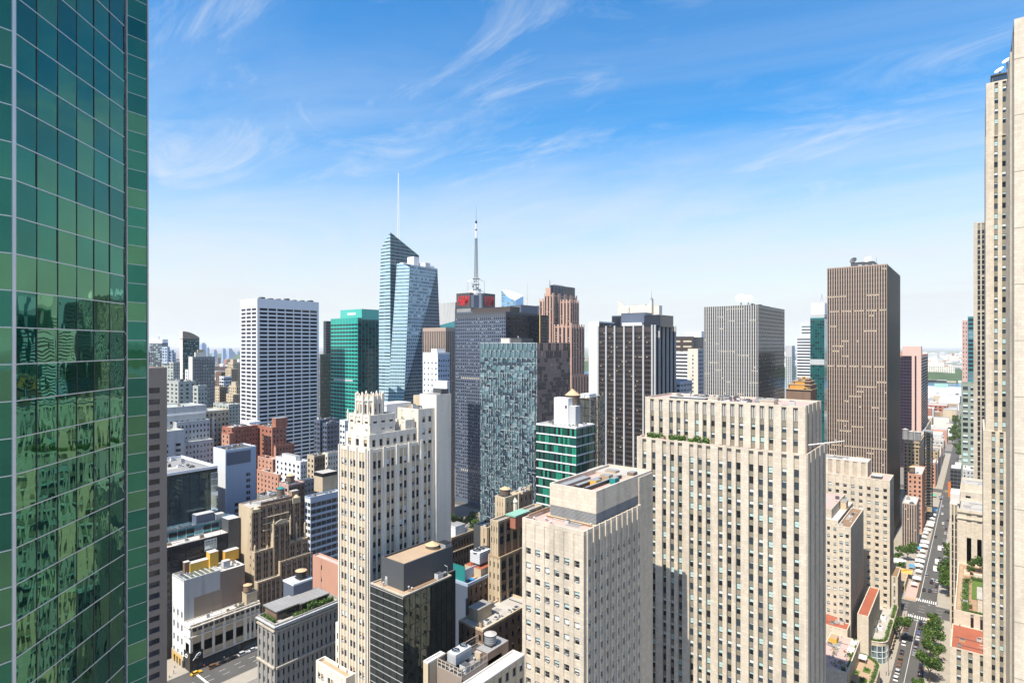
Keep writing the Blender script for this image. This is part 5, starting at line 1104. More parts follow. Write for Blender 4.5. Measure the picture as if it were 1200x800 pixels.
def central_gap():
    # brown brick block with dark windows, N side in shade
    s = site(529, 630, 515, 556, 205); X0, X1, Y0, Y1, Z = s
    b = Bld('brown_brick_block', 'shaded brown brick block with pale sill lines beside the cream end slab', X0, Y0)
    zr = b.tier(X0, X1, Y0, Y1, 0, Z, N=fac('brown', 8, .42, 3.5, 1.9, 'dark', zlow=20, bands=[(Z - 5.4, .4, .35), (Z - 12.4, .4, .35)], bandmat='tan2'), wall='brown', roof='roofgrey', par=.8, parm='tan'); b.penthouse(X1 - 5, X1 - 1, Y1 - 9, Y1 - 4, zr, zr + 3.4, 'white'); b.units(X0 + 1, X1 - 1, Y0 + 1, Y1 - 10, zr, 5, .6)
    # tan shaft block
    s = site(570.6, 618, 555, 584, 190); X0, X1, Y0, Y1, Z = s
    b = Bld('tan_shaft_block', 'plain tan block with a blank sunlit wall and ribbed shaded side', X0, Y0)
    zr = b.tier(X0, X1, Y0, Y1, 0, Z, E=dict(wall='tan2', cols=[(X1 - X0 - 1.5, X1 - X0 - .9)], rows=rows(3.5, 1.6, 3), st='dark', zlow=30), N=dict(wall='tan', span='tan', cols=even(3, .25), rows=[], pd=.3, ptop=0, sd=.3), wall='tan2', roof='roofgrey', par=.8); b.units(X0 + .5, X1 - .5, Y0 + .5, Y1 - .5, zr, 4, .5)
    # dark windowed stepped block
    s = site(586, 622, 572, 640, 176); X0, X1, Y0, Y1, Z = s
    b = Bld('stepped_tan_block', 'stepped tan block with black shaded windows and green copper roof edge', X0, Y0)
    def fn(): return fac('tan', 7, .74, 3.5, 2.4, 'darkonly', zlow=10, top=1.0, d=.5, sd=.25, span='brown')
    zr = b.tier(X0, X1, Y0, Y1, 0, Z - 8, E=fac('tan2', 3, .3, 3.5, 1.7, 'dark', zlow=10), N=fn(), wall='tan', roof='rooftan', par=.7); z2 = hz(608, 180)
    b.tier(X0, X1 - 1.6, Y0 + 1, Y1, Z - 8.8, z2, E=fac('tan2', 3, .3, 3.5, 1.7, 'dark'), N=fn(), wall='tan2', roof='roofgrey', par=.7)
    u = site(592, 583, 580, 607, 186); b.tier(u[0], u[1], u[2], u[3], z2 - 6, u[4], E=fac('tan2', 3, .22, 3.5, 1.5, 'dark', edge=.6), N=fac('tan', 3, .3, 3.5, 1.5, 'dark'), wall='tan2', roof='roofwhite', par=.5)
    v = site(608, 577.5, 600, 624, 200); b.tier(v[0], v[1], v[2], v[3], z2 - 6, v[4], E=fac('tan2', 2, .3, 3.4, 1.6, 'dark'), N=fac('terra', 3, .3, 3.4, 1.6, 'dark'), wall='tan2', roof='rooftan', par=.5)
    w = site(604, 604, 594, 620, 181); b.part('copper_roof').box(w[0], w[1], w[2], w[3], w[4] - 4.2, w[4] - .5, 'red'); b.part('copper_roof').box(w[0] - .3, w[1] + .3, w[2] - .3, w[3] + .3, w[4] - .5, w[4], mat('copper_green', (.22, .40, .32)))
    water_tank((u[0] + u[1]) / 2, u[2] + 2.6, u[4] - .45, 1.7, 2.0, 'weathered wooden tank with tan lid on the stepped tan block', legs=.5, cone=.9)
    k = b.one('cupola'); cx, cy = at(603, 190); k.cyl(cx, cy, u[4] - 8, u[4] - 2.2, 1.0, .9, 8, 'cream'); k.cyl(cx, cy, u[4] - 2.2, u[4] - .8, 1.15, .1, 8, 'cream'); b.units(u[1], v[1], u[2] + 1, v[3], v[4] - .4, 3, .5)
    for i in range(6): mb = b.one('roof_unit'); xx = R.uniform(v[0], v[1]); mb.box(xx, xx + 1, v[2] + 1 + i, v[2] + 1.8 + i, v[4] - .45, v[4] + R.uniform(.3, 1.4), R.choice(['lgrey', 'tan2', 'rooflight']))
    # blue-grey lower roofs with the teal mesh and the cooling unit
    s = site(548, 684, 528, 583, 172); X0, X1, Y0, Y1, Z = s
    b = Bld('slate_parapet_block', 'low block with slate blue parapet walls and teal mesh screen', X0, Y0); zr = b.tier(X0, X1, Y0, Y1, 0, Z, N=fac('brown', 6, .4, 3.4, 1.8, 'dark', zlow=10), wall='navyband', roof='rooftan', par=.9, parm='bluepanel')
    mb = b.one('mesh_screen'); mx = on_y(538, Y0 + .5); mb.box(mx - 3, mx + 2.4, Y0 + .5, Y0 + .62, zr, zr + 5.4, 'teal'); mb = b.one('slate_wall'); mb.box(X1 - 4.2, X1 - 3.9, Y0 + 2, Y1 - 2, zr, zr + 3.2, 'bluepanel'); mb = b.one('blue_tarp'); mb.box(X1 - 3, X1 - 1.5, Y0 + 3, Y0 + 5, zr, zr + .5, 'bluepaint')
    cx, cy = at(563, 183); b5 = b.one('plant_deck'); zc = hz(660, 183); b5.box(cx - 3.4, cx + 3.4, cy - 3.6, cy + 4.2, zr - .02, zc, 'tan2', 'roofred'); cooling_unit(cx, cy, zc, 4.0, 5.2, 4.4, 'large pale cooling unit on a red deck beside the tan block', nf=3, mt='bluewhite')
central_gap()

def green_banded():
    s = site(675.3, 500.7, 628.2, 697.2, 229); X0, X1, Y0, Y1, Z = s
    b = Bld('green_banded_block', 'green glass block with white floor bands and a white rooftop shaft', X0, Y0)
    fe = dict(wall='g_teal', span='white', cols=even(3, .985), rows=rows(3.62, 3.14, .25), st='green', d=.3, sd=0, zlow=10); fn = dict(fe, cols=even(3, .985))
    zr = b.tier(X0, X1, Y0, Y1, 0, Z, E=fe, N=fn, wall='lgrey', roof='roofwhite', par=.4, parm='white')
    sx0, sx1 = on_y(649.2, Y0 + 5), on_y(666, Y0 + 5); zt = hz(466.5, dep(sx1, Y0 + 5)); sh = b.one('shaft'); sh.box(sx0, sx1, Y0 + 5, Y0 + 9, zr, zt, 'white', 'roofwhite')
    w2 = b.one('shaft'); w2.box(sx1 + .05, on_y(674.5, Y0 + 5.4), Y0 + 5.4, Y0 + 9, zr, hz(477, 233), 'lgrey', 'roofwhite'); dw = b.one('vent'); dw.box(sx1 - 1.6, sx1 - .7, Y0 + 4.9, Y0 + 4.99, zt - 4.2, zt - 3, 'dgrey')
    water_tank((sx0 + sx1) / 2 + 2.0, Y0 + 10.6, zr + 8.4, 3.0, 3.6, 'wooden tank with pointed tan roof behind the white shaft', legs=0, cone=2.6)
    tb = b.one('tank_base'); tb.box((sx0 + sx1) / 2 - .6, (sx0 + sx1) / 2 + 4.8, Y0 + 9.02, Y0 + 13.2, zr, zr + 8.4, 'grey'); b.units(X0 + .5, X1 - .6, Y0 + .6, Y0 + 4.4, zr, 9, .42, ('whitepaint', 'lgrey', 'tan2')); b.units(X1 - 3, X1 - .4, Y0 + 5, Y1 - .5, zr, 5, .42, ('whitepaint', 'lgrey'))
    # block behind, distorted reflections painted as a mottled tan pattern
    m, nt, p, N, L = node_mat('mottled_reflection'); g = N('ShaderNodeNewGeometry'); v = N('ShaderNodeTexNoise'); v.inputs['Scale'].default_value = .9; v.inputs['Detail'].default_value = 4; v.inputs['Distortion'].default_value = 1.5; L(g.outputs['Position'], v.inputs[0])
    r = N('ShaderNodeValToRGB'); r.color_ramp.elements[0].position = .42; r.color_ramp.elements[0].color = (.05, .045, .035, 1); r.color_ramp.elements[1].position = .58; r.color_ramp.elements[1].color = (.52, .44, .32, 1); L(v.outputs[0], r.inputs[0]); L(r.outputs[0], p.inputs['Base Color']); p.inputs['Roughness'].default_value = .8
    s = site(691, 466, 674, 707.5, 262); X0, X1, Y0, Y1, Z = s; b = Bld('mottled_panel_block', 'block with distorted tan reflections painted on its side behind the green banded block', X0, Y0)
    gm = glass('dark_wavy_glass', (.16, .17, .15), metal=.6, rough=.03, wave=.03, wscale=.9); WS['wavy'] = dict(kind='tilt', glass=[gm], blind=[], frame='frame_d', bf=(0,))
    b.tier(X0, X1, Y0, Y1, 0, Z, E=dict(wall='g_dark', cols=even(3, .97), rows=rows(3.6, 3.5, .5), st='wavy', d=.2, sd=.03, zlow=60), wall=m, roof='roofgrey', par=.5, parm=m); b.penthouse(X0 + 1, X1 - 2, Y0 + 3, Y0 + 9, Z - .5, hz(462.5, 266), 'bluewhite', 'roofwhite')
    o = b.one('panel_screen'); o.box(X1 + .02, X1 + .6, Y0 + 6, Y1 - .02, 60, Z + .4, m)
green_banded()
# ------------------------------------------------------------------ left-hand cluster
def left_cluster():
    # black glass hall with white parapet
    X1 = -317; Y1 = on_x(255, -317); Z = hz(545, dep(X1, Y1))
    b = Bld('dark_glass_hall', 'dark mirror glass block with a deep white parapet and cluttered roof', -320, 115)
    gm = glass('hall_mirror_glass', (.06, .095, .105), rough=.02, metal=.6, wave=.01); WS['hall'] = dict(kind='tilt', glass=[gm, gm, gm], blind=[], frame='frame_d', bf=(0,))
    zr = b.tier(-362, X1, 92, Y1, 0, Z, N=dict(wall='black', cols=even(11, .985), rows=rows(3.0, 2.95, 1.3), st='hall', d=.15, sd=.02, zlow=30), wall='black', roof='roofgrey', par=1.4, parm='white')
    b.units(-358, X1 - 2, 100, Y1 - 3, zr, 14, .8, ('white', 'lgrey', 'dgrey')); mb = b.one('glazed_strip'); ya = on_x(247, X1 + .3); mb.box(X1 + .01, X1 + .5, ya, Y1 - .05, 30, Z - 4, 'g_sky')
    for k in range(16): mb.box(X1 + .51, X1 + .56, ya, Y1 - .05, 31 + k * 3.4, 31.25 + k * 3.4, 'white')
    # terraces in front of it
    b = Bld('glass_terrace_block', 'low block with pale green glass terrace below the dark glass hall', -297, 115); b.tier(-316.9, -309, 92, 149, 0, hz(612, dep(-309, on_x(240, -309))), N=dict(wall='g_sky', span='g_cyan', cols=even(14, .94), rows=rows(3.4, 2.4, .6), st='sky', d=.15, sd=.02, zlow=30), wall='lgrey', roof='g_sky', par=.8, parm='g_sky')
    mb = b.one('roof_shed'); x = -312; zt = hz(612, dep(-309, on_x(240, -309))) - .8; y = on_x(228, x); mb.box(x - 3, x + 2, y, y + 9, zt, zt + 5, 'navyband', 'lgrey'); mb = b.one('roof_shed'); mb.box(x - 1, x + 2.4, y + 9.5, y + 14, zt, zt + 3.4, 'lgrey', 'roofwhite')
    b = Bld('white_roof_hall', 'long hall with shade painted black on its wall and a plain pale roof behind the yellow bulkheads', -305, 118); zh = hz(634, dep(-301.5, on_x(225, -301.5)))
    zr = b.tier(-308.95, -301.5, 88, 142, 0, zh, wall='black', roof='roofwhite', par=.25, parm='rooflight', N=dict(wall='black', cols=even(8, .9), rows=rows(3.4, 2.2, 1), st='darkonly', sd=.05, zlow=20)); b.penthouse(-308.9, -301.4, 142.1, 148, 0, hz(609, dep(-301.5, 143)), 'dgrey', 'lgrey')  # hall wall blackened: shade put into its colour
    ya = on_x(254, -301.2); mb = b.one('window_bay'); mb.box(-301.48, -300.9, ya - 6, ya, zh - 6.5, zh - 1, 'g_sky')
    for k in range(5): mb.box(-300.9, -300.82, ya - 6, ya, zh - 6.3 + k * 1.2, zh - 6.1 + k * 1.2, 'cream'); mb.box(-300.9, -300.82, ya - 6 + k * 1.4, ya - 5.8 + k * 1.4, zh - 6.5, zh - 1, 'cream')
    # white and blue panelled tower
    s = site(264.2, 527, 250, 300.2, 328); X0, X1, Y0, Y1, Z = s
    b = Bld('blue_panel_tower', 'white tower end with pale blue panelled side and a column of dark windows', X0, Y0)
    W = Y1 - Y0 - .35; zg = Z - 18
    fn = dict(wall='bluepanel', cols=[(W * .66, W * .80)], rows=[(Z - 17 - k * 3.5, Z - 15 - k * 3.5) for k in range(5)] , st='darkonly', d=.3, sd=.02)
    zr = b.tier(X0, X1, Y0, Y1, 0, Z, N=fn, E=dict(wall='bluewhite', cols=[], rows=[]), wall='bluewhite', roof='roofdark', par=.8)
    st = b.one('glazed_strip'); st.box(X1 + .01, X1 + .12, Y0 + .5, Y0 + W * .83, Z - 9, Z - 1.8, 'navyband')
    pn = b.part('panel_joint')
    for k in range(14): pn.box(X1 + .005, X1 + .04, Y0 + .4, Y1 - .1, Z - 12 - k * 3.5, Z - 11.9 - k * 3.5, 'lgrey')
    for k in range(1, 8): pn.box(X1 + .005, X1 + .045, Y0 + W * k / 8, Y0 + W * k / 8 + .12, 30, Z - 9.2, 'lgrey')
    for k in range(6): mb = b.one('window'); z = Z - 33 - k * 3.6; mb.box(X1 + .02, X1 + .1, Y0 + W * .3, Y0 + W * .46, z, z + 1.8, 'g_dark'); mb.box(X1 + .02, X1 + .14, Y0 + W * .29, Y0 + W * .47, z - .15, z, 'lgrey')
    b.units(X0 + 1, X1 - 1, Y0 + 1, Y1 - 1, zr, 4, .6)
    # corner building with the yellow bulkheads: tall white part and low street front
    X1 = -288; Y0 = 115.2; Z = hz(680, dep(X1, Y0)); X0 = on_y(201.7, Y0); Ym = on_x(258, X1); Ye = on_x(287, X1)
    b = Bld('corner_store_block', 'white corner block with yellow roof bulkheads and a dark corner storefront', -290, 116)
    zr = b.tier(X0, X1, Y0, Ym, 0, Z, E=dict(wall='white', cols=even(3, .34), rows=rows(6.2, 3.0, 14.5), st='dark', d=.3, sd=.1), N=dict(wall='lgrey', cols=[], rows=[]), wall='white', roof='roofgrey', par=.7, parm='lgrey')
    b.part('brown_wall').box(X0, X1 - .02, Ym, Ye, 0, Z - 1.0, mat('brown_party_wall', (.25, .19, .15), var=.12, streak=.1), 'roofwhite'); zw = 21.4
    bw = b.part('brown_wall'); bw.box(X1 + .01, X1 + .05, Y0 + 4.5, Ym + 1, zw, zw + 9.5, mat('bare_brick', (.29, .235, .18), var=.15, streak=.12))
    tr = b.one('roof_skylight'); tr.box(X1 - 9, X1 - .6, Y0 + 1, Ym - 1.5, zr, zr + .35, 'g_sky')
    for k in range(9): tr.box(X1 - 9, X1 - .6, Y0 + 1.2 + k * 2.3, Y0 + 1.7 + k * 2.3, zr + .36, zr + .42, 'lgrey')
    def bulk(px0, px1, xx, h, mt, dx=3.2):
        ya, yb = on_x(px0, xx), on_x(px1, xx); mb = b.one('bulkhead'); mb.box(xx - dx, xx, ya, yb, zr - .02, zr + h, mt, 'rooftan'); mb.box(xx - dx - .12, xx + .12, ya - .12, yb + .12, zr + h, zr + h + .2, 'tan2', 'roofwhite')
    bulk(223, 249, -297, 4.2, 'yellow'); bulk(246, 256, -295.5, 7.4, 'yellow', 4); bulk(216.5, 222.5, -298, 5.2, 'brown', 2.2); bulk(264, 280, -298, 5.0, 'yellow', 6); bulk(262, 270, -290, 3.2, 'lgrey', 2.4)
    b.units(X0 + 2, X1 - 1, Ym, Ye - 1, Z - .9, 7, .6, ('lgrey', 'white', 'roofwhite'))
    # low street front
    x0, x1 = X1 + .06, -281.6; y0, y1 = 115.4, 148.5; zl = hz(732.5, dep(x1, y0)); b.sx = x1
    Wn = y1 - y0 - .35; bays = []; bw_ = Wn * .76 / 5
    for i in range(5): bays.append((.8 + i * bw_, .8 + i * bw_ + bw_ * .74))
    ends = [(Wn * .80 + i * 2.2, Wn * .80 + i * 2.2 + 1.1) for i in range(3)]
    fn = dict(wall='cream', span='tan2', cols=bays + ends, rows=[(5.0, 7.6), (8.6, 11.2), (12.2, 14.6)], st=lambda i, j: 'store' if i < 5 else 'dark', d=.5, sd=.2, bands=[(15.4, .5, .5), (zl - 1.6, .5, .6), (4.3, .4, .3)], bandmat='cream')
    zr2 = b.tier(x0, x1, y0, y1, 4.2, zl, E=dict(wall='white', cols=even(1, .6), rows=[(5.0, 7.6), (8.6, 11.2), (12.2, 14.6)], st='teal', d=.4, sd=.1, bands=[(15.4, .5, .5), (zl - 1.6, .5, .6)], bandmat='cream'), N=fn, wall='cream', roof='roofwhite', par=.5, parm='cream')
    for i in range(13): mb = b.one('attic_window'); ya = y0 + 1 + i * 2.5; mb.box(x1 + .02, x1 + .1, ya, ya + 1.7, zl - 3.6, zl - 2.0, 'g_dark'); mb.box(x1 + .02, x1 + .16, ya - .1, ya + 1.8, zl - 3.75, zl - 3.6, 'cream')
    sf = b.one('storefront'); sf.box(X1 + .06, x1 + .3, y0 - .25, y1 - 9, .14, 4.2, 'black'); sf.box(X1 + .06, x1 + .35, y0 - .3, y0 + 5.5, 4.2, 8.6, 'black')
    for k in range(9): mb = b.one('shop_window'); ya = y0 + 1 + k * 2.5; mb.box(x1 + .31, x1 + .36, ya, ya + 1.9, .6, 3.2, 'g_mid')
    lg = b.one('sign_swirl')                                          # two white brush strokes on the black corner sign
    def stroke(pts, w, f):
        for (a, c), (d, e) in zip(pts, pts[1:]): lg.bar(f(a, c), f(d, e), w, 'white', 5)
    fN = lambda u, v: (x1 + .42, y0 + .8 + u * 4, 4.6 + v * 3.4)
    stroke([(.05, .15), (.15, .3), (.3, .42), (.45, .36), (.6, .3)], .16, fN); stroke([(.3, .5), (.5, .78), (.75, .92), (.92, .8), (.85, .62), (.65, .55), (.5, .6)], .2, fN)
    fE = lambda u, v: (X1 + .8 + u * 4.6, y0 - .36, 4.6 + v * 3.4)
    stroke([(.1, .35), (.3, .7), (.55, .85), (.8, .7), (.75, .45), (.5, .4), (.3, .5)], .2, fE)
    cor = b.one('ground_front'); cor.box(X0, X1 + .02, Y0 - .35, Y0 - .01, 0.14, 5.2, 'tan2'); cor.box(X0 + 2, X1 - 3, Y0 - .4, Y0 - .36, .5, 4, 'yellow')
    for k in range(4): cor.box(X0 + 3 + k * 3, X0 + 4.6 + k * 3, Y0 - .45, Y0 - .41, .14, 3.3, 'g_dark')
    b.units(x0 + .6, x1 - 1.2, y1 - 14, y1 - 2, zr2, 7, .6, ('lgrey', 'grey', 'tan2')); b.penthouse(x0 + .2, x1 - 1.6, y1 - 6, y1 - .6, zr2, zr2 + 5, 'tan2')
    water_tank(x0 + 2.6, y1 - 4.4, zr2 + 5.35, 2.0, 3.2, 'pale lidded tank in the shadowed notch beside the terracotta block', legs=.4, cone=.9, body='roofbrown')
    # neighbour sliver on the avenue
    b = Bld('cornice_block', 'sliver of a pale corniced block between the brown ribbon block and the white corner block', X0 - 7, Y0); b.tier(X0 - 16, X0 - .05, Y0 + 1, Y0 + 24, 0, 27, E=fac('white', 5, .45, 3.6, 1.9, 'dark', zlow=4, bands=[(24, .6, .7), (5, .4, .4)]), wall='white', roof='roofgrey')
    # terracotta block
    Y0 = 148.6; b = Bld('terracotta_block', 'stepped terracotta loft block with gables, ledges and a water tank', -295, Y0)
    def fnn(n, seed=0): return dict(wall='terra', span='brown', cols=pairs(n, .24, .1), rows=rows(3.5, 1.9, 1.6), st='dark', d=.5, sd=.22, pd=.18, zlow=4)
    def T(X1, ya, yb, z0, Z, n, e=False, x0=-312, nf=None):
        return b.tier(x0, X1, ya, yb, z0, Z, E=dict(wall='tan2', cols=[(X1 - x0 - 1.6, X1 - x0 - .8)] if e else [], rows=rows(4.2, 1.7, 3), st='dark', d=.3, sd=.1, zlow=4), N=fnn(n), wall='terra', roof='rooflight', par=.7, parm='tan2')
    yA = on_x(352, -290.3)
    zr = T(-290.3, Y0, yA, 0, hz(595, dep(-290.3, Y0)), 7, True, x0=on_y(279.7, Y0)); TZ = zr
    for f in (.18, .45, .72): mb = b.one('roof_ledge'); mb.box(-290.25, -289.5, Y0 + 6, yA - 7, zr - 4 - f * 12, zr - 3.5 - f * 12, 'tan2')
    T(-287.4, Y0 + .1, on_x(361, -287.4), 0, hz(647, dep(-287.4, Y0)), 8, True, x0=-290.4)
    ya, yb = on_x(320.5, -287), on_x(340, -287); T(-287, ya, yb, 20, hz(615, dep(-287, ya)), 3, x0=-290.35)
    T(-284.6, Y0 + .2, on_x(328, -284.6), 0, hz(682.5, dep(-284.6, Y0)), 5, True, x0=-287.5)
    T(-285.2, on_x(328, -285.2) + .05, on_x(366.5, -285.2), 0, hz(658, dep(-285.2, on_x(328, -285))), 6, x0=-287.6)
    for yq in (ya, yb): mb = b.one('pinnacle'); zt = hz(615, dep(-287, ya)); mb.bar((-286.8, yq, zt - 7), (-286.8, yq, zt + 1.2), .55, 'tan2', 6); mb.bar((-286.8, yq, zt + 1.2), (-286.8, yq, zt + 3.4), .55, 'tan2', 6, .05)
    gb = b.one('gable'); zt = hz(615, dep(-287, ya)); pts = [(ya + .6, zt), ((ya * 3 + yb) / 4, zt + 1.3), ((ya + yb) / 2, zt + 2.0), ((ya + yb * 3) / 4, zt + 1.3), (yb - .6, zt)]
    A = [(-286.95, y, z) for y, z in pts]; gb.poly(A, 'tan2'); gb.poly([(-287.6, y, z) for y, z in reversed(pts)], 'tan2')
    for (y, z), (y2, z2) in zip(pts, pts[1:]): gb.poly([(-286.95, y, z), (-286.95, y2, z2), (-287.6, y2, z2), (-287.6, y, z)], 'tan2')
    for px in (298.5, 313, 347, 357): mb = b.one('pinnacle'); yq = on_x(px, -290); z = hz(640 if px < 330 else 613, dep(-290, yq)); mb.bar((-289.8, yq, z - 10), (-289.8, yq, z), .6, 'tan2', 6); mb.bar((-289.8, yq, z), (-289.8, yq, z + 1), .5, 'tan2', 6, .1)
    for k, (px, h) in enumerate(((300, 4.2), (347, 5))): mb = b.one('dormer'); yq = on_x(px, -290.2); mb.box(-290.28, -289.6, yq - 2.2, yq + 2.2, zr - 2, zr + (1.2 if k else -.2), 'tan2'); mb.cyl(-290, yq, zr + (1.2 if k else -.2), zr + (2.6 if k else 1.0), 1.8, .3, 8, 'tan2')
    bh = b.one('bulkhead'); yq = on_x(346, -291); bh.box(-293.5, -290.6, yq - 2.2, yq + 2, zr, zr + 4.6, 'terra', 'rooflight'); dk = b.one('brick_parapet'); dk.box(-291.2, -290.5, on_x(306, -290.6), on_x(344, -290.6), zr, zr + 2.2, 'brown')
    water_tank(-301, on_x(329, -301), zr, 2.0, 3.4, 'dark wooden tank with green hatch on the terracotta roof', lid='teal', legs=1.4, cone=1.3); water_tank(-297, on_x(345, -297), zr, 1.7, 2.4, 'smaller squat tank near the terracotta roof corner', lid='roofgrey', legs=.8, cone=.4)
    b.units(-306, -293, Y0 + 3, yA - 4, zr, 6, .7)
    # blue ribbon block
    s = site(363.7, 582.7, 357, 400, 318); X0, X1, Y0, Y1, Z = s; b = Bld('blue_ribbon_block', 'slim block with white and blue glass ribbon floors and a tan lift house', X0, Y0)
    zr = b.tier(X0, X1, Y0, Y1, 0, Z, E=dict(wall='bluewhite', cols=even(2, .85), rows=rows(3.7, 2.2, 2.2), st='sky', d=.3, sd=0, zlow=10), N=dict(wall='bluepanel', cols=even(6, .97), rows=rows(3.7, 2.4, 2.4), st='ribbon', d=.3, sd=0, zlow=10), wall='bluewhite', roof='rooflight', par=1.0, parm='bluepanel')
    u = site(378, 555, 368, 395, 331); mb = b.one('lift_house'); mb.box(u[0], u[1], u[2], u[3], zr, u[4], 'tan2'); mb.box(u[0] - .05, u[1] + .05, u[2] - .05, u[3] + .05, u[4] - 2, u[4] + .1, 'black', 'rooflight')
    # roof garden corner block
    s = site(322.5, 731.7, 302.2, 400, 198); X0, X1, Y0, Y1, Z = s; b = Bld('roof_garden_block', 'ornate corner block coloured dark for shade with a planted roof terrace and two pavilions', X0, Y0)
    def fx(n): return dict(wall='ornate', cols=even(n, .40), rows=rows(4.0, 2.2, 3.2), st='darkonly', d=.5, sd=.12, zlow=8, bands=[(Z - 2.6, .5, .6), (Z - 15.2, .6, .6), (Z - 27.2, .5, .5)], bandmat='lime2', pd=.15)
    zr = b.tier(X0, X1, Y0, Y1, 0, Z, E=fx(4), N=fx(14), wall='ornate', roof='rooflight', par=1.0)
    for i in range(46): mb = b.part('cornice'); y = Y0 + .8 + i * (Y1 - Y0 - 1) / 46; mb.box(X1 + .02, X1 + .75, y, y + .35, Z - 1.6, Z - .9, 'lgrey')
    b.part('cornice').box(X0 - .2, X1 + .8, Y0 - .8, Y0 - .01, Z - .9, Z - .5, 'lgrey'); b.part('cornice').box(X1 + .01, X1 + .8, Y0 - .01, Y1, Z - .9, Z - .5, 'lgrey')
    def pav(l, r, xb, xf, h, name='pavilion'):
        ya, yb = on_x(l, xf), on_x(r, xf); mb = b.one(name); mb.box(xb, xf, ya, yb, zr - .02, zr + h, 'brown'); mb.box(xb + .2, xf + .06, ya + .5, yb - .5, zr + .4, zr + h - .5, 'g_dark'); mb.box(xb - .5, xf + .7, ya - .6, yb + .4, zr + h, zr + h + .35, 'steel', 'roofgrey')
        for k in range(6): mb.box(xb, xf + .3, ya + (yb - ya) * k / 6, ya + (yb - ya) * k / 6 + .2, zr + h + .36, zr + h + .46, 'grey')
    pav(324, 352, X1 - 12, X1 - 4.2, 3.2); pav(352.5, 384, X1 - 10.5, X1 - 3.6, 3.0)
    mb = b.one('plant_house'); ya, yb = on_x(344, X1 - 11), on_x(366, X1 - 11); mb.box(X1 - 18, X1 - 11, ya, yb, zr, zr + 7, 'navyband', 'bluepanel'); mb.box(X1 - 18.2, X1 - 10.8, ya - .2, yb + .2, zr + 7, zr + 7.6, 'bluewhite', 'lgrey')
    water_tank(X1 - 14, (ya + yb) / 2 + 1, zr + 7.62, 2.0, 2.6, 'black tank with tan lid on the blue plant house above the roof garden', body='black', legs=.4, cone=.7); ROOFG.update(X0=X0, X1=X1, Y0=Y0, Y1=Y1, z=zr)
    # pink brick party wall block
    s = site(402, 664, 366.5, 410, 240); X0, X1, Y0, Y1, Z = s; b = Bld('pink_brick_block', 'low pink brick block with a blank sunlit wall beside the cream tower', X0, Y0); zr = b.tier(X0, X1, Y0, Y1, 0, Z, E=dict(wall='pinkbrick', cols=[(6.2, 7.0)], rows=rows(5, 2.2, 2.4), st='dark', zlow=30), wall='pinkbrick', roof='rooflight', par=.6); b.units(X0 + 1, X1 - 1, Y0 + 2, Y1 - 1, zr, 4, .7)
ROOFG = {}
left_cluster()

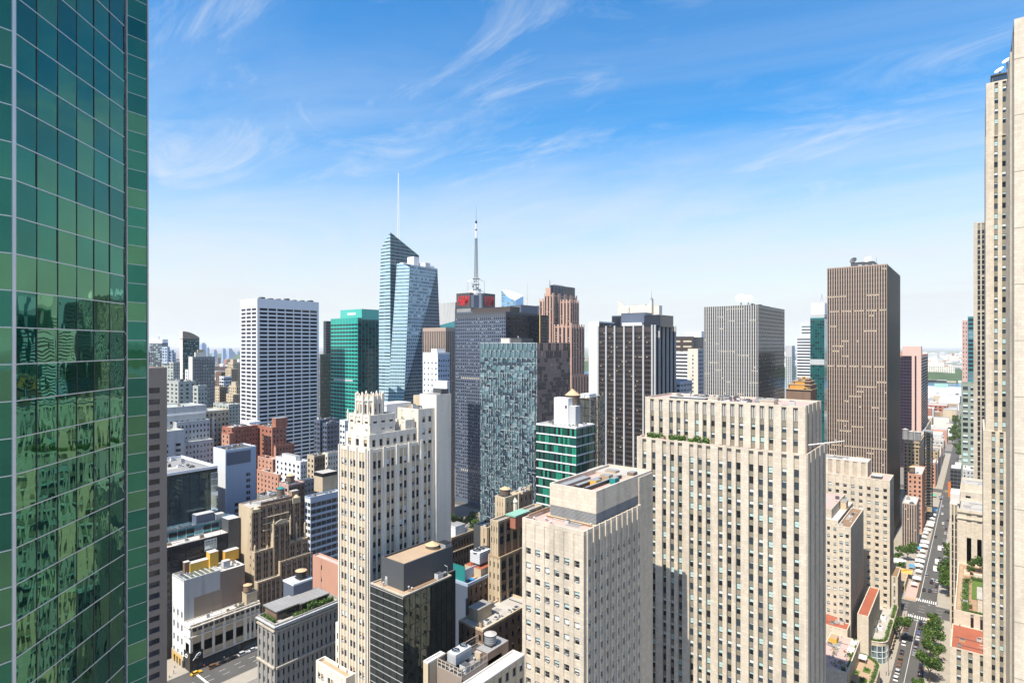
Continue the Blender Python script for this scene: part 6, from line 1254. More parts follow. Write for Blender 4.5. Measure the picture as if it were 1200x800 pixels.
def left_middle():
    # grey stepped block (all seen from its shaded side)
    b = Bld('grey_setback_block', 'pale grey block stepping down with rows of square windows and a green grey roof slab', -430, 160)
    def P(l, r, top, bot, X, st='dark', n=5, wall='lgrey', pitch=3.7, roof='greygreen', topm=2.0, hh=1.8):
        ya, yb = on_x(l, X), on_x(r, X); z1 = hz(top, dep(X, yb)); z0 = 0
        b.tier(X - 26, X, ya, yb, z0, z1, N=dict(wall=wall, cols=even(n, .42) if n else [], rows=rows(pitch, hh, topm), st=st, d=.3, sd=.08, zlow=40), wall=wall, roof=roof, par=.6)
    P(190, 241.5, 474, 0, -424, n=8, topm=9); P(207, 246, 491, 0, -418, n=9); P(212, 250, 514, 0, -411.5, n=9); P(186, 216, 503, 0, -407, n=2, wall='lgrey', topm=8)
    for z, w in ((hz(480, 420), .4), ): mb = b.one('roof_band'); mb.box(-423.9, -423.3, on_x(195, -423.5), on_x(241, -423.5), z - 1, z, 'whitepaint')
    b = Bld('tan_window_block', 'tan block with square windows squeezed right of the grey setback block', -440, 195); ya, yb = on_x(240, -430), on_x(268.5, -430); b.tier(-455, -430, ya, yb, 0, hz(479.5, dep(-430, yb)), N=fac('tan2', 6, .42, 3.7, 1.9, 'dark', zlow=40), wall='tan2', roof='greygreen', par=.8); mb = b.one('chimney'); yq = on_x(249.5, -427); mb.bar((-427, yq, 40), (-427, yq, hz(489, dep(-427, yq))), 1.2, 'cream', 8, 1.0)
    def simple(name, label, sx, wall, nE, nN, st='dark', pitch=3.6, h=1.8, roof='roofgrey', zlow=30, ph=None, span=None, wf=.45, units=0, top=1.6, wallN=None):
        X0, X1, Y0, Y1, Z = sx; b = Bld(name, label, (X0 + X1) / 2, Y0)
        zr = b.tier(X0, X1, Y0, Y1, 0, Z, E=fac(wall, nE, wf, pitch, h, st, zlow=zlow, span=span, top=top) if nE else None, N=fac(wallN or wall, nN, wf, pitch, h, st, zlow=zlow, span=span, top=top) if nN else None, wall=wall, roof=roof, par=.9)
        if ph: b.penthouse(X0 + (X1 - X0) * .2, X0 + (X1 - X0) * .75, Y0 + (Y1 - Y0) * .2, Y0 + (Y1 - Y0) * .75, zr, zr + ph, wall)
        if units: b.units(X0 + 1, X1 - 1, Y0 + 1, Y1 - 1, zr, units, 1.0)
        return b
    simple('grey_green_block', 'plain grey green block with few windows behind the grey setback block', site(209, 447, 190, 229.5, 500), 'greygreen', 4, 3, zlow=60, units=4); simple('weathered_block', 'low weathered grey green block below the ribbed grey tower', site(232, 452, 226, 243, 480), 'greygreen', 1, 3, zlow=60, units=3)
    # brick pair
    b = simple('red_brick_block', 'broad red brick apartment block left of the taller brick one', site(271.5, 501, 260, 302, 405), 'red', 2, 9, 'dark', 3.3, 1.6, roof='roofwhite', zlow=40, units=6, wf=.35); X0, X1, Y0, Y1, Z = site(268.7, 521, 259.7, 275, 396); b.tier(X0, X1, Y0, Y1, 0, hz(507.5, 396), E=fac('pinkbrick', 2, .3, 3.3, 1.6, 'dark', zlow=40), wall='red', roof='roofwhite'); mb = b.one('penthouse'); mb.box(X1 - 3, X1 + 8, Y0 + 10, Y0 + 18, 95, hz(491, 415), 'whitepaint')
    s = site(319, 500.7, 301.7, 335.5, 410); b = simple('stepped_brick_block', 'taller stepped red brick block in front of the white gridded tower', s, 'red', 4, 4, 'dark', 3.3, 1.6, roof='rooflight', zlow=30, wf=.38, units=3, wallN='red')
    X0, X1, Y0, Y1, Z = s; b.tier(X0, X1 + 2.6, Y0 + 1.2, on_x(345, X1 + 2.6), 0, hz(522, 410), N=fac('red', 6, .38, 3.3, 1.6, 'dark', zlow=30), E=fac('pinkbrick', 1, .3, 3.3, 1.6, 'dark', zlow=30, top=40), wall='red', roof='rooflight')
    b.penthouse(X1 - 6, X1 - .5, Y0 + 3, Y0 + 12, Z - .9, hz(490, 416), 'red'); v = site(319.5, 538, 302, 328, 396); b.tier(v[0], v[1], v[2], v[3], 0, v[4], E=fac('pinkbrick', 4, .32, 3.3, 1.6, 'dark', zlow=30), N=fac('red', 3, .35, 3.3, 1.6, 'dark', zlow=30), wall='pinkbrick', roof='rooflight')
    w = site(326, 556, 301, 345, 385); bb = simple('pale_brick_block', 'low pale brick block with punched windows below the stepped brick block', w, 'pinkbrick', 6, 4, 'dark', 3.3, 1.6, roof='rooflight', wf=.35, units=4)
    simple('white_loft_block', 'small white loft block with a boxy glazed roof pavilion', site(352, 541, 323, 362, 372), 'whitepaint', 6, 3, 'dark', 3.6, 2.0, roof='rooflight', ph=3, units=3)
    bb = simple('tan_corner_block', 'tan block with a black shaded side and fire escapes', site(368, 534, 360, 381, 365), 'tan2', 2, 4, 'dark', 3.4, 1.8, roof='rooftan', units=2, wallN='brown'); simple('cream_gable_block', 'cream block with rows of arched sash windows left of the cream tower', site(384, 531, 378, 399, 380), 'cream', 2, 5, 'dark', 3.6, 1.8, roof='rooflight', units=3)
    simple('pool_roof_block', 'low block with a turquoise roof pool', site(352, 563, 348, 368, 350), 'grey', 2, 4, 'dark', roof='g_sky', zlow=20)
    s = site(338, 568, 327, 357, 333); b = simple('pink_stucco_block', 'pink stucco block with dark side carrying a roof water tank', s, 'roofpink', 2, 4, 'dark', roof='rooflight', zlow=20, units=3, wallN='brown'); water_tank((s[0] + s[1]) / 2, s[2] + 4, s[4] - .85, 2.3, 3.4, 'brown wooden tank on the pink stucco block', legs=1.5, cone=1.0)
    simple('dark_roof_block', 'low dark roofed block beside the blue panel tower', site(316, 583, 301, 335, 320), 'grey', 3, 4, 'dark', roof='roofdark', zlow=20, units=6)
    # blocks right of the white gridded tower
    simple('dark_far_tower', 'dark slim tower between the white gridded tower and the emerald tower', site(382, 376, 379, 389, 800), 'dgrey', 2, 5, 'darkonly', zlow=120, wf=.7); simple('tan_far_slab', 'grey tan slab with vertical ribs between the white gridded tower and the emerald tower', site(375, 415, 371, 388, 640), 'brownconc', 2, 9, 'dark', 4, 3.0, zlow=60, wf=.4)
    simple('dark_navy_block', 'dark navy office block at the foot of the white gridded tower', site(375, 492, 368, 396, 440), 'navyband', 2, 6, 'darkonly', zlow=40, wf=.7, units=6); simple('navy_annex_block', 'low navy block with pale roof beside the emerald tower foot', site(383, 496, 378, 399, 430), 'navyband', 2, 4, 'darkonly', zlow=40, wf=.7, units=4)
    simple('white_ribbed_block', 'narrow white block with close window rows left of the cream crown', site(404, 492.5, 398, 410, 300), 'white', 2, 3, 'dark', 2.9, 1.3, zlow=40, wf=.7)
    # far towers at the left
    simple('blue_glass_tower', 'far blue glass tower with a pale cap and roof mast at the left horizon', site(190, 402, 175, 197, 1000), 'g_mid', 6, 2, 'blue', 4, 2.6, zlow=60, wf=.9); X0, X1, Y0, Y1, Z = site(190, 402, 175, 197, 1000); bb = BUILDINGS[-1]; mb = bb.one('cap'); mb.box(X0 + .5, X1 - .5, Y0 + .5, Y1, Z - 1, hz(397.5, 1000), 'bluewhite'); mb = bb.one('roof_mast'); mb.bar(((X0 + X1) / 2, Y0 + 5, hz(397.5, 1000)), ((X0 + X1) / 2, Y0 + 5, hz(394, 1000)), 1.2, 'lgrey')
    simple('blue_sliver_tower', 'sliver of a far blue tower against the green tower edge', site(174.5, 412, 168, 178, 1080), 'g_mid', 3, 1, 'blue', 4, 2.6, zlow=60, wf=.9)
    b = simple('stepped_teal_tower', 'far stepped dark teal tower with a pointed top', site(203, 424, 189.5, 211, 760), 'greygreen', 4, 4, 'blue', 3.8, 2.2, zlow=60, wf=.6)
    for l, c, r, t in ((193, 202, 206, 413), (195, 201, 204, 410), (190, 196, 199, 406)): u = site(c, t, l, r, 768); b.tier(u[0], u[1], u[2], u[3], hz(426, 768), u[4], E=fac('bluepanel', 2, .6, 3.8, 2.2, 'blue'), N=fac('bluepanel', 2, .6, 3.8, 2.2, 'blue'), wall='bluepanel')
    # curved top slab
    s = site(214, 392.5, 210.5, 233.7, 900); X0, X1, Y0, Y1, Z = s; b = Bld('curved_top_tower', 'teal glass tower with a cream edge and a curved sloping roof', X0, Y0); b.tier(X0, X1, Y0, Y1, 0, hz(397, 900), E=dict(wall='cream', cols=[], rows=[]), N=dict(wall='g_teal', cols=even(12, .8), rows=rows(3.9, 2.2, 1.5), st='blue', sd=.02, d=.2, zlow=60), wall='cream')
    cp = b.one('curved_roof'); n = 10; z0 = hz(397, 900) - 1; pts = [(Y0 + (Y1 - Y0) * i / n, hz(388, 900) - (hz(388, 900) - hz(397, 950) - 2) * (i / n) ** 2) for i in range(n + 1)]
    for (y, z), (y2, z2) in zip(pts, pts[1:]): cp.poly([(X0, y, z), (X1, y, z), (X1, y2, z2), (X0, y2, z2)], 'cream'); cp.poly([(X1, y, z0), (X1, y2, z0), (X1, y2, z2), (X1, y, z)], 'brownconc')
    cp.poly([(X0, Y0, z0), (X1, Y0, z0), (X1, Y0, pts[0][1]), (X0, Y0, pts[0][1])], 'cream'); cp.poly([(X0, Y1, z0), (X1, Y1, z0), (X1, Y1, pts[-1][1]), (X0, Y1, pts[-1][1])], 'cream')
    # ribbed grey tower
    s = site(226, 418, 221.5, 251.8, 620); b = simple('ribbed_grey_tower', 'grey ribbed tower with a sunlit cream edge and round topped penthouse', s, 'grey', 2, 13, 'dark', 3.6, 2.6, zlow=60, wf=.5); X0, X1, Y0, Y1, Z = s
    mb = b.one('penthouse'); mb.box(X0 + 4, X1 - 3, on_x(229, X1 - 3), on_x(242, X1 - 3), Z - 1, hz(412.5, 640), 'cream', 'roofgrey'); mb.box(X0 + 6, X1 - 5, on_x(231, X1 - 5), on_x(239, X1 - 5), hz(412.5, 640), hz(409.5, 640), 'tan2'); eb = b.one('sunlit_face_sheet'); eb.box(X0, X1 - .05, Y0 - .5, Y0 - .01, 60, Z, 'cream')  # cream sheet over the east face puts sunlight into its colour
    simple('white_slim_block', 'slim white block left of the ribbed grey tower', site(220, 433, 217, 224, 640), 'whitepaint', 1, 2, 'dark', zlow=60)
    # tan midrises between there and the white gridded tower
    simple('tan_midrise', 'stepped tan midrise on the skyline left of the white gridded tower', site(273, 425, 267, 281.5, 900), 'tan2', 3, 4, 'dark', zlow=60, ph=6); b = BUILDINGS[-1]; u = site(271, 432, 264, 279, 880); b.tier(u[0], u[1], u[2], u[3], 0, u[4], E=fac('tan2', 4, .4, 3.6, 1.8, 'dark', zlow=60), N=fac('tan', 4, .4, 3.6, 1.8, 'dark', zlow=60), wall='tan2')
    simple('glass_midrise', 'small pale blue glazed midrise below the tan skyline block', site(262, 441, 257, 271.5, 760), 'bluewhite', 2, 4, 'blue', 4.2, 2.6, zlow=50, wf=.9, roof='roofwhite'); simple('brown_midrise', 'plain dark brown midrise right of the ribbed grey tower', site(259, 436, 252.5, 264, 820), 'brown', 3, 2, 'dark', zlow=60)
    simple('sandy_midrise', 'sunlit sandy stepped block close left of the white gridded tower', site(277, 452, 268, 284, 700), 'tan2', 4, 3, 'dark', zlow=40, ph=5); b = BUILDINGS[-1]; u = site(273, 462, 265, 281, 680); b.tier(u[0], u[1], u[2], u[3], 0, u[4], E=fac('tan2', 4, .4, 3.6, 1.8, 'dark', zlow=40), N=fac('tan', 4, .4, 3.6, 1.8, 'dark', zlow=40), wall='tan2', roof='rooflight')
    simple('brown_stub_midrise', 'narrow brown block with pale front between ribbed tower and sandy block', site(257, 453, 252, 266, 720), 'tan2', 2, 3, 'dark', zlow=40, wallN='brown'); simple('grey_low_midrise', 'low grey roofed block under the sandy stepped block', site(268, 474, 250, 283, 600), 'greygreen', 5, 4, 'dark', zlow=40, roof='rooflight', units=5)
    # far skyline: distance haze put into the wall colour
    hz_ = mat('haze_tinted_wall', (.28, .36, .48), rough=.4, var=.1)
    for i, (l, r, t, lab) in enumerate(((235, 241, 401.5, 'tallest hazy blue tower of the far skyline cluster'), (242.3, 245, 406.5, 'thin hazy tower beside the tallest far one'), (249.5, 254, 409.5, 'squat hazy far tower left of the pair'), (260.3, 264.2, 408, 'left hazy far tower of the close pair'), (267, 272, 408, 'right hazy far tower of the close pair'), (264.5, 268, 413, 'low hazy block between the far pair'), (270.5, 275, 411.5, 'hazy far tower overlapping the right of the pair'), (277, 281.5, 411.5, 'last hazy far tower before the white gridded tower'))):
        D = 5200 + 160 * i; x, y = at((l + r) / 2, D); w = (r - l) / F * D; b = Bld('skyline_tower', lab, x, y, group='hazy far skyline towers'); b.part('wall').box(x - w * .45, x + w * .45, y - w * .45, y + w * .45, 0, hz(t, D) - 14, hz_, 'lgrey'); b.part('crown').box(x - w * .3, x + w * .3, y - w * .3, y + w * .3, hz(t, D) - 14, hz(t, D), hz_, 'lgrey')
left_middle()
# ------------------------------------------------------------------ right-hand side
def right_tower():
    b = Bld('limestone_skyscraper', 'huge pale limestone skyscraper cropped by the right edge of the view', 30, 250)
    Yw = 272.0; xw0 = on_y(1155.5, Yw); xw1 = 8.4; Yt = 224.0; zt = 245.0
    ztop = hz(98, dep(xw0, Yw)); zl = hz(161, dep(xw0, Yw)); zl2 = hz(504, dep(xw0, Yw)); zg = 0
    W = xw1 - xw0
    def fw(nudge=0): return dict(wall='lime', span='limespan', cols=[(W * .40, W * .58), (W * .78, W * .96)], rows=rows(3.74, 1.9, 1.7), st='sashw', d=.6, sd=.42, zlow=0)
    # three stages of the end bay, each ledge a little wider
    zr = b.tier(xw0, xw1, Yw, Yw + 40, zl, ztop, E=fw(), wall='lime', roof='roofgrey', par=.5)
    b.tier(xw0 - .12, xw1, Yw - .3, Yw + 40, zl2, zl, E=fw(), wall='lime', roof='rooflight', par=.3); b.tier(xw0 - .8, xw1, Yw - .6, Yw + 40, 0, zl2, E=fw(), wall='lime', roof='rooflight', par=.3)
    mb = b.one('penthouse'); mb.box(xw0 + 1.6, xw1, Yw + .3, Yw + 14, zr, zr + 2.6, 'dgrey'); mb.box(xw0 + 2.0, xw1, Yw + .2, Yw + .29, zr + .6, zr + 2.1, 'g_mid'); mb.box(xw0 + 1.3, xw1, Yw - .1, Yw + 14.3, zr + 2.6, zr + 3.0, 'dgrey')
    for x, z, r, lab in ((xw0 + 3.9, zr + 4.6, 1.5, 'lower white satellite dish on the limestone skyscraper shoulder'), (xw0 + 5.9, zr + 7.4, 1.4, 'upper white satellite dish against the limestone skyscraper wall')):
        o = MB(); o.bar((x, Yw + 2, zr + 2.95), (x, Yw + 2, z), .22, 'grey'); o.dish((x, Yw + 1.8, z), (-.45, -.6, .65), r, .5, 'whitepaint'); tag(o.build('satellite_dish', origin=(x, Yw + 2, zr + 3)), lab, 'dish')
    # the nearer tall slab; its south side shows as the narrow strip
    Y1 = Yw - .02; Wn = Y1 - Yt
    fs = dict(wall='lime2', span='limespan', cols=even(9, .42), rows=rows(3.74, 1.9, 3), st='sashw', d=.6, sd=.42, zlow=0)
    fe = dict(wall='lime', span='limespan', cols=[(6 + i * 4.2, 8 + i * 4.2) for i in range(8)], rows=rows(3.74, 1.9, 5), st='sashw', d=.7, sd=.5, zlow=0)
    b.tier(8.45, 60, Yt, 330, 0, zt, E=fe, S=fs, wall='lime2', roof='roofgrey', par=.8, parm='lime'); b.tier(8.0, 20, Yt + 14, Y1 - .05, 0, zt - 4, S=dict(fs, cols=even(6, .42)), wall='lime2', par=.6)
    for k in range(14): b.part('joint').box(8.45, 14.0, Yt - .03, Yt - .005, 20 + k * 16.4, 20.18 + k * 16.4, 'limespan')
    mb = b.one('roof_mast'); mb.bar((12, Yt + 3, zt - .8), (12, Yt + 3, zt + 4), .1, 'steel'); mb.dish((11.5, Yt + 3, zt + 2), (-1, -.2, .4), .9, .3, 'grey', 8)
right_tower()

def right_low():
    def B(name, label, x, y): return Bld(name, label, x, y)
    # red roofed theatre front
    Y0 = 273.0; X0 = on_y(1113.6, Y0); D = dep(X0, Y0); Zr = hz(757, D); Yb = 296.5
    b = B('red_roof_annex', 'limestone annex with a worn red roof at the skyscraper foot', X0, Y0)
    fe = dict(wall='lime', span='limespan', cols=[(1.9, 3.2), (5.3, 6.6), (8.7, 10.0), (12.2, 13.5)], rows=rows(3.66, 2.0, 2.2), st='sashw', d=.7, sd=.5, zlow=0)
    b.tier(X0, 14, Y0, Yb, 0, Zr, E=fe, S=fac('lime2', 5, .4, 3.66, 1.9, 'dark', zlow=0), wall='lime', roof='roofred', par=.35, parm='lime'); 
    for k in range(7): mb = b.part('roof_stain'); y = Y0 + 4 + k * 2.4; mb.poly([(X0 + 7 + R.random() * 2, y, Zr - .29), (X0 + 12, y + .3, Zr - .29), (X0 + 12.4, y + .9, Zr - .29), (X0 + 8 + R.random() * 2, y + .6, Zr - .29)], 'tan2')
    # taller part with the roof garden
    Zg = hz(713, dep(X0, Yb)); Ye = 362.0; xg = X0 + .6
    b = B('roof_garden_annex', 'limestone annex carrying a planted roof garden above the red roof', X0, Yb + 20)
    zr = b.tier(xg, 20, Yb + .05, Ye, 0, Zg, E=dict(wall='lime', span='limespan', cols=[(5.2, 6.2), (8.2, 9.2)], rows=[(Zg - 6.2, Zg - 1.9)], st='darkonly', d=.5, sd=.3), S=fac('lime2', 14, .4, 3.66, 1.9, 'dark', zlow=0), wall='lime', roof='earth', par=.6, parm='lime'); GARD.update(x0=xg, z=zr, y0=Yb, y1=Ye)
    pw = b.one('garden_path'); pw.box(xg + .8, xg + 2.0, Yb + 3, Ye - 4, zr + .01, zr + .08, 'rooftan'); lw = b.one('garden_lawn'); lw.box(xg + 5.4, xg + 12, Yb + 18, Yb + 42, zr + .01, zr + .35, 'turf')
    hb = b.one('garden_house'); hb.box(xg + 7.4, 16, Yb + 3.4, Yb + 17.5, zr, zr + 5.6, 'lime', 'rooflight'); hb.box(xg + 7.2, 16.2, Yb + 3.2, Yb + 17.7, zr + 5.6, zr + 5.9, 'lgrey', 'rooflight')
    wl = b.one('garden_wall'); wl.box(xg + 6, 12, Yb + 45, Yb + 47, zr, zr + 2.4, 'lime'); wl.box(xg + 2.4, xg + 4.6, Yb + 46, Yb + 54, zr, zr + 1.2, 'tan2'); wl.box(xg + 2.6, xg + 5.4, Yb + 40, Yb + 45.8, zr, zr + .6, 'roofbrown')
    # pink strip roof along the pavement
    b = B('pink_strip_roof', 'narrow low shed with pink roof edging the pavement', X0 - 2, Y0 + 20); b.tier(X0 - 2.4, X0 - .05, Y0 + 6, Yb + 10, 0, 6.5, wall='lime', roof='roofpink', par=.3)
    for k in range(4): mb = b.one('roof_unit'); y = Y0 + 9 + k * 7; mb.box(X0 - 1.8, X0 - .9, y, y + 1.6, 6.2, 7.2, ['whitepaint', 'redpaint', 'lgrey', 'bluepaint'][k])
    # tall theatre block beyond
    Y0 = Ye + .1; X0b = on_y(1122, Y0); Z = hz(596, dep(X0b, Y0)); b = B('theatre_block', 'plain limestone block with two tall window strips behind the roof garden', X0b, Y0)
    b.tier(X0b, 20, Y0, 391, 0, Z, E=dict(wall='lime', span='limespan', cols=[(3.6, 5.4), (7.6, 9.4), (14, 15.8)], rows=[(Z - 32 + k * 3.7, Z - 30 + k * 3.7) for k in range(6)], st='sashw', d=.6, sd=.35, top='lime'), S=dict(wall='lime2', span='limespan', cols=even(5, .4), rows=rows(3.7, 2, 5), st='dark', d=.6, sd=.4, zlow=0), wall='lime', roof='rooflight', par=1.2)
    mb = b.part('cornice'); mb.box(X0b - .4, 20, Y0 - .5, Y0 - .02, Z - 4.5, Z - 3.9, 'lime'); mb.box(X0b - .3, 20, Y0 - .4, Y0 - .02, Z - 1.6, Z - 1.2, 'limespan')
    xs0 = on_y(1113, Y0 + 1); b.tier(xs0, X0b - .05, Y0 + 1, 390, 0, hz(590, dep(xs0, Y0)), E=dict(wall='lime', span='limespan', cols=[(.8, 1.5), (2.1, 2.8)], rows=rows(3.7, 3.2, 5), st='brownw', d=.5, sd=.3), S=fac('lime2', 5, .4, 3.7, 2, 'dark', zlow=0), wall='lime', roof='roofwhite', par=.6)
    X = on_y(1113.5, Y0 + 18); mb = b.one('white_roof_box'); mb.box(X + .4, X + 4.2, Y0 + 6, Y0 + 20, hz(590, dep(xs0, Y0)) - .6, hz(583, dep(xs0, Y0)) + 1, 'roofwhite')
    # avenue corner block beyond, with stepped pale roofs
    Y0 = 414; X0 = -7.6; b = B('pale_avenue_block', 'pale stepped limestone block across the avenue below the slim green tower', X0, Y0); b.tier(X0, 22, Y0, 440, 0, hz(575, dep(X0, Y0)), E=fac('lime', 4, .3, 3.7, 2, 'dark', zlow=20), S=fac('lime2', 6, .4, 3.7, 2, 'dark', zlow=0), wall='lime', roof='rooflight'); x2 = on_y(1126, 420); b.tier(x2, 22, 420, 440, 40, hz(566, dep(x2, 420)), wall='lime', roof='rooflight')
    # thin ribbed tower
    s0 = 562; x0, x1 = on_y(1140.8, s0), 30; b = B('slim_ribbed_tower', 'thin strip of a brown ribbed tower left of the limestone skyscraper', x0, s0); Z = hz(261, dep(x0, s0))
    b.tier(x0, x1, s0, s0 + 60, 0, Z, E=dict(wall='lime2', span='limespan', cols=[(2.4 + i * 2.5, 4.0 + i * 2.5) for i in range(11)], rows=rows(3.8, 2.9, 5), st=lambda i, j: 'strip' if (i * 5 + j * 3) % 13 == 0 or j % 17 == 5 else 'brownd', d=.6, sd=.4, zlow=20, pd=.25), S=dict(wall='lime2', span='limespan', cols=even(18, .5), rows=rows(3.8, 2.9, 5), st='brownw', d=.6, sd=.4, zlow=20), wall='lime2', roof='roofgrey')
    # slim green grey tower
    s0 = 784; x0, x1 = on_y(1126.4, s0), 14; b = B('slim_green_tower', 'slim green grey tower with pale window bays and a narrower glazed top', x0, s0); Zb = hz(447, dep(x0, s0)); gg = mat('sage_panel', (.25, .29, .24), var=.1)
    W = x1 - x0; bay = 6.4; b.tier(x0, x1, s0, s0 + 22, 0, Zb, E=dict(wall=gg, cols=[(1.4 + i * bay, 1.4 + i * bay + 4.3) for i in range(4)], rows=rows(6.4, 4.0, 4), st='sashw', d=.5, sd=.25, zlow=0), S=fac(gg, 4, .5, 6.4, 4, 'sashw', zlow=0), wall=gg, roof='rooflight')
    xa, xm = on_y(1127.6, s0 + 2), on_y(1134, s0 + 2); Zt = hz(371, dep(x0, s0)); b.tier(xa, xm, s0 + 2, s0 + 20, Zb - 1, Zt - 4, E=fac('roofpink', 2, .3, 4.4, 2, 'dark'), S=fac('pinkgran', 3, .3, 4.4, 2, 'dark'), wall='roofpink', roof='rooflight'); b.tier(xm + .05, x1, s0 + 1, s0 + 20, Zb - 1, Zt, E=fac('g_cyan', 3, .85, 4.4, 3, 'sky'), wall='g_cyan', roof='rooflight')
    # dark glass low block and its orange blade sign
    s0 = 700; x0 = on_y(1113.6, s0); x1 = on_y(1126, s0); b = B('dark_glass_lowrise', 'dark glass lowrise with white roof at the far right kerb', x0, s0); b.tier(x0, x1, s0, s0 + 26, 0, hz(548, dep(x0, s0)), E=fac('dgrey', 3, .85, 3.6, 2.6, 'darkonly', zlow=0), S=fac('dgrey', 4, .85, 3.6, 2.6, 'darkonly', zlow=0), wall='dgrey', roof='roofwhite'); b.tier(on_y(1119, s0 + 2), x1, s0 + 2, s0 + 22, hz(548, dep(x0, s0)) - .8, hz(545, dep(x0, s0)), wall='whitepaint', roof='roofwhite')
    x, y = x0 - .8, s0 - 12; mb = MB(); mb.box(x - .5, x + 1.6, y, y + .8, hz(582, dep(x, y)), hz(563.5, dep(x, y)), mat('orange_sign', (.55, .17, .05), var=.08)); mb.bar((x + .5, y + .4, 0), (x + .5, y + .4, hz(582, dep(x, y)) + .1), .25, 'steel'); mb.box(x - .7, x + 1.8, y - .1, y + .9, hz(563.5, dep(x, y)), hz(563, dep(x, y)), 'dgrey'); tag(mb.build('blade_sign', origin=(x, y, 0)), 'tall orange vertical blade sign by the dark glass lowrise', 'sign')
GARD = {}
right_low()

def limestone_row():
    # tall stepped limestone block
    X1, Y0 = -36, 365; Z = hz(563, dep(X1, Y0)); X0 = X1 - 45
    b = Bld('stepped_limestone_block', 'tall stepped limestone block in front of the brown ribbed slab', -55, Y0)
    W = X1 - X0; cE = [(W - 3.0 - i * 3.75, W - 1.3 - i * 3.75) for i in range(11)][::-1]
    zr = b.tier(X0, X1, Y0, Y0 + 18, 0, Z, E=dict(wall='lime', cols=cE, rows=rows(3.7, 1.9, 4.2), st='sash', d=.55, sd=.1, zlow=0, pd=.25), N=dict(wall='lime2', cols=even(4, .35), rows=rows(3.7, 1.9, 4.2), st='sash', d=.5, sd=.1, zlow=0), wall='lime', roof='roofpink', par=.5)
    mb = b.one('roof_unit'); mb.box(X1 - 9, X1 - 4, Y0 + 3, Y0 + 8, zr, zr + 1.4, 'dgrey', 'lgrey')
    xu = on_y(1017, Y0 + 4); zu = hz(541.5, dep(xu, Y0 + 4)); b.tier(X0 - 2, xu, Y0 + 4, Y0 + 17, Z - .6, zu, E=dict(wall='lime', span='lime2', cols=even(9, .5), rows=[], pd=.35, sd=.3, d=.6, top='lime2'), N=dict(wall='lime2', cols=even(3, .4), rows=[], sd=.3, d=.5), wall='lime', roof='roofwhite', par=.5)
    # lower corner shaft toward the street
    X2, Y2 = -33, 370.5; z2 = hz(676, dep(X2, Y2)); xa = on_y(1043.5, Y2); b2 = Bld('brown_roof_turret', 'short limestone turret with a brown roof at the avenue corner', -35, Y2); b2.tier(xa, X2, Y2, 388, 0, z2, E=dict(wall='lime', span='limespan', cols=[(1.4, 2.2)], rows=rows(3.6, 2.2, 3), st='sash', d=.4, sd=.2), N=fac('lime2', 4, .3, 3.6, 2, 'dark'), wall='lime', roof='roofbrown', par=.4)
    # two lower shafts on the left
    X1, Y0 = at(997, 270); Z = hz(618, 270); xl = on_y(981.5, Y0); Y1 = on_x(1012, X1)
    b = Bld('brown_roof_shaft', 'limestone shaft with a brown roof and three window columns', X1 - 4, Y0); Wd = X1 - xl; b.tier(xl, X1, Y0, Y1, 0, Z, E=dict(wall='lime', cols=[(Wd * .14, Wd * .40), (Wd * .60, Wd * .86)], rows=rows(3.6, 1.7, 3), st='sash', d=.45, sd=.08, zlow=0), N=fac('lime2', 9, .12, 3.6, 1.8, 'dark', zlow=0), wall='lime', roof='roofbrown', par=.5)
    X1b = xl - .3; Y0b = Y0 + 5; zb = hz(610, dep(X1b, Y0b)); b = Bld('pale_roof_shaft', 'limestone shaft with pale strip roof behind the brown roofed shaft', X1b - 6, Y0b); zq = b.tier(X1b - 14, X1b + 1.2 - 1.5, Y0b, Y0b + 42, 0, zb, E=dict(wall='lime', cols=even(5, .45), rows=rows(3.6, 1.7, 3), st='sash', d=.45, sd=.08, zlow=0), N=fac('lime2', 9, .12, 3.6, 1.8, 'dark', zlow=0), wall='lime', roof='roofwhite', par=.5)
    b.tier(X1b - 16, X1b - 3.6, Y0b + 3, Y0b + 40, zq - .5, hz(600, dep(X1b, Y0b)), wall='lime2', roof='roofpink', par=.5, parm='lime2'); b.penthouse(X1b - 3.2, X1b - .6, Y0b + 24, Y0b + 30, zq, zq + 4, 'tan2')
    # red roofs stepping to the street
    def red(label, c, top, l, r, D, bot, roof='roofred', extra=None, name='red_roof_block'):
        X0, X1, Y0, Y1, Z = site(c, top, l, r, D); b = Bld(name, label, X1 - 5, Y0); zr = b.tier(X0, X1, Y0, Y1, 0, Z, E=extra, wall='lime', roof=roof, par=.55, parm='lime'); b.s = (X0, X1, Y0, Y1, zr); return b
    b = red('low limestone block with the widest red roof beside the dark slab end', 993, 738, 960, 1006, 264, 0, extra=dict(wall='lime', cols=even(6, .3), rows=[(15, 17)], st='lit', d=.3, sd=.1)); X0, X1, Y0, Y1, zr = b.s
    mb = b.one('roof_ridge'); mb.box(X0, X1 - .5, Y1 - 9, Y1 - 8.6, zr, zr + 1.0, 'lime')
    red('taller limestone block with a steep red roof strip between the two lower ones', 1017.8, 722, 1004.5, 1031, 268, 0)
    b = red('low brick red terrace behind the rounded glass corner', 1026, 742, 1019, 1050, 282, 0, name='red_terrace')
    # pink roof with tables
    b = red('pink roof terrace with umbrellas and planters at the bottom right', 993, 788, 955, 1008, 235, 0, roof='roofpink', name='pink_terrace'); PINK['s'] = b.s; X0, X1, Y0, Y1, zr = b.s; zr0 = zr
    for i, (fx, fy) in enumerate(((.62, .84), (.62, .6))): mb = b.one('skylight'); x, y = X0 + (X1 - X0) * (fx + .12), Y0 + (Y1 - Y0) * fy; mb.box(x, x + 2.6, y, y + 3.4, zr, zr + 1.0, 'whitepaint', 'roofwhite')
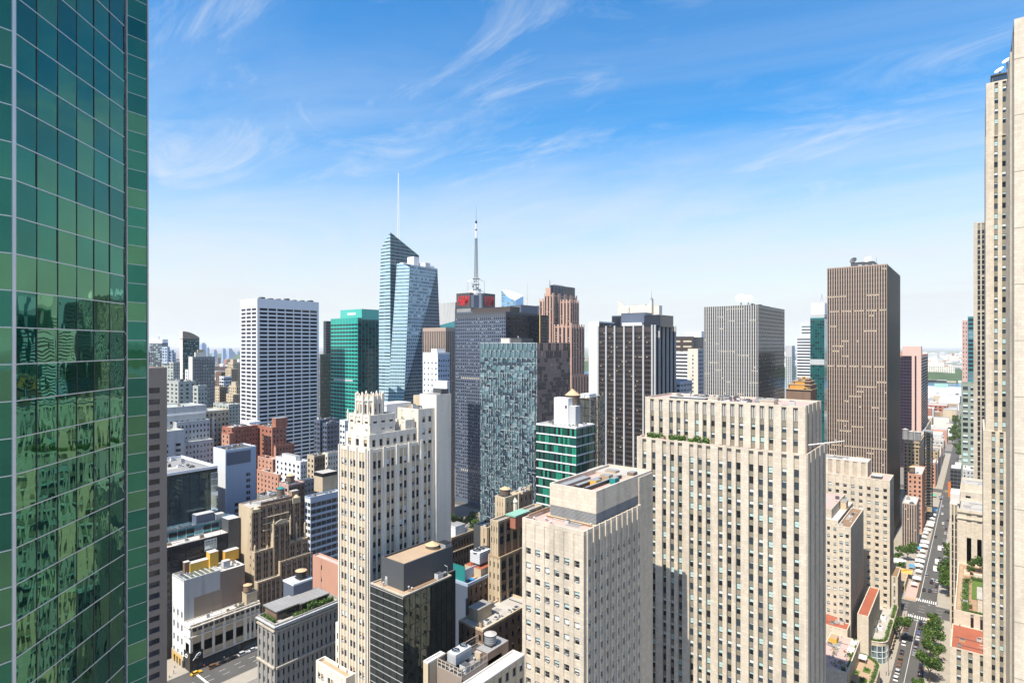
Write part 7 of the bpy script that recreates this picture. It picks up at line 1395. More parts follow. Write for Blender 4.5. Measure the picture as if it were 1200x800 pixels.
    mb = b.one('bulkhead'); mb.box(X0 + 1, X0 + 4, Y1 - 9, Y1 - 4, zr, zr + 2, 'yellow', 'rooftan'); b.units(X0 + 2, X1 - 1, Y0 + 1, Y0 + 10, zr, 12, .4, ('roofbrown', 'tan2', 'lgrey')); b.units(X0 + 4, X1 - 1, Y0 + 10, Y0 + 22, zr, 9, .35, ('roofbrown', 'tan2', 'whitepaint'))
    # rounded glass-fronted corner building
    b = Bld('rounded_corner_block', 'low building with a rounded glass front and hedged roof on the street', -36, 330); X1 = -33; r = 6.0; Yc = 326; cx = X1 - r; Z = 10.6
    arc = [(cx + r * math.cos(t), Yc + r * math.sin(t)) for t in [-math.pi / 2 + math.pi / 2 * i / 8 for i in range(9)]]
    pl = [(cx - 5, Yc - r)] + arc + [(X1, 371), (cx - 5, 371)]
    w = b.part('wall'); w.prism(pl, Z - 2.2, Z - .5, 'lime', 'rooflight')
    pl2 = [(cx - 5, Yc - r + .3)] + [(cx + (r - .3) * math.cos(t), Yc + (r - .3) * math.sin(t)) for t in [-math.pi / 2 + math.pi / 2 * i / 8 for i in range(9)]] + [(X1 - .3, 371), (cx - 5, 371)]
    b.part('glass_front').prism(pl2, 0, Z - 2.2, 'g_slate'); w.box(X1 - .29, X1, Yc + 5, 371, 0, Z - 2.2, 'lime')
    f = b.part('frame')
    for (x, y) in [arc[i] for i in range(0, 9, 2)] + [(cx - 2, Yc - r)]: f.bar((x, y, .1), (x, y, Z - 2.2), .14, 'whitepaint')
    for z in (2.8, 5.6): 
        for (p, q) in zip(arc, arc[1:]): f.bar((*p, z), (*q, z), .1, 'whitepaint')
    for p, q in zip(pl, pl[1:] + pl[:1]): b.part('parapet').bar((*p, Z - .3), (*q, Z - .3), .28, 'lime')
    for k in range(8): mb = b.one('shop_window'); y = Yc + 7 + k * 4.6; mb.box(X1 + .01, X1 + .06, y, y + 3.2, .5, 4.6, 'g_dark'); mb.box(X1 + .07, X1 + .9, y, y + 3.2, 3.4, 3.6, 'tan')
    for k in range(7): mb = b.one('roof_unit'); y = Yc + 1 + k * 4.2; x = cx - 2.6 + (k % 3) * 1.6; mb.box(x, x + 2.2, y, y + 2.6, Z - .5, Z + .7 + (k % 2) * .7, ['lgrey', 'grey', 'whitepaint'][k % 3]); mb.cyl(x + 1.1, y + 1.3, Z + .7 + (k % 2) * .7, Z + 1.0 + (k % 2) * .7, .7, .7, 10, 'dgrey')
    ROUND.update(arc=arc, X1=X1, Z=Z - .5, cx=cx, Yc=Yc, r=r)
    # low planted terrace at the bottom
    b = Bld('planted_terrace_block', 'low curved terrace building planted with beds and a white canopy', -38, 292); arc2 = [(-39.5 + 6.4 * math.cos(t), 298 + 6.4 * math.sin(t)) for t in [math.pi / 2 * i / 6 for i in range(7)]]
    pl = [(-49, 268), (-33.1, 268)] + arc2 + [(-49, 304.4)]; b.part('wall').prism(pl, 0, 9.6, 'lime', 'rooftan')
    for p, q in zip(pl, pl[1:] + pl[:1]): b.part('parapet').bar((*p, 9.8), (*q, 9.8), .3, 'lime')
    mb = b.one('canopy'); mb.box(-41.5, -38, 296, 300, 11.6, 12, 'whitepaint')
    for x in (-41.3, -38.2):
        for y in (296.2, 299.8): mb.bar((x, y, 9.6), (x, y, 11.6), .1, 'steel')
    for k in range(4): mb = b.one('planting_bed'); mb.box(-42 + (k % 2) * 3.6, -39.4 + (k % 2) * 3.6, 274 + k * 5, 278 + k * 5, 9.58, 9.9, 'turf', 'turf')
    TERR['arc'] = arc2
PINK, ROUND, TERR = {}, {}, {}
limestone_row()

def street_blocks():
    def simple(name, label, X0, X1, Y0, Y1, Z, wall, st='dark', nE=3, nN=5, pitch=3.6, h=1.9, roof='rooflight', wf=.42, south=False, units=2, **k):
        b = Bld(name, label, (X0 + X1) / 2, Y0); f = lambda n: fac(wall, n, wf, pitch, h, st, zlow=0, **k)
        zr = b.tier(X0, X1, Y0, Y1, 0, Z, E=f(nE), N=None if south else f(nN), S=f(nN) if south else None, wall=wall, roof=roof, par=.8)
        if units: b.units(X0 + .5, X1 - .5, Y0 + .5, Y1 - .5, zr, units, .9)
        return b
    X1 = -34.0
    s = site(1074, 591, 1057, 1077.5, 420); b = simple('brown_ribbed_lowrise', 'small brown ribbed office block with a white roof behind the plaza trees', s[0], s[1], s[2], s[3], s[4], 'brownrib', 'brownw', 6, 4, h=3.0, roof='roofwhite', wf=.5, span='bronze', sd=.3, d=.5, top=3)
    s = site(1080.5, 556, 1064, 1084, 462); b = simple('orange_brick_block', 'orange brick block with white roof beside the dark hoist tower', s[0], s[1], s[2], s[3] + 6, s[4], 'pinkbrick', 'dark', 3, 4, roof='roofwhite'); water_tank(s[1] - 7, s[2] + 6, s[4] - .75, 2.2, 4, 'small dark tank on the orange brick block', legs=1, cone=1.2)
    s = site(1077, 517, 1059, 1084, 565); b = simple('tan_loft_tower', 'tan loft tower with corniced top and rooftop tanks below the purple tower', s[0], s[1], s[2], s[3], s[4], 'tan', 'dark', 4, 8, h=2.2, wf=.5, units=5, bands=[(s[4] - 6, .6, .7), (s[4] - 2, .5, .6)], bandmat='tan2')
    for px, py, lab in ((1061, 507, 'left grey rooftop tank on the tan loft tower'), (1068, 509, 'middle grey rooftop tank on the tan loft tower'), (1076, 509, 'right grey rooftop tank on the tan loft tower')):
        x = on_y(px, s[2] + 5); water_tank(x, s[2] + 5, s[4] - .75, 2.6, hz(py, 568) - s[4] + 2, lab, body='grey', lid='rooflight', legs=1, cone=1.2)
    s2 = site(1083, 505, 1078, 1091, 700); simple('tan_side_tower', 'tan side block tucked behind the tan loft tower', s2[0], s2[1], s2[2], s2[3], s2[4], 'tan2', 'dark', 2, 5)
    # dark construction hoist
    x, y = at(1088, 498); z = hz(505, 498); t = tag(empty('construction_hoist', (x, y, 0)), 'black lattice construction hoist rising beside the street', 'hoist'); mb = MB(); w = 2.6
    mb.box(x - w * .55, x + w * .55, y - w * .55, y + w * .55, 0, z - 2, 'black')
    for sx in (-1, 1):
        for sy in (-1, 1): mb.bar((x + sx * w, y + sy * w, 0), (x + sx * w, y + sy * w, z), .3, 'black')
    n = int(z / 2.6)
    for k in range(n):
        zz = k * 2.6
        for a, c in (((-1, -1), (1, -1)), ((1, -1), (1, 1)), ((1, 1), (-1, 1)), ((-1, 1), (-1, -1))):
            mb.bar((x + a[0] * w, y + a[1] * w, zz), (x + c[0] * w, y + c[1] * w, zz), .2, 'dgrey'); mb.bar((x + a[0] * w, y + a[1] * w, zz), (x + c[0] * w, y + c[1] * w, zz + 2.6), .16, 'black')
    mb.build('mast', t); mb = MB(); mb.box(x - w - .6, x + w + .6, y - w - .6, y + w + .6, z - .02, z + .8, 'bluepanel', 'roofgrey'); mb.build('platform', t); mb = MB(); mb.box(x - w - .2, x + w + .2, y - w - 1.6, y - w - .4, 8, 12, 'tan'); mb.build('hoist_cage', t)
    # beyond the next avenue
    r = random.Random(21); specs = [(-1, 755, 15, 26, 'pinkbrick', 'narrow pink brick house first past the far avenue on the left'), (-1, 783, 13, 20, 'white', 'white low house second past the far avenue on the left'), (-1, 812, 15, 30, 'tan', 'tan block third past the far avenue on the left'), (-1, 846, 14, 18, 'lgrey', 'low grey block between the tan and cream ones on the left'), (-1, 875, 16, 26, 'cream', 'cream block farther down the left side of the street'), (-1, 912, 15, 19, 'pinkbrick', 'pink house with pale roof far down the left side'), (-1, 948, 18, 24, 'lgrey', 'pale grey block last before the next crossing on the left'),
             (1, 756, 12, 22, 'lgrey', 'pale grey house first past the far avenue on the right'), (1, 788, 12, 15, 'brown', 'low brown house on the right behind the pale grey one'), (1, 818, 14, 26, 'white', 'white block on the right side past the brown house'), (1, 856, 14, 17, 'pinkbrick', 'low pink block on the right side far down the street'), (1, 900, 16, 23, 'tan2', 'buff block far down the right side of the street')]
    for sd, y, w, h, mt, lab in specs:
        x0, x1 = (-34 - w, -34.2) if sd < 0 else (-11.5, -11.5 + w); simple('street_house', lab, x0, x1, y, y + 27, h, mt, 'dark', 4, 6, roof=r.choice(['roofwhite', 'rooflight', 'roofgrey']), south=sd > 0, units=3)
    # the big white pier sheds by the river
    b = Bld('pier_shed', 'long white pier shed on the near river bank', -110, 1900); b.tier(-140, -20, 1880, 2005, 0, 34, wall='whitepaint', roof='roofwhite', E=fac('whitepaint', 3, .2, 9, 3, 'dark', top=8), par=1); mb = b.one('roof_sign'); mb.box(-92, -62, 1980, 1981, 33.4, 44, mat('green_sign', (.25, .42, .38))); mb = b.one('dark_shed'); mb.box(-48, -16, 1850, 1879, 0, 20, 'navyband', 'roofgrey')
    b = Bld('red_shed', 'red fronted low warehouse near the river', -70, 1500); b.tier(-95, -48, 1500, 1560, 0, 24, wall='red', roof='rooflight', E=fac('red', 6, .5, 6, 3, 'dark'))
    b = Bld('cliff_block', 'broad pale apartment block on the far river bluff', -60, 3000); b.tier(-215, -70, 2960, 2985, 30, 62, wall='tan2', roof='rooflight', E=fac('cream', 20, .5, 5, 2.4, 'dark'), par=1)
street_blocks()
# ------------------------------------------------------------------ trees, planting
def leaf_cloud(mb, c, rad, n, size, rnd, mats=('leaf1', 'leaf2')):
    for _ in range(n):
        while True:
            p = Vector((rnd.uniform(-1, 1), rnd.uniform(-1, 1), rnd.uniform(-1, 1)))
            if p.length < 1: break
        p = p.normalized() * (p.length ** .45)
        P = Vector((c[0] + p.x * rad[0], c[1] + p.y * rad[1], c[2] + p.z * rad[2])); a = Vector((rnd.gauss(0, 1), rnd.gauss(0, 1), rnd.gauss(0, .6))).normalized(); d = a.orthogonal().normalized(); e = a.cross(d); s = size * rnd.uniform(.6, 1.3)
        mb.poly([P - d * s - e * s * .5, P + d * s - e * s * .6, P + d * s * .7 + e * s * .6, P - d * s * .8 + e * s * .5], rnd.choice(mats))
PROTO = []
def make_tree(seed, h, spread):
    r = random.Random(seed); t = empty('street_tree', (0, 0, 0)); mb = MB(); th = h * .38
    mb.bar((0, 0, -.05), (.1, 0, th), .26, 'bark', 7, .18); tips = []
    for k in range(7):
        a = k * 2.4 + r.random(); q = (spread * .62 * math.cos(a) * r.uniform(.5, 1), spread * .62 * math.sin(a) * r.uniform(.5, 1), h * r.uniform(.5, .85)); mb.bar((.1, 0, th * r.uniform(.75, 1)), q, .13, 'bark', 5, .04); tips.append(q)
        for j in range(2): q2 = (q[0] + r.uniform(-1, 1), q[1] + r.uniform(-1, 1), q[2] + r.uniform(.2, 1.2)); mb.bar(q, q2, .05, 'bark', 4, .02); tips.append(q2)
    mb.build('trunk', t); cr = MB()
    for q in tips: leaf_cloud(cr, q, (spread * r.uniform(.22, .4), spread * r.uniform(.22, .4), h * r.uniform(.09, .16)), 80, .3, r)
    cr.build('crown', t); return t
for i, (h, sp) in enumerate(((9.5, 4.6), (8.2, 4.0), (11, 5.0))): PROTO.append(make_tree(40 + i, h, sp))
used = set()
def plant(k, x, y, z, label, sc=1.0, rz=None, group=None, cat='tree', name='street_tree'):
    t = PROTO[k] if k not in used else copy_tree(PROTO[k]); used.add(k)
    t.name = name; t.location = (x, y, z); t.scale = (sc, sc, sc); t.rotation_euler = (0, 0, R.uniform(0, 6.28) if rz is None else rz); tag(t, label, cat, group); return t
def trees():
    for (x, y, k, sc, lab) in ((-30.6, 352, 0, 1.35, 'round street tree on the left kerb below the crosswalk'), (-17.0, 350, 2, 1.3, 'large street tree on the right kerb opposite the left one'), (-16.5, 317, 0, 1.35, 'street tree on the right kerb nearest the bottom edge'), (-17.4, 379, 1, .9, 'smaller street tree on the right kerb by the yellow cab'), (-16.6, 338, 1, 1.3, 'street tree tucked before the large one on the right kerb'), (-18.4, 301, 1, .9, 'street tree cut by the bottom edge'),
                             (-13.6, 432, 2, 1.23, 'first tree of the dense row past the avenue on the right'), (-13.2, 443, 0, 1.43, 'second tree of the dense row past the avenue on the right'), (-13.6, 454, 2, 1.23, 'third tree of the dense row past the avenue on the right'), (-13.4, 466, 0, 1.37, 'fourth tree of the dense row past the avenue on the right'), (-13.2, 492, 2, 1.23, 'tree standing apart beyond the dense row on the right'), (-13.2, 505, 1, 1.43, 'farthest tree on the right beyond the dense row'),
                             (-37.5, 487, 2, 1.05, 'big round plaza tree in front of the brown ribbed lowrise'), (-43, 495, 1, .8, 'bright small plaza tree left of the big round one'), (-36.2, 506, 1, .9, 'plaza tree at the lowrise foot'), (-39.6, 462, 1, .75, 'slim plaza tree near the white canopies'), (-46.5, 478, 0, .6, 'slim plaza tree by the ribbed slab'), (-43, 482, 1, .7, 'thin plaza tree between slab and big tree'),
                             (-17, 705, 1, .9, 'lone tree at the far right kerb before the far avenue')):
        plant(k, x, y, .14 if abs(x + 23) > 4 else .03, lab, sc)
    for px, D, sc, k, lab in ((532, 468, 1.45, 0, 'bright tree in the gap at the foot of the dark banded tower, left'), (552, 462, 1.55, 2, 'bright tree in the gap below the folded glass block'), (558, 455, 1.5, 1, 'tall bright tree at the corner of the folded glass block'), (541, 470, 1.2, 1, 'lower bright tree between the two in the gap')):
        x, y = at(px, D); plant(k, x, y, .03, lab, sc)
    g = GARD
    if g:
        for dx, dy, sc, k, lab in ((8.4, 56, .8, 2, 'tallest tree of the roof garden'), (6.2, 58, .6, 0, 'rounded tree beside the tallest in the roof garden'), (5.0, 51, .5, 1, 'small roof garden tree over the brown path'), (10.5, 50, .55, 0, 'bushy roof garden tree behind the garden wall'), (5.2, 6, .2, 1, 'tiny bush at the near edge of the roof garden'), (3.6, 36, .34, 1, 'small tree on the roof garden path')):
            plant(k, g['x0'] + dx, g['y0'] + dy, g['z'], lab, sc, name='garden_tree')
    names = ['first', 'second', 'third', 'fourth', 'fifth', 'sixth', 'seventh', 'eighth', 'ninth', 'tenth']
    for i in range(10):
        plant(i % 3, -14.5 + (i % 2) * -4 + R.uniform(-1, 1), 960 + i * 46, .03, '%s tree from the near end of the green line far down the street' % names[i], 1.7, group='far street trees')
    for i in range(6):
        plant((i + 1) % 3, -30 + R.uniform(-3, 1), 1100 + i * 60, .03, '%s tree from the near end on the far left kerb' % names[i], 1.6, group='far street trees')
trees()
def hedge(label, pts, z, w, h, n=90, mats=('leaf1', 'leaf2'), seed=1, name='hedge', size=.2):
    r = random.Random(seed); mb = MB(); x, y = pts[0]
    for (a, b_) in zip(pts, pts[1:]):
        L = math.dist(a, b_); core = max(.05, w * .3); d = Vector((b_[0] - a[0], b_[1] - a[1], 0)).normalized(); nrm = Vector((-d.y, d.x, 0))
        A, B_ = Vector((*a, 0)), Vector((*b_, 0)); P = [A - nrm * core, B_ - nrm * core, B_ + nrm * core, A + nrm * core]
        mb.prism([(p.x, p.y) for p in P], z - .02, z + h * .75, 'leaf2')
        for _ in range(int(n * L)):
            q = r.random(); p = A.lerp(B_, q) + nrm * r.gauss(0, w * .3); zz = z + h * (r.random() ** .6) * r.uniform(.8, 1.15)
            c = Vector((p.x, p.y, zz)); u = Vector((r.gauss(0, 1), r.gauss(0, 1), r.gauss(0, 1))).normalized(); v = u.orthogonal().normalized(); s = size * r.uniform(.5, 1.2)
            mb.poly([c - u * s - v * s * .6, c + u * s - v * s * .6, c + u * s + v * s * .6, c - u * s + v * s * .6], r.choice(mats))
    return tag(mb.build(name, origin=(x, y, z)), label, 'hedge')
def planting():
    z = SL['z'] - .45; y = SL['y0'] + 1.6
    for i, (a, c, w, lab) in enumerate(((759, 777, 1.5, 'longest hedge at the left end of the limestone slab setback'), (784, 803, 1.6, 'second hedge on the limestone slab setback'), (806.5, 812, .9, 'small yellowish shrub clump on the limestone slab setback'), (813, 820.5, 1.7, 'round hedge clump on the limestone slab setback'), (823.5, 831, 1.8, 'rightmost hedge clump on the limestone slab setback'))):
        hedge(lab, [(on_y(a, y), y), (on_y(c, y), y)], z, 1.6, w * .9 + .5, 110, seed=i + 3, mats=('leaf1', 'leaf1') if i == 2 else ('leaf1', 'leaf2'))
    r = ROUND; a = r['arc']; inner = [(r['cx'] + (r['r'] - .8) * math.cos(t), r['Yc'] + (r['r'] - .8) * math.sin(t)) for t in [-math.pi / 2 + math.pi / 2 * i / 8 for i in range(9)]]
    hedge('curved hedge lining the rounded glass front roof', [(r['cx'] - 4.5, r['Yc'] - r['r'] + .8)] + inner + [(r['X1'] - .8, 349)], r['Z'], 1.3, 1.2, 45, seed=12); hedge('straight hedge at the far end of the rounded block roof', [(r['X1'] - .9, 354), (r['X1'] - .9, 370)], r['Z'], 1.5, 1.2, 45, seed=13)
    t = TERR['arc']; hedge('curved hedge around the low planted terrace', [(-34.2, 270)] + [(x - .9, y2 - .6) for x, y2 in t] + [(-46, 303.4)], 9.6, 1.3, 1.0, 45, seed=14)
    for i, (x, y2, lab) in enumerate(((-41, 276, 'leafy bed at the near end of the low planted terrace'), (-37.2, 281, 'second leafy bed of the low planted terrace'), (-41, 286, 'third leafy bed of the low planted terrace'), (-37.2, 291, 'leafy bed by the terrace canopy'))): hedge(lab, [(x - 1, y2), (x + 1, y2 + .3)], 9.88, 2.2, .7, 60, seed=20 + i, name='shrub_bed')
    X0, X1, Y0, Y1, zr = PINK['s']
    for i, (fy, lab) in enumerate(((.95, 'shrub at the far corner of the pink roof terrace'), (.5, 'shrub midway along the pink roof terrace edge'), (.08, 'dark shrub at the near corner of the pink roof terrace'))): hedge(lab, [(X1 - 2.4, Y0 + (Y1 - Y0) * fy - .8), (X1 - 1.2, Y0 + (Y1 - Y0) * fy)], zr, 1.4, 1.3, 80, seed=30 + i, name='shrub')
    hedge('thin green edge along the pink roof terrace', [(X1 - .8, Y0 + 6), (X1 - .8, Y1 - 3)], zr, .5, .6, 40, seed=34)
    g = GARD; x0, y0, z = g['x0'], g['y0'], g['z']
    hedge('clipped hedge line left of the roof garden lawn', [(x0 + 3.4, y0 + 3), (x0 + 3.4, y0 + 40)], z, 2.0, 1.2, 50, seed=40); hedge('low flowering hedge at the near edge of the roof garden', [(x0 + 2.4, y0 + 2.0), (x0 + 11, y0 + 2.0)], z, 1.0, .8, 50, seed=41); hedge('hedge row behind the roof garden lawn', [(x0 + 5, y0 + 43.6), (x0 + 11, y0 + 43.6)], z, 1.4, 1.6, 60, seed=42)
    q = ROOFG; X1, Y0, z = q['X1'], q['Y0'], q['z']
    for i, (a, c, h, lab) in enumerate(((8, 13, 1.2, 'bright low shrubs on the roof terrace of the ornate corner block'), (13.5, 17.5, 3.0, 'tall yellow green shrub on the roof terrace parapet'), (18, 24, 2.2, 'dark shrub row beside the second roof pavilion'), (27, 33, 1.8, 'reddish shrub row at the right of the roof terrace'))): hedge(lab, [(X1 - 1.8, Y0 + a), (X1 - 1.8, Y0 + c)], z, 1.6, h, 70, seed=50 + i, mats=('leaf1', 'leaf2') if i < 3 else ('leaf2', 'orange'), name='shrub')
    hedge('dark shrubs at the near corner of the roof terrace', [(X1 - 10.5, Y0 + 1.4), (X1 - 3, Y0 + 1.4)], z, 1.4, 1.4, 70, seed=57, name='shrub'); hedge('shaded bushes behind the first roof pavilion', [(X1 - 13.4, Y0 + 4), (X1 - 13.4, Y0 + 14)], z, 1.6, 1.5, 50, seed=58, name='shrub')
planting()

# ------------------------------------------------------------------ vehicles, street fair, people
def paint(name, col): return mat(name, col, rough=.25, var=.03, spec=.6)
PAINT = {'white': paint('car_white', (.75, .75, .74)), 'black': paint('car_black', (.015, .015, .017)), 'grey': paint('car_grey', (.22, .23, .24)), 'silver': paint('car_silver', (.5, .51, .52)), 'yellow': paint('car_yellow', (.75, .42, .02)), 'brown': paint('car_brown', (.16, .09, .05)), 'blue': paint('car_blue', (.05, .1, .25)), 'red': paint('car_red', (.4, .04, .03))}
def wheels(t, L, w, r=.33, base=.3):
    for sx in (-1, 1):
        for sy in (-1, 1):
            mb = MB(); x, y = sx * (w / 2 - .1), sy * L * base; a = [(y + r * math.cos(i * math.pi / 6), r + r * math.sin(i * math.pi / 6)) for i in range(12)]
            mb.poly([(x + sx * .12, p, q) for p, q in a], 'black'); mb.poly([(x - sx * .1, p, q) for p, q in reversed(a)], 'black')
            for i in range(12): j = (i + 1) % 12; mb.poly([(x + sx * .12, *a[i]), (x + sx * .12, *a[j]), (x - sx * .1, *a[j]), (x - sx * .1, *a[i])], 'black')
            h = [(y + r * .55 * math.cos(i * math.pi / 4), r + r * .55 * math.sin(i * math.pi / 4)) for i in range(8)]; wo = mb.build('wheel', t); mb = MB(); mb.poly([(x + sx * .125, p, q) for p, q in h], 'silver'); mb.build('hub_cap', t).parent = wo
def profile(mb, pts, w, mt, inset=0.0):
    """Side outline (y, z) swept across the width; the upper part leans in."""
    zmax = max(z for _, z in pts); zmin = min(z for _, z in pts)
    f = lambda z: w / 2 - inset * max(0, (z - zmin) / (zmax - zmin))
    A = [(-f(z), y, z) for y, z in pts]; B_ = [(f(z), y, z) for y, z in pts]; mb.poly(A, mt); mb.poly(list(reversed(B_)), mt)
    for i in range(len(pts)): j = (i + 1) % len(pts); mb.poly([A[i], A[j], B_[j], B_[i]], mt)
def car_proto(kind, col):
    t = empty({'sedan': 'parked_car', 'suv': 'parked_car', 'van': 'delivery_van', 'cab': 'taxi'}[kind], (0, 0, 0)); pm = PAINT[col]; L, w = {'sedan': (4.6, 1.82), 'suv': (4.8, 1.92), 'van': (6.4, 2.2), 'cab': (4.8, 1.86)}[kind]
    if kind != 'van':
        hb, hr = (.86, 1.44) if kind != 'suv' else (1.02, 1.76); mb = MB()
        profile(mb, [(-L / 2, .3), (L / 2, .3), (L / 2, .62), (L / 2 - .12, .74), (L * .22, hb), (-L * .34, hb + .03), (-L / 2 + .1, hb - .06), (-L / 2, .6)], w, pm, .06); mb.build('body', t)
        ya, yb = (-L * .37, L * .2) if kind != 'suv' else (-L * .46, L * .18); mb = MB(); profile(mb, [(ya, hb), (yb, hb), (yb - .62, hr - .06), (ya + .45, hr - .06)], w - .12, 'g_dark', .16); mb.build('windows', t)
        mb = MB(); mb.box(-w / 2 + .24, w / 2 - .24, ya + .42, yb - .6, hr - .07, hr, pm); mb.build('car_roof', t)
    else:
        mb = MB(); mb.box(-w / 2, w / 2, -L / 2, L / 2 - 1.7, .55, 2.9, pm, 'roofwhite'); mb.build('cargo_box', t); mb = MB(); profile(mb, [(L / 2 - 1.69, .45), (L / 2, .45), (L / 2, 1.2), (L / 2 - .5, 1.4), (L / 2 - .95, 2.15), (L / 2 - 1.69, 2.2)], w - .1, pm, .06); mb.build('cab', t)
        mb = MB(); mb.poly([(-w * .4, L / 2 - .48, 1.44), (w * .4, L / 2 - .48, 1.44), (w * .38, L / 2 - .9, 2.1), (-w * .38, L / 2 - .9, 2.1)], 'g_dark'); mb.build('windscreen', t)
    wheels(t, L, w)
    for s in (-1, 1):
        mb = MB(); mb.box(s * w * .34 - .16, s * w * .34 + .16, L / 2 - .02, L / 2 + .03, .56, .7, 'whitepaint'); mb.build('headlight', t); mb = MB(); mb.box(s * w * .36 - .14, s * w * .36 + .14, -L / 2 - .03, -L / 2 + .02, .58, .74, 'redpaint'); mb.build('tail_light', t)
    if kind == 'cab': mb = MB(); mb.box(-.35, .35, -.5, -.3, 1.44, 1.6, 'whitepaint'); mb.build('roof_light', t)
    return t
CARS = {}
def car(kind, col, x, y, label, rz=0.0, group='vehicles on the streets', z=.03):
    k = (kind, col)
    if k not in CARS: t = CARS[k] = car_proto(kind, col)
    else: t = copy_tree(CARS[k])
    t.location = (x, y, z); t.rotation_euler = (0, 0, rz); tag(t, label, 'taxi' if kind == 'cab' else 'van' if kind == 'van' else 'car', group); return t
def traffic():
    L = 'sedan'; S = 'suv'
    for a in ((S, 'white', -28.6, 350, 'white car parked at the left kerb just below the left street tree'), (L, 'black', -28.6, 339.5, 'black car parked behind the white one at the left kerb'), (S, 'brown', -28.5, 331, 'brown car parked at the left kerb behind the black one'), (S, 'silver', -28.4, 318, 'silver car parked at the left kerb near the bottom edge'), (S, 'white', -28.4, 311, 'white car parked last at the left kerb by the bottom edge'), (L, 'grey', -28.6, 361, 'grey car parked in the shade of the left street tree'),
              (S, 'silver', -28.4, 384.5, 'silver car waiting left of the crosswalk'), (L, 'black', -28.4, 377, 'black car waiting behind the silver one left of the crosswalk'), (S, 'brown', -29.2, 369, 'brown van like car at the left kerb before the crosswalk'),
              (S, 'black', -23.6, 381, 'black car waiting first at the stop line'), (L, 'black', -23.6, 374.5, 'second black car of the queue at the stop line'), (L, 'blue', -23.7, 368, 'dark blue car third in the queue'), (L, 'silver', -23.6, 360.5, 'silver car fourth in the queue'), (S, 'black', -23.7, 354, 'black car fifth in the queue'), (S, 'grey', -23.6, 347.5, 'dark grey car last in the queue'),
              (L, 'black', -20.4, 378, 'black car at the right kerb behind the yellow cab'), (L, 'black', -20.4, 322, 'black car in shadow under the nearest right street tree'), (L, 'grey', -20.3, 343, 'grey car half hidden by the large right street tree'), (L, 'silver', -20.3, 364, 'silver car parked at the right kerb under the trees'),
              (L, 'black', -25.4, 434, 'left black car at the line beyond the avenue'), (L, 'black', -22.4, 434.5, 'middle black car at the line beyond the avenue'), (S, 'black', -22.4, 451, 'tall black car behind the line beyond the avenue'), (L, 'grey', -19.6, 436, 'grey car at the right kerb beyond the avenue'), (L, 'black', -19.6, 446, 'black car at the right kerb beside the tree row'), (L, 'silver', -19.7, 455, 'silver car at the right kerb beside the tree row'), (L, 'grey', -19.6, 500, 'grey car parked past the white vans on the right'), (L, 'black', -20.5, 505, 'black car parked past the white vans on the right'), (L, 'white', -19.6, 536, 'white car parked far along the right kerb'), (L, 'black', -19.6, 545, 'black car parked far along the right kerb'), (L, 'grey', -19.6, 553, 'grey car parked far along the right kerb'), (L, 'silver', -19.6, 575, 'silver car parked farther along the right kerb'), (L, 'black', -19.6, 590, 'black car parked farther along the right kerb'), (L, 'white', -24, 640, 'white car driving away before the far avenue'), (L, 'red', -26, 775, 'red car just past the far avenue'), (S, 'white', -21, 790, 'white car past the far avenue on the right'), (L, 'silver', -22, 415.5 + 40, 'silver car in the lane beside the tall black one'), (S, 'grey', -25.4, 462, 'grey tall car in the left lane past the avenue'), (L, 'black', -25.3, 560, 'black car alone in the left lane beyond the vans'), (L, 'white', -22.2, 606, 'white car in the middle lane far beyond the vans'), (S, 'black', -19.5, 620, 'tall black car far up the right kerb'), (L, 'silver', -25, 670, 'silver car in the left lane near the far avenue'), (L, 'grey', -20, 690, 'grey car at the right kerb near the far avenue'), (L, 'brown', -28.5, 326, 'small brown car squeezed in at the left kerb'), (L, 'silver', -20.4, 355, 'silver car in tree shade at the right kerb'), (S, 'black', -20.3, 330, 'tall black car between trees at the right kerb'), (L, 'grey', -23.7, 341, 'grey car just behind the queue'), (L, 'white', -23.5, 300, 'white car driving up from the bottom edge')):
        car(*a)
    car('cab', 'yellow', -20.4, 387, 'yellow cab at the right kerb by the crosswalk'); car('cab', 'yellow', -45, 400, 'yellow cab turning on the near avenue left', math.pi / 2, z=.035); car('sedan', 'black', -12, 406, 'black car on the near avenue at the right', math.pi / 2, z=.035); car('cab', 'yellow', -23, 742, 'yellow cab crossing on the far avenue', math.pi / 2, z=.035); car('cab', 'yellow', -40, 742, 'yellow cab left on the far avenue', math.pi / 2, z=.035)
    for a in (('van', 'white', -21.6, 477, 'nearest white box van in the right lane past the avenue'), ('van', 'white', -21.4, 493, 'middle white box van in the right lane past the avenue'), ('van', 'white', -21.3, 527, 'farthest white box van in the right lane past the avenue'), ('van', 'white', -33.5, 640, 'white box van among the tents far left')): car(*a)
    # left-hand street
    for a in ((S, 'brown', -277.4, 124, 'brown car at the near kerb of the left street'), (L, 'black', -277.6, 133, 'black car in the shade along the left street'), (L, 'silver', -277.4, 143, 'silver car along the left street kerb'), (L, 'white', -277.5, 150, 'white car along the left street kerb'), (S, 'grey', -277.5, 158, 'grey car at the far end of the left street kerb'), (L, 'white', -271, 166, 'white car driving on the left street'), (L, 'black', -277.5, 128.5, 'black car just behind the brown one on the left street'), (S, 'silver', -277.5, 138, 'silver tall car in the middle of the left street kerb row'), (S, 'black', -277.5, 164, 'black tall car at the far end of the left street row'), (L, 'grey', -264, 140, 'grey car at the opposite kerb of the left street')): car(*a)
    car('cab', 'yellow', -277.9, 116.5, 'yellow roofed cab at the corner of the left street')
traffic()
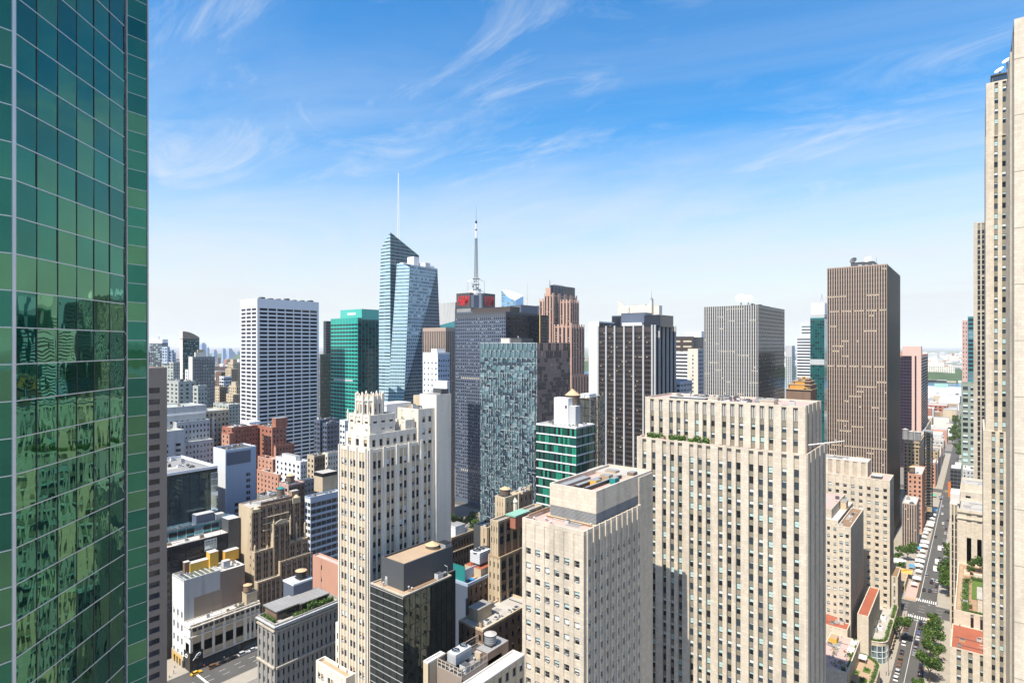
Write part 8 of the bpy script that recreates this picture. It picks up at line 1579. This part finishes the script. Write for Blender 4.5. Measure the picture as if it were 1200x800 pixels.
def street_fair():
    p = tag(empty('canopy_tent', (0, 0, 0)), '', 'tent', 'street fair canopies'); mb = MB(); w = 1.6
    A = [(-w, -w, 2.3), (w, -w, 2.3), (w, w, 2.3), (-w, w, 2.3)]; top = (0, 0, 3.5)
    for i in range(4): mb.poly([A[i], A[(i + 1) % 4], top], 'whitepaint'); a, c = A[i], A[(i + 1) % 4]; mb.poly([(a[0], a[1], 2.0), (c[0], c[1], 2.0), c, a], 'whitepaint')
    roof = mb.build('canopy', p)
    for sx in (-1, 1):
        for sy in (-1, 1): mb = MB(); mb.bar((sx * w * .97, sy * w * .97, 0), (sx * w * .97, sy * w * .97, 2.35), .05, 'silver'); mb.build('leg', p)
    mb = MB(); mb.box(-1.2, 1.2, -.4, .4, .72, .78, 'tan2'); mb.box(-1.15, -1.05, -.35, .35, 0, .72, 'dgrey'); mb.box(1.05, 1.15, -.35, .35, 0, .72, 'dgrey'); mb.build('stall_table', p)
    ords = ['first', 'second', 'third', 'fourth', 'fifth', 'sixth', 'seventh', 'eighth', 'ninth', 'tenth', 'eleventh', 'twelfth', 'thirteenth', 'fourteenth', 'fifteenth', 'sixteenth']
    for i in range(16):
        t = p if i == 0 else copy_tree(p); y = 436 + i * 12.4 + R.uniform(-2, 2); t.location = (-29.6 - R.uniform(0, 2.2), y, .14); t.rotation_euler = (0, 0, R.uniform(-.2, .2)); sc = R.choice([1, 1, 1.4, 1.6]); t.scale = (sc, sc, 1.1 if sc > 1 else 1); t['label'] = '%s white canopy of the street fair counted from the avenue' % ords[i]
    for i, (x, y, mt, lab) in enumerate(((-30.5, 640, 'bluepaint', 'large bright blue canopy at the far end of the street fair'), (-33, 515, 'bluepaint', 'small blue canopy in the middle of the street fair'), (-27.6, 700, 'g_sky', 'pale blue canopy beside the far avenue'), (-32.6, 705, mat('green_canopy', (.05, .4, .25)), 'green umbrella like canopy at the far avenue corner'), (-34, 470, 'bluepaint', 'blue canopy behind the white ones near the plaza'))):
        t = copy_tree(p); t.location = (x, y, .14); t['label'] = lab; c = [o for o in t.children if o.name.startswith('canopy')][0]; c.data = c.data.copy(); c.data.materials.clear(); c.data.materials.append(M[mt] if isinstance(mt, str) else mt); t.scale = (1.7 if i == 0 else 1.0,) * 2 + (1.3 if i == 0 else 1,)
    # big plaza canopies
    for x, y, w, l, h, mt, lab in ((-42.5, 468, 5.0, 9, 5.5, 'whitepaint', 'wide white plaza canopy beside the turret'), (-36.0, 452, 3.6, 9, 4.6, mat('amber_canvas', (.66, .40, .10)), 'long amber plaza canopy near the avenue corner')):
        t = tag(empty('plaza_canopy', (x, y, .14)), lab, 'canopy'); mb = MB(); mb.poly([(x - w, y - l / 2, h - .6), (x + w, y - l / 2, h - .8), (x + w, y + l / 2, h - .8), (x, y, h + .7)], mt); mb.poly([(x - w, y - l / 2, h - .6), (x, y, h + .7), (x + w, y + l / 2, h - .8), (x - w, y + l / 2, h - .6)], mt); mb.build('canopy', t)
        for sx in (-1, 1):
            for sy in (-1, 1): mb = MB(); mb.bar((x + sx * w * .95, y + sy * l * .47, .12), (x + sx * w * .95, y + sy * l * .47, h - .7), .08, 'steel'); mb.build('leg', t)
    pv = Bld('plaza_pavilion', 'low tan kiosk pavilion by the avenue corner in front of the amber canopy', -36, 430); pv.tier(-39, -34.2, 424, 446, .14, 4.6, E=fac('tan2', 3, .6, 4, 2, 'dark', top=1), N=fac('tan2', 6, .6, 4, 2, 'dark', top=1), wall='tan2', roof='rooftan', par=.3)
    # pink paved corner with a red kerb line
    mb = MB(); mb.poly([(-33.5, 413.5, .148), (-28.2, 413.5, .148), (-28.2, 446, .148), (-33.5, 446, .148)], 'roofpink'); structure('paved_corner', mb)
    for i, (a, c) in enumerate((((-28.1, 414), (-28.1, 446)), ((-33.5, 413.6), (-28.1, 413.6)))):
        mb = MB(); mb.bar((*a, .5), (*c, .5), .12, 'orange'); mb.bar((*a, 1.0), (*c, 1.0), .12, 'orange')
        for q in range(7): p_ = Vector((*a, 0)).lerp(Vector((*c, 0)), q / 6); mb.bar((p_.x, p_.y, .13), (p_.x, p_.y, 1.1), .1, 'whitepaint')
        tag(mb.build('barrier', origin=(*a, .14)), ['orange barrier along the pink paved corner facing the road', 'short orange barrier across the pink paved corner'][i], 'barrier')
    # street lamps
    ls = None
    for i, (x, y, lab) in enumerate(((-31.3, 312, 'street lamp on the left pavement near the bottom edge'), (-31.2, 372, 'street lamp on the left pavement by the crosswalk'), (-18.4, 388, 'street lamp at the right corner before the avenue'), (-18, 414, 'street lamp at the right corner past the avenue'), (-27, 470, 'street lamp beside the street fair canopies'), (-18.2, 560, 'far street lamp on the right kerb'))):
        if ls is None:
            ls = empty('street_lamp', (0, 0, 0)); mb = MB(); mb.bar((0, 0, -.02), (0, 0, 8), .11, 'dgrey', 6, .07); mb.build('pole', ls); mb = MB(); mb.bar((0, 0, 7.9), (1.8, 0, 8.5), .06, 'dgrey'); mb.build('arm', ls); mb = MB(); mb.box(1.5, 2.3, -.15, .15, 8.4, 8.58, 'lgrey'); mb.build('lamp_head', ls); t = ls
        else: t = copy_tree(ls)
        t.location = (x, y, .14); t.rotation_euler = (0, 0, 0 if x < -23 else math.pi); tag(t, lab, 'street lamp', 'street lamps')
street_fair()
def people():
    def body(shirt, trousers, stride):
        """One continuous figure: cross-sections from the feet to the crown, legs joined at the hips, arms grown from the shoulders."""
        mb = MB(); n = 8
        def ring(c, rx, ry, z): return [(c[0] + rx * math.cos(2 * math.pi * i / n), c[1] + ry * math.sin(2 * math.pi * i / n), z) for i in range(n)]
        def loft(rs, ms, cap=True):
            for k in range(len(rs) - 1):
                for i in range(n): j = (i + 1) % n; mb.poly([rs[k][i], rs[k][j], rs[k + 1][j], rs[k + 1][i]], ms[k])
            mb.poly(list(reversed(rs[0])), ms[0]); mb.poly(rs[-1], ms[-1])
        for s in (-1, 1):
            dy = s * stride; loft([ring((s * .1, dy - .04), .05, .13, 0), ring((s * .1, dy), .055, .07, .1), ring((s * .1, dy * .6), .07, .08, .3), ring((s * .1, dy * .45 + .02), .065, .07, .48), ring((s * .095, dy * .2), .09, .1, .7), ring((s * .08, 0), .1, .12, .92)], ['black', trousers, trousers, trousers, trousers])
        loft([ring((0, 0), .17, .12, .84), ring((0, 0), .16, .11, 1.0), ring((0, 0), .15, .1, 1.12), ring((0, 0), .2, .12, 1.36), ring((0, 0), .17, .1, 1.45), ring((0, 0), .06, .06, 1.5), ring((0, .01), .055, .06, 1.55), ring((0, .02), .08, .1, 1.6), ring((0, .02), .085, .105, 1.68), ring((0, .01), .06, .08, 1.77)], [trousers, shirt, shirt, shirt, shirt, 'skin', 'skin', 'skin', 'black'])
        for s in (-1, 1):
            A = [(s * .2, 0, 1.4), (s * .24, -s * stride * .4, 1.14), (s * .24, -s * stride * .9 + .06, .9), (s * .235, -s * stride * .9 + .1, .8)]
            for k, (p, q) in enumerate(zip(A, A[1:])): mb.bar(p, q, .05 - .008 * k, shirt if k == 0 else 'skin', 6, .042 - .008 * k)
        return mb
    sh = {'white': 'whitepaint', 'blue': 'bluepaint', 'black': 'black', 'red': 'redpaint', 'grey': 'grey', 'tan': 'tan2'}; pro = {}
    spots = [(-312, 113, 'white', 'person in a white top on the left avenue pavement near the shop door'), (-309, 110.5, 'black', 'person in black walking on the left avenue pavement'), (-304, 112.6, 'blue', 'person in a blue top beside the yellow shop panel'), (-299, 111, 'grey', 'person in grey on the left avenue pavement'), (-295, 108.5, 'red', 'person in a red top nearing the corner storefront'), (-291, 112.4, 'white', 'person in white by the black corner storefront'), (-286, 110, 'black', 'person in black waiting at the corner'), (-284, 107.5, 'tan', 'person in a tan top at the corner kerb'), (-280.5, 121, 'red', 'person in a red top beside the brown car'), (-280, 130, 'white', 'person in white in the shade of the corner block'),
             (-32.2, 312, 'black', 'person in black on the right street pavement near the bottom'), (-32, 330, 'white', 'person in white under the rounded block awnings'), (-32.2, 341, 'blue', 'person in blue on the pavement by the rounded block'), (-32.2, 362, 'grey', 'person in grey by the hedge topped block'), (-31.4, 386, 'red', 'person in red at the avenue corner left'), (-27.6, 390, 'white', 'person in white on the near crosswalk'), (-24, 389, 'black', 'person in black crossing on the near crosswalk'), (-21.2, 417, 'tan', 'person in tan on the far crosswalk right'), (-25.5, 416, 'blue', 'person in blue on the far crosswalk left'), (-18, 392, 'grey', 'person in grey at the right corner kerb')]
    r2 = random.Random(77); cols = list(sh)
    for i in range(34): spots.append((-29 - r2.random() * 8, 438 + i * 5.4 + r2.uniform(-2, 2), cols[i % 6], None))
    cnt = {}; ords = ['first', 'second', 'third', 'fourth', 'fifth', 'sixth']
    for i, (x, y, c, lab) in enumerate(spots):
        if c not in pro:
            t = pro[c] = body(sh[c], 'black' if c != 'black' else 'grey', .16).build('person')
        else: t = pro[c].copy(); C.objects.link(t)
        t.location = (x, y, .14 if not (394 < y < 412) and not (x > -30.5 and y < 392) and not (x > -28 and y > 412) else .035); t.rotation_euler = (0, 0, R.uniform(0, 6.28))
        if lab is None: cnt[c] = cnt.get(c, 0) + 1; lab = 'person in a %s top, %s of that colour along the fair canopies' % (c, ords[cnt[c] - 1])
        tag(t, lab, 'person', 'people on the pavements')
people()

def haze():
    m = bpy.data.materials.new('haze_air'); m.use_nodes = True; nt = m.node_tree; nt.nodes.remove(nt.nodes['Principled BSDF']); v = nt.nodes.new('ShaderNodeVolumePrincipled'); v.inputs['Color'].default_value = (.93, .965, 1, 1); v.inputs['Density'].default_value = HAZE; v.inputs['Anisotropy'].default_value = 0
    nt.links.new(v.outputs[0], nt.nodes['Material Output'].inputs['Volume'])
    mb = MB(); mb.ms.append(m); x = 41000; P = [(-x, -x), (x, -x), (x, x), (-x, x)]
    for i in range(4): a, c = P[i], P[(i + 1) % 4]; mb.f.append(tuple(range(len(mb.v), len(mb.v) + 4))); mb.v += [(*a, -4), (*c, -4), (*c, 420), (*a, 420)]; mb.mi.append(0)
    for z, rev in ((-4, True), (420, False)): mb.f.append(tuple(range(len(mb.v), len(mb.v) + 4))); mb.v += [(*p, z) for p in (reversed(P) if rev else P)]; mb.mi.append(0)
    o = mb.build('haze'); tag(o, kind='stuff')
HAZE = 4e-5

for b in BUILDINGS: b.finish()
make_windows()
haze()
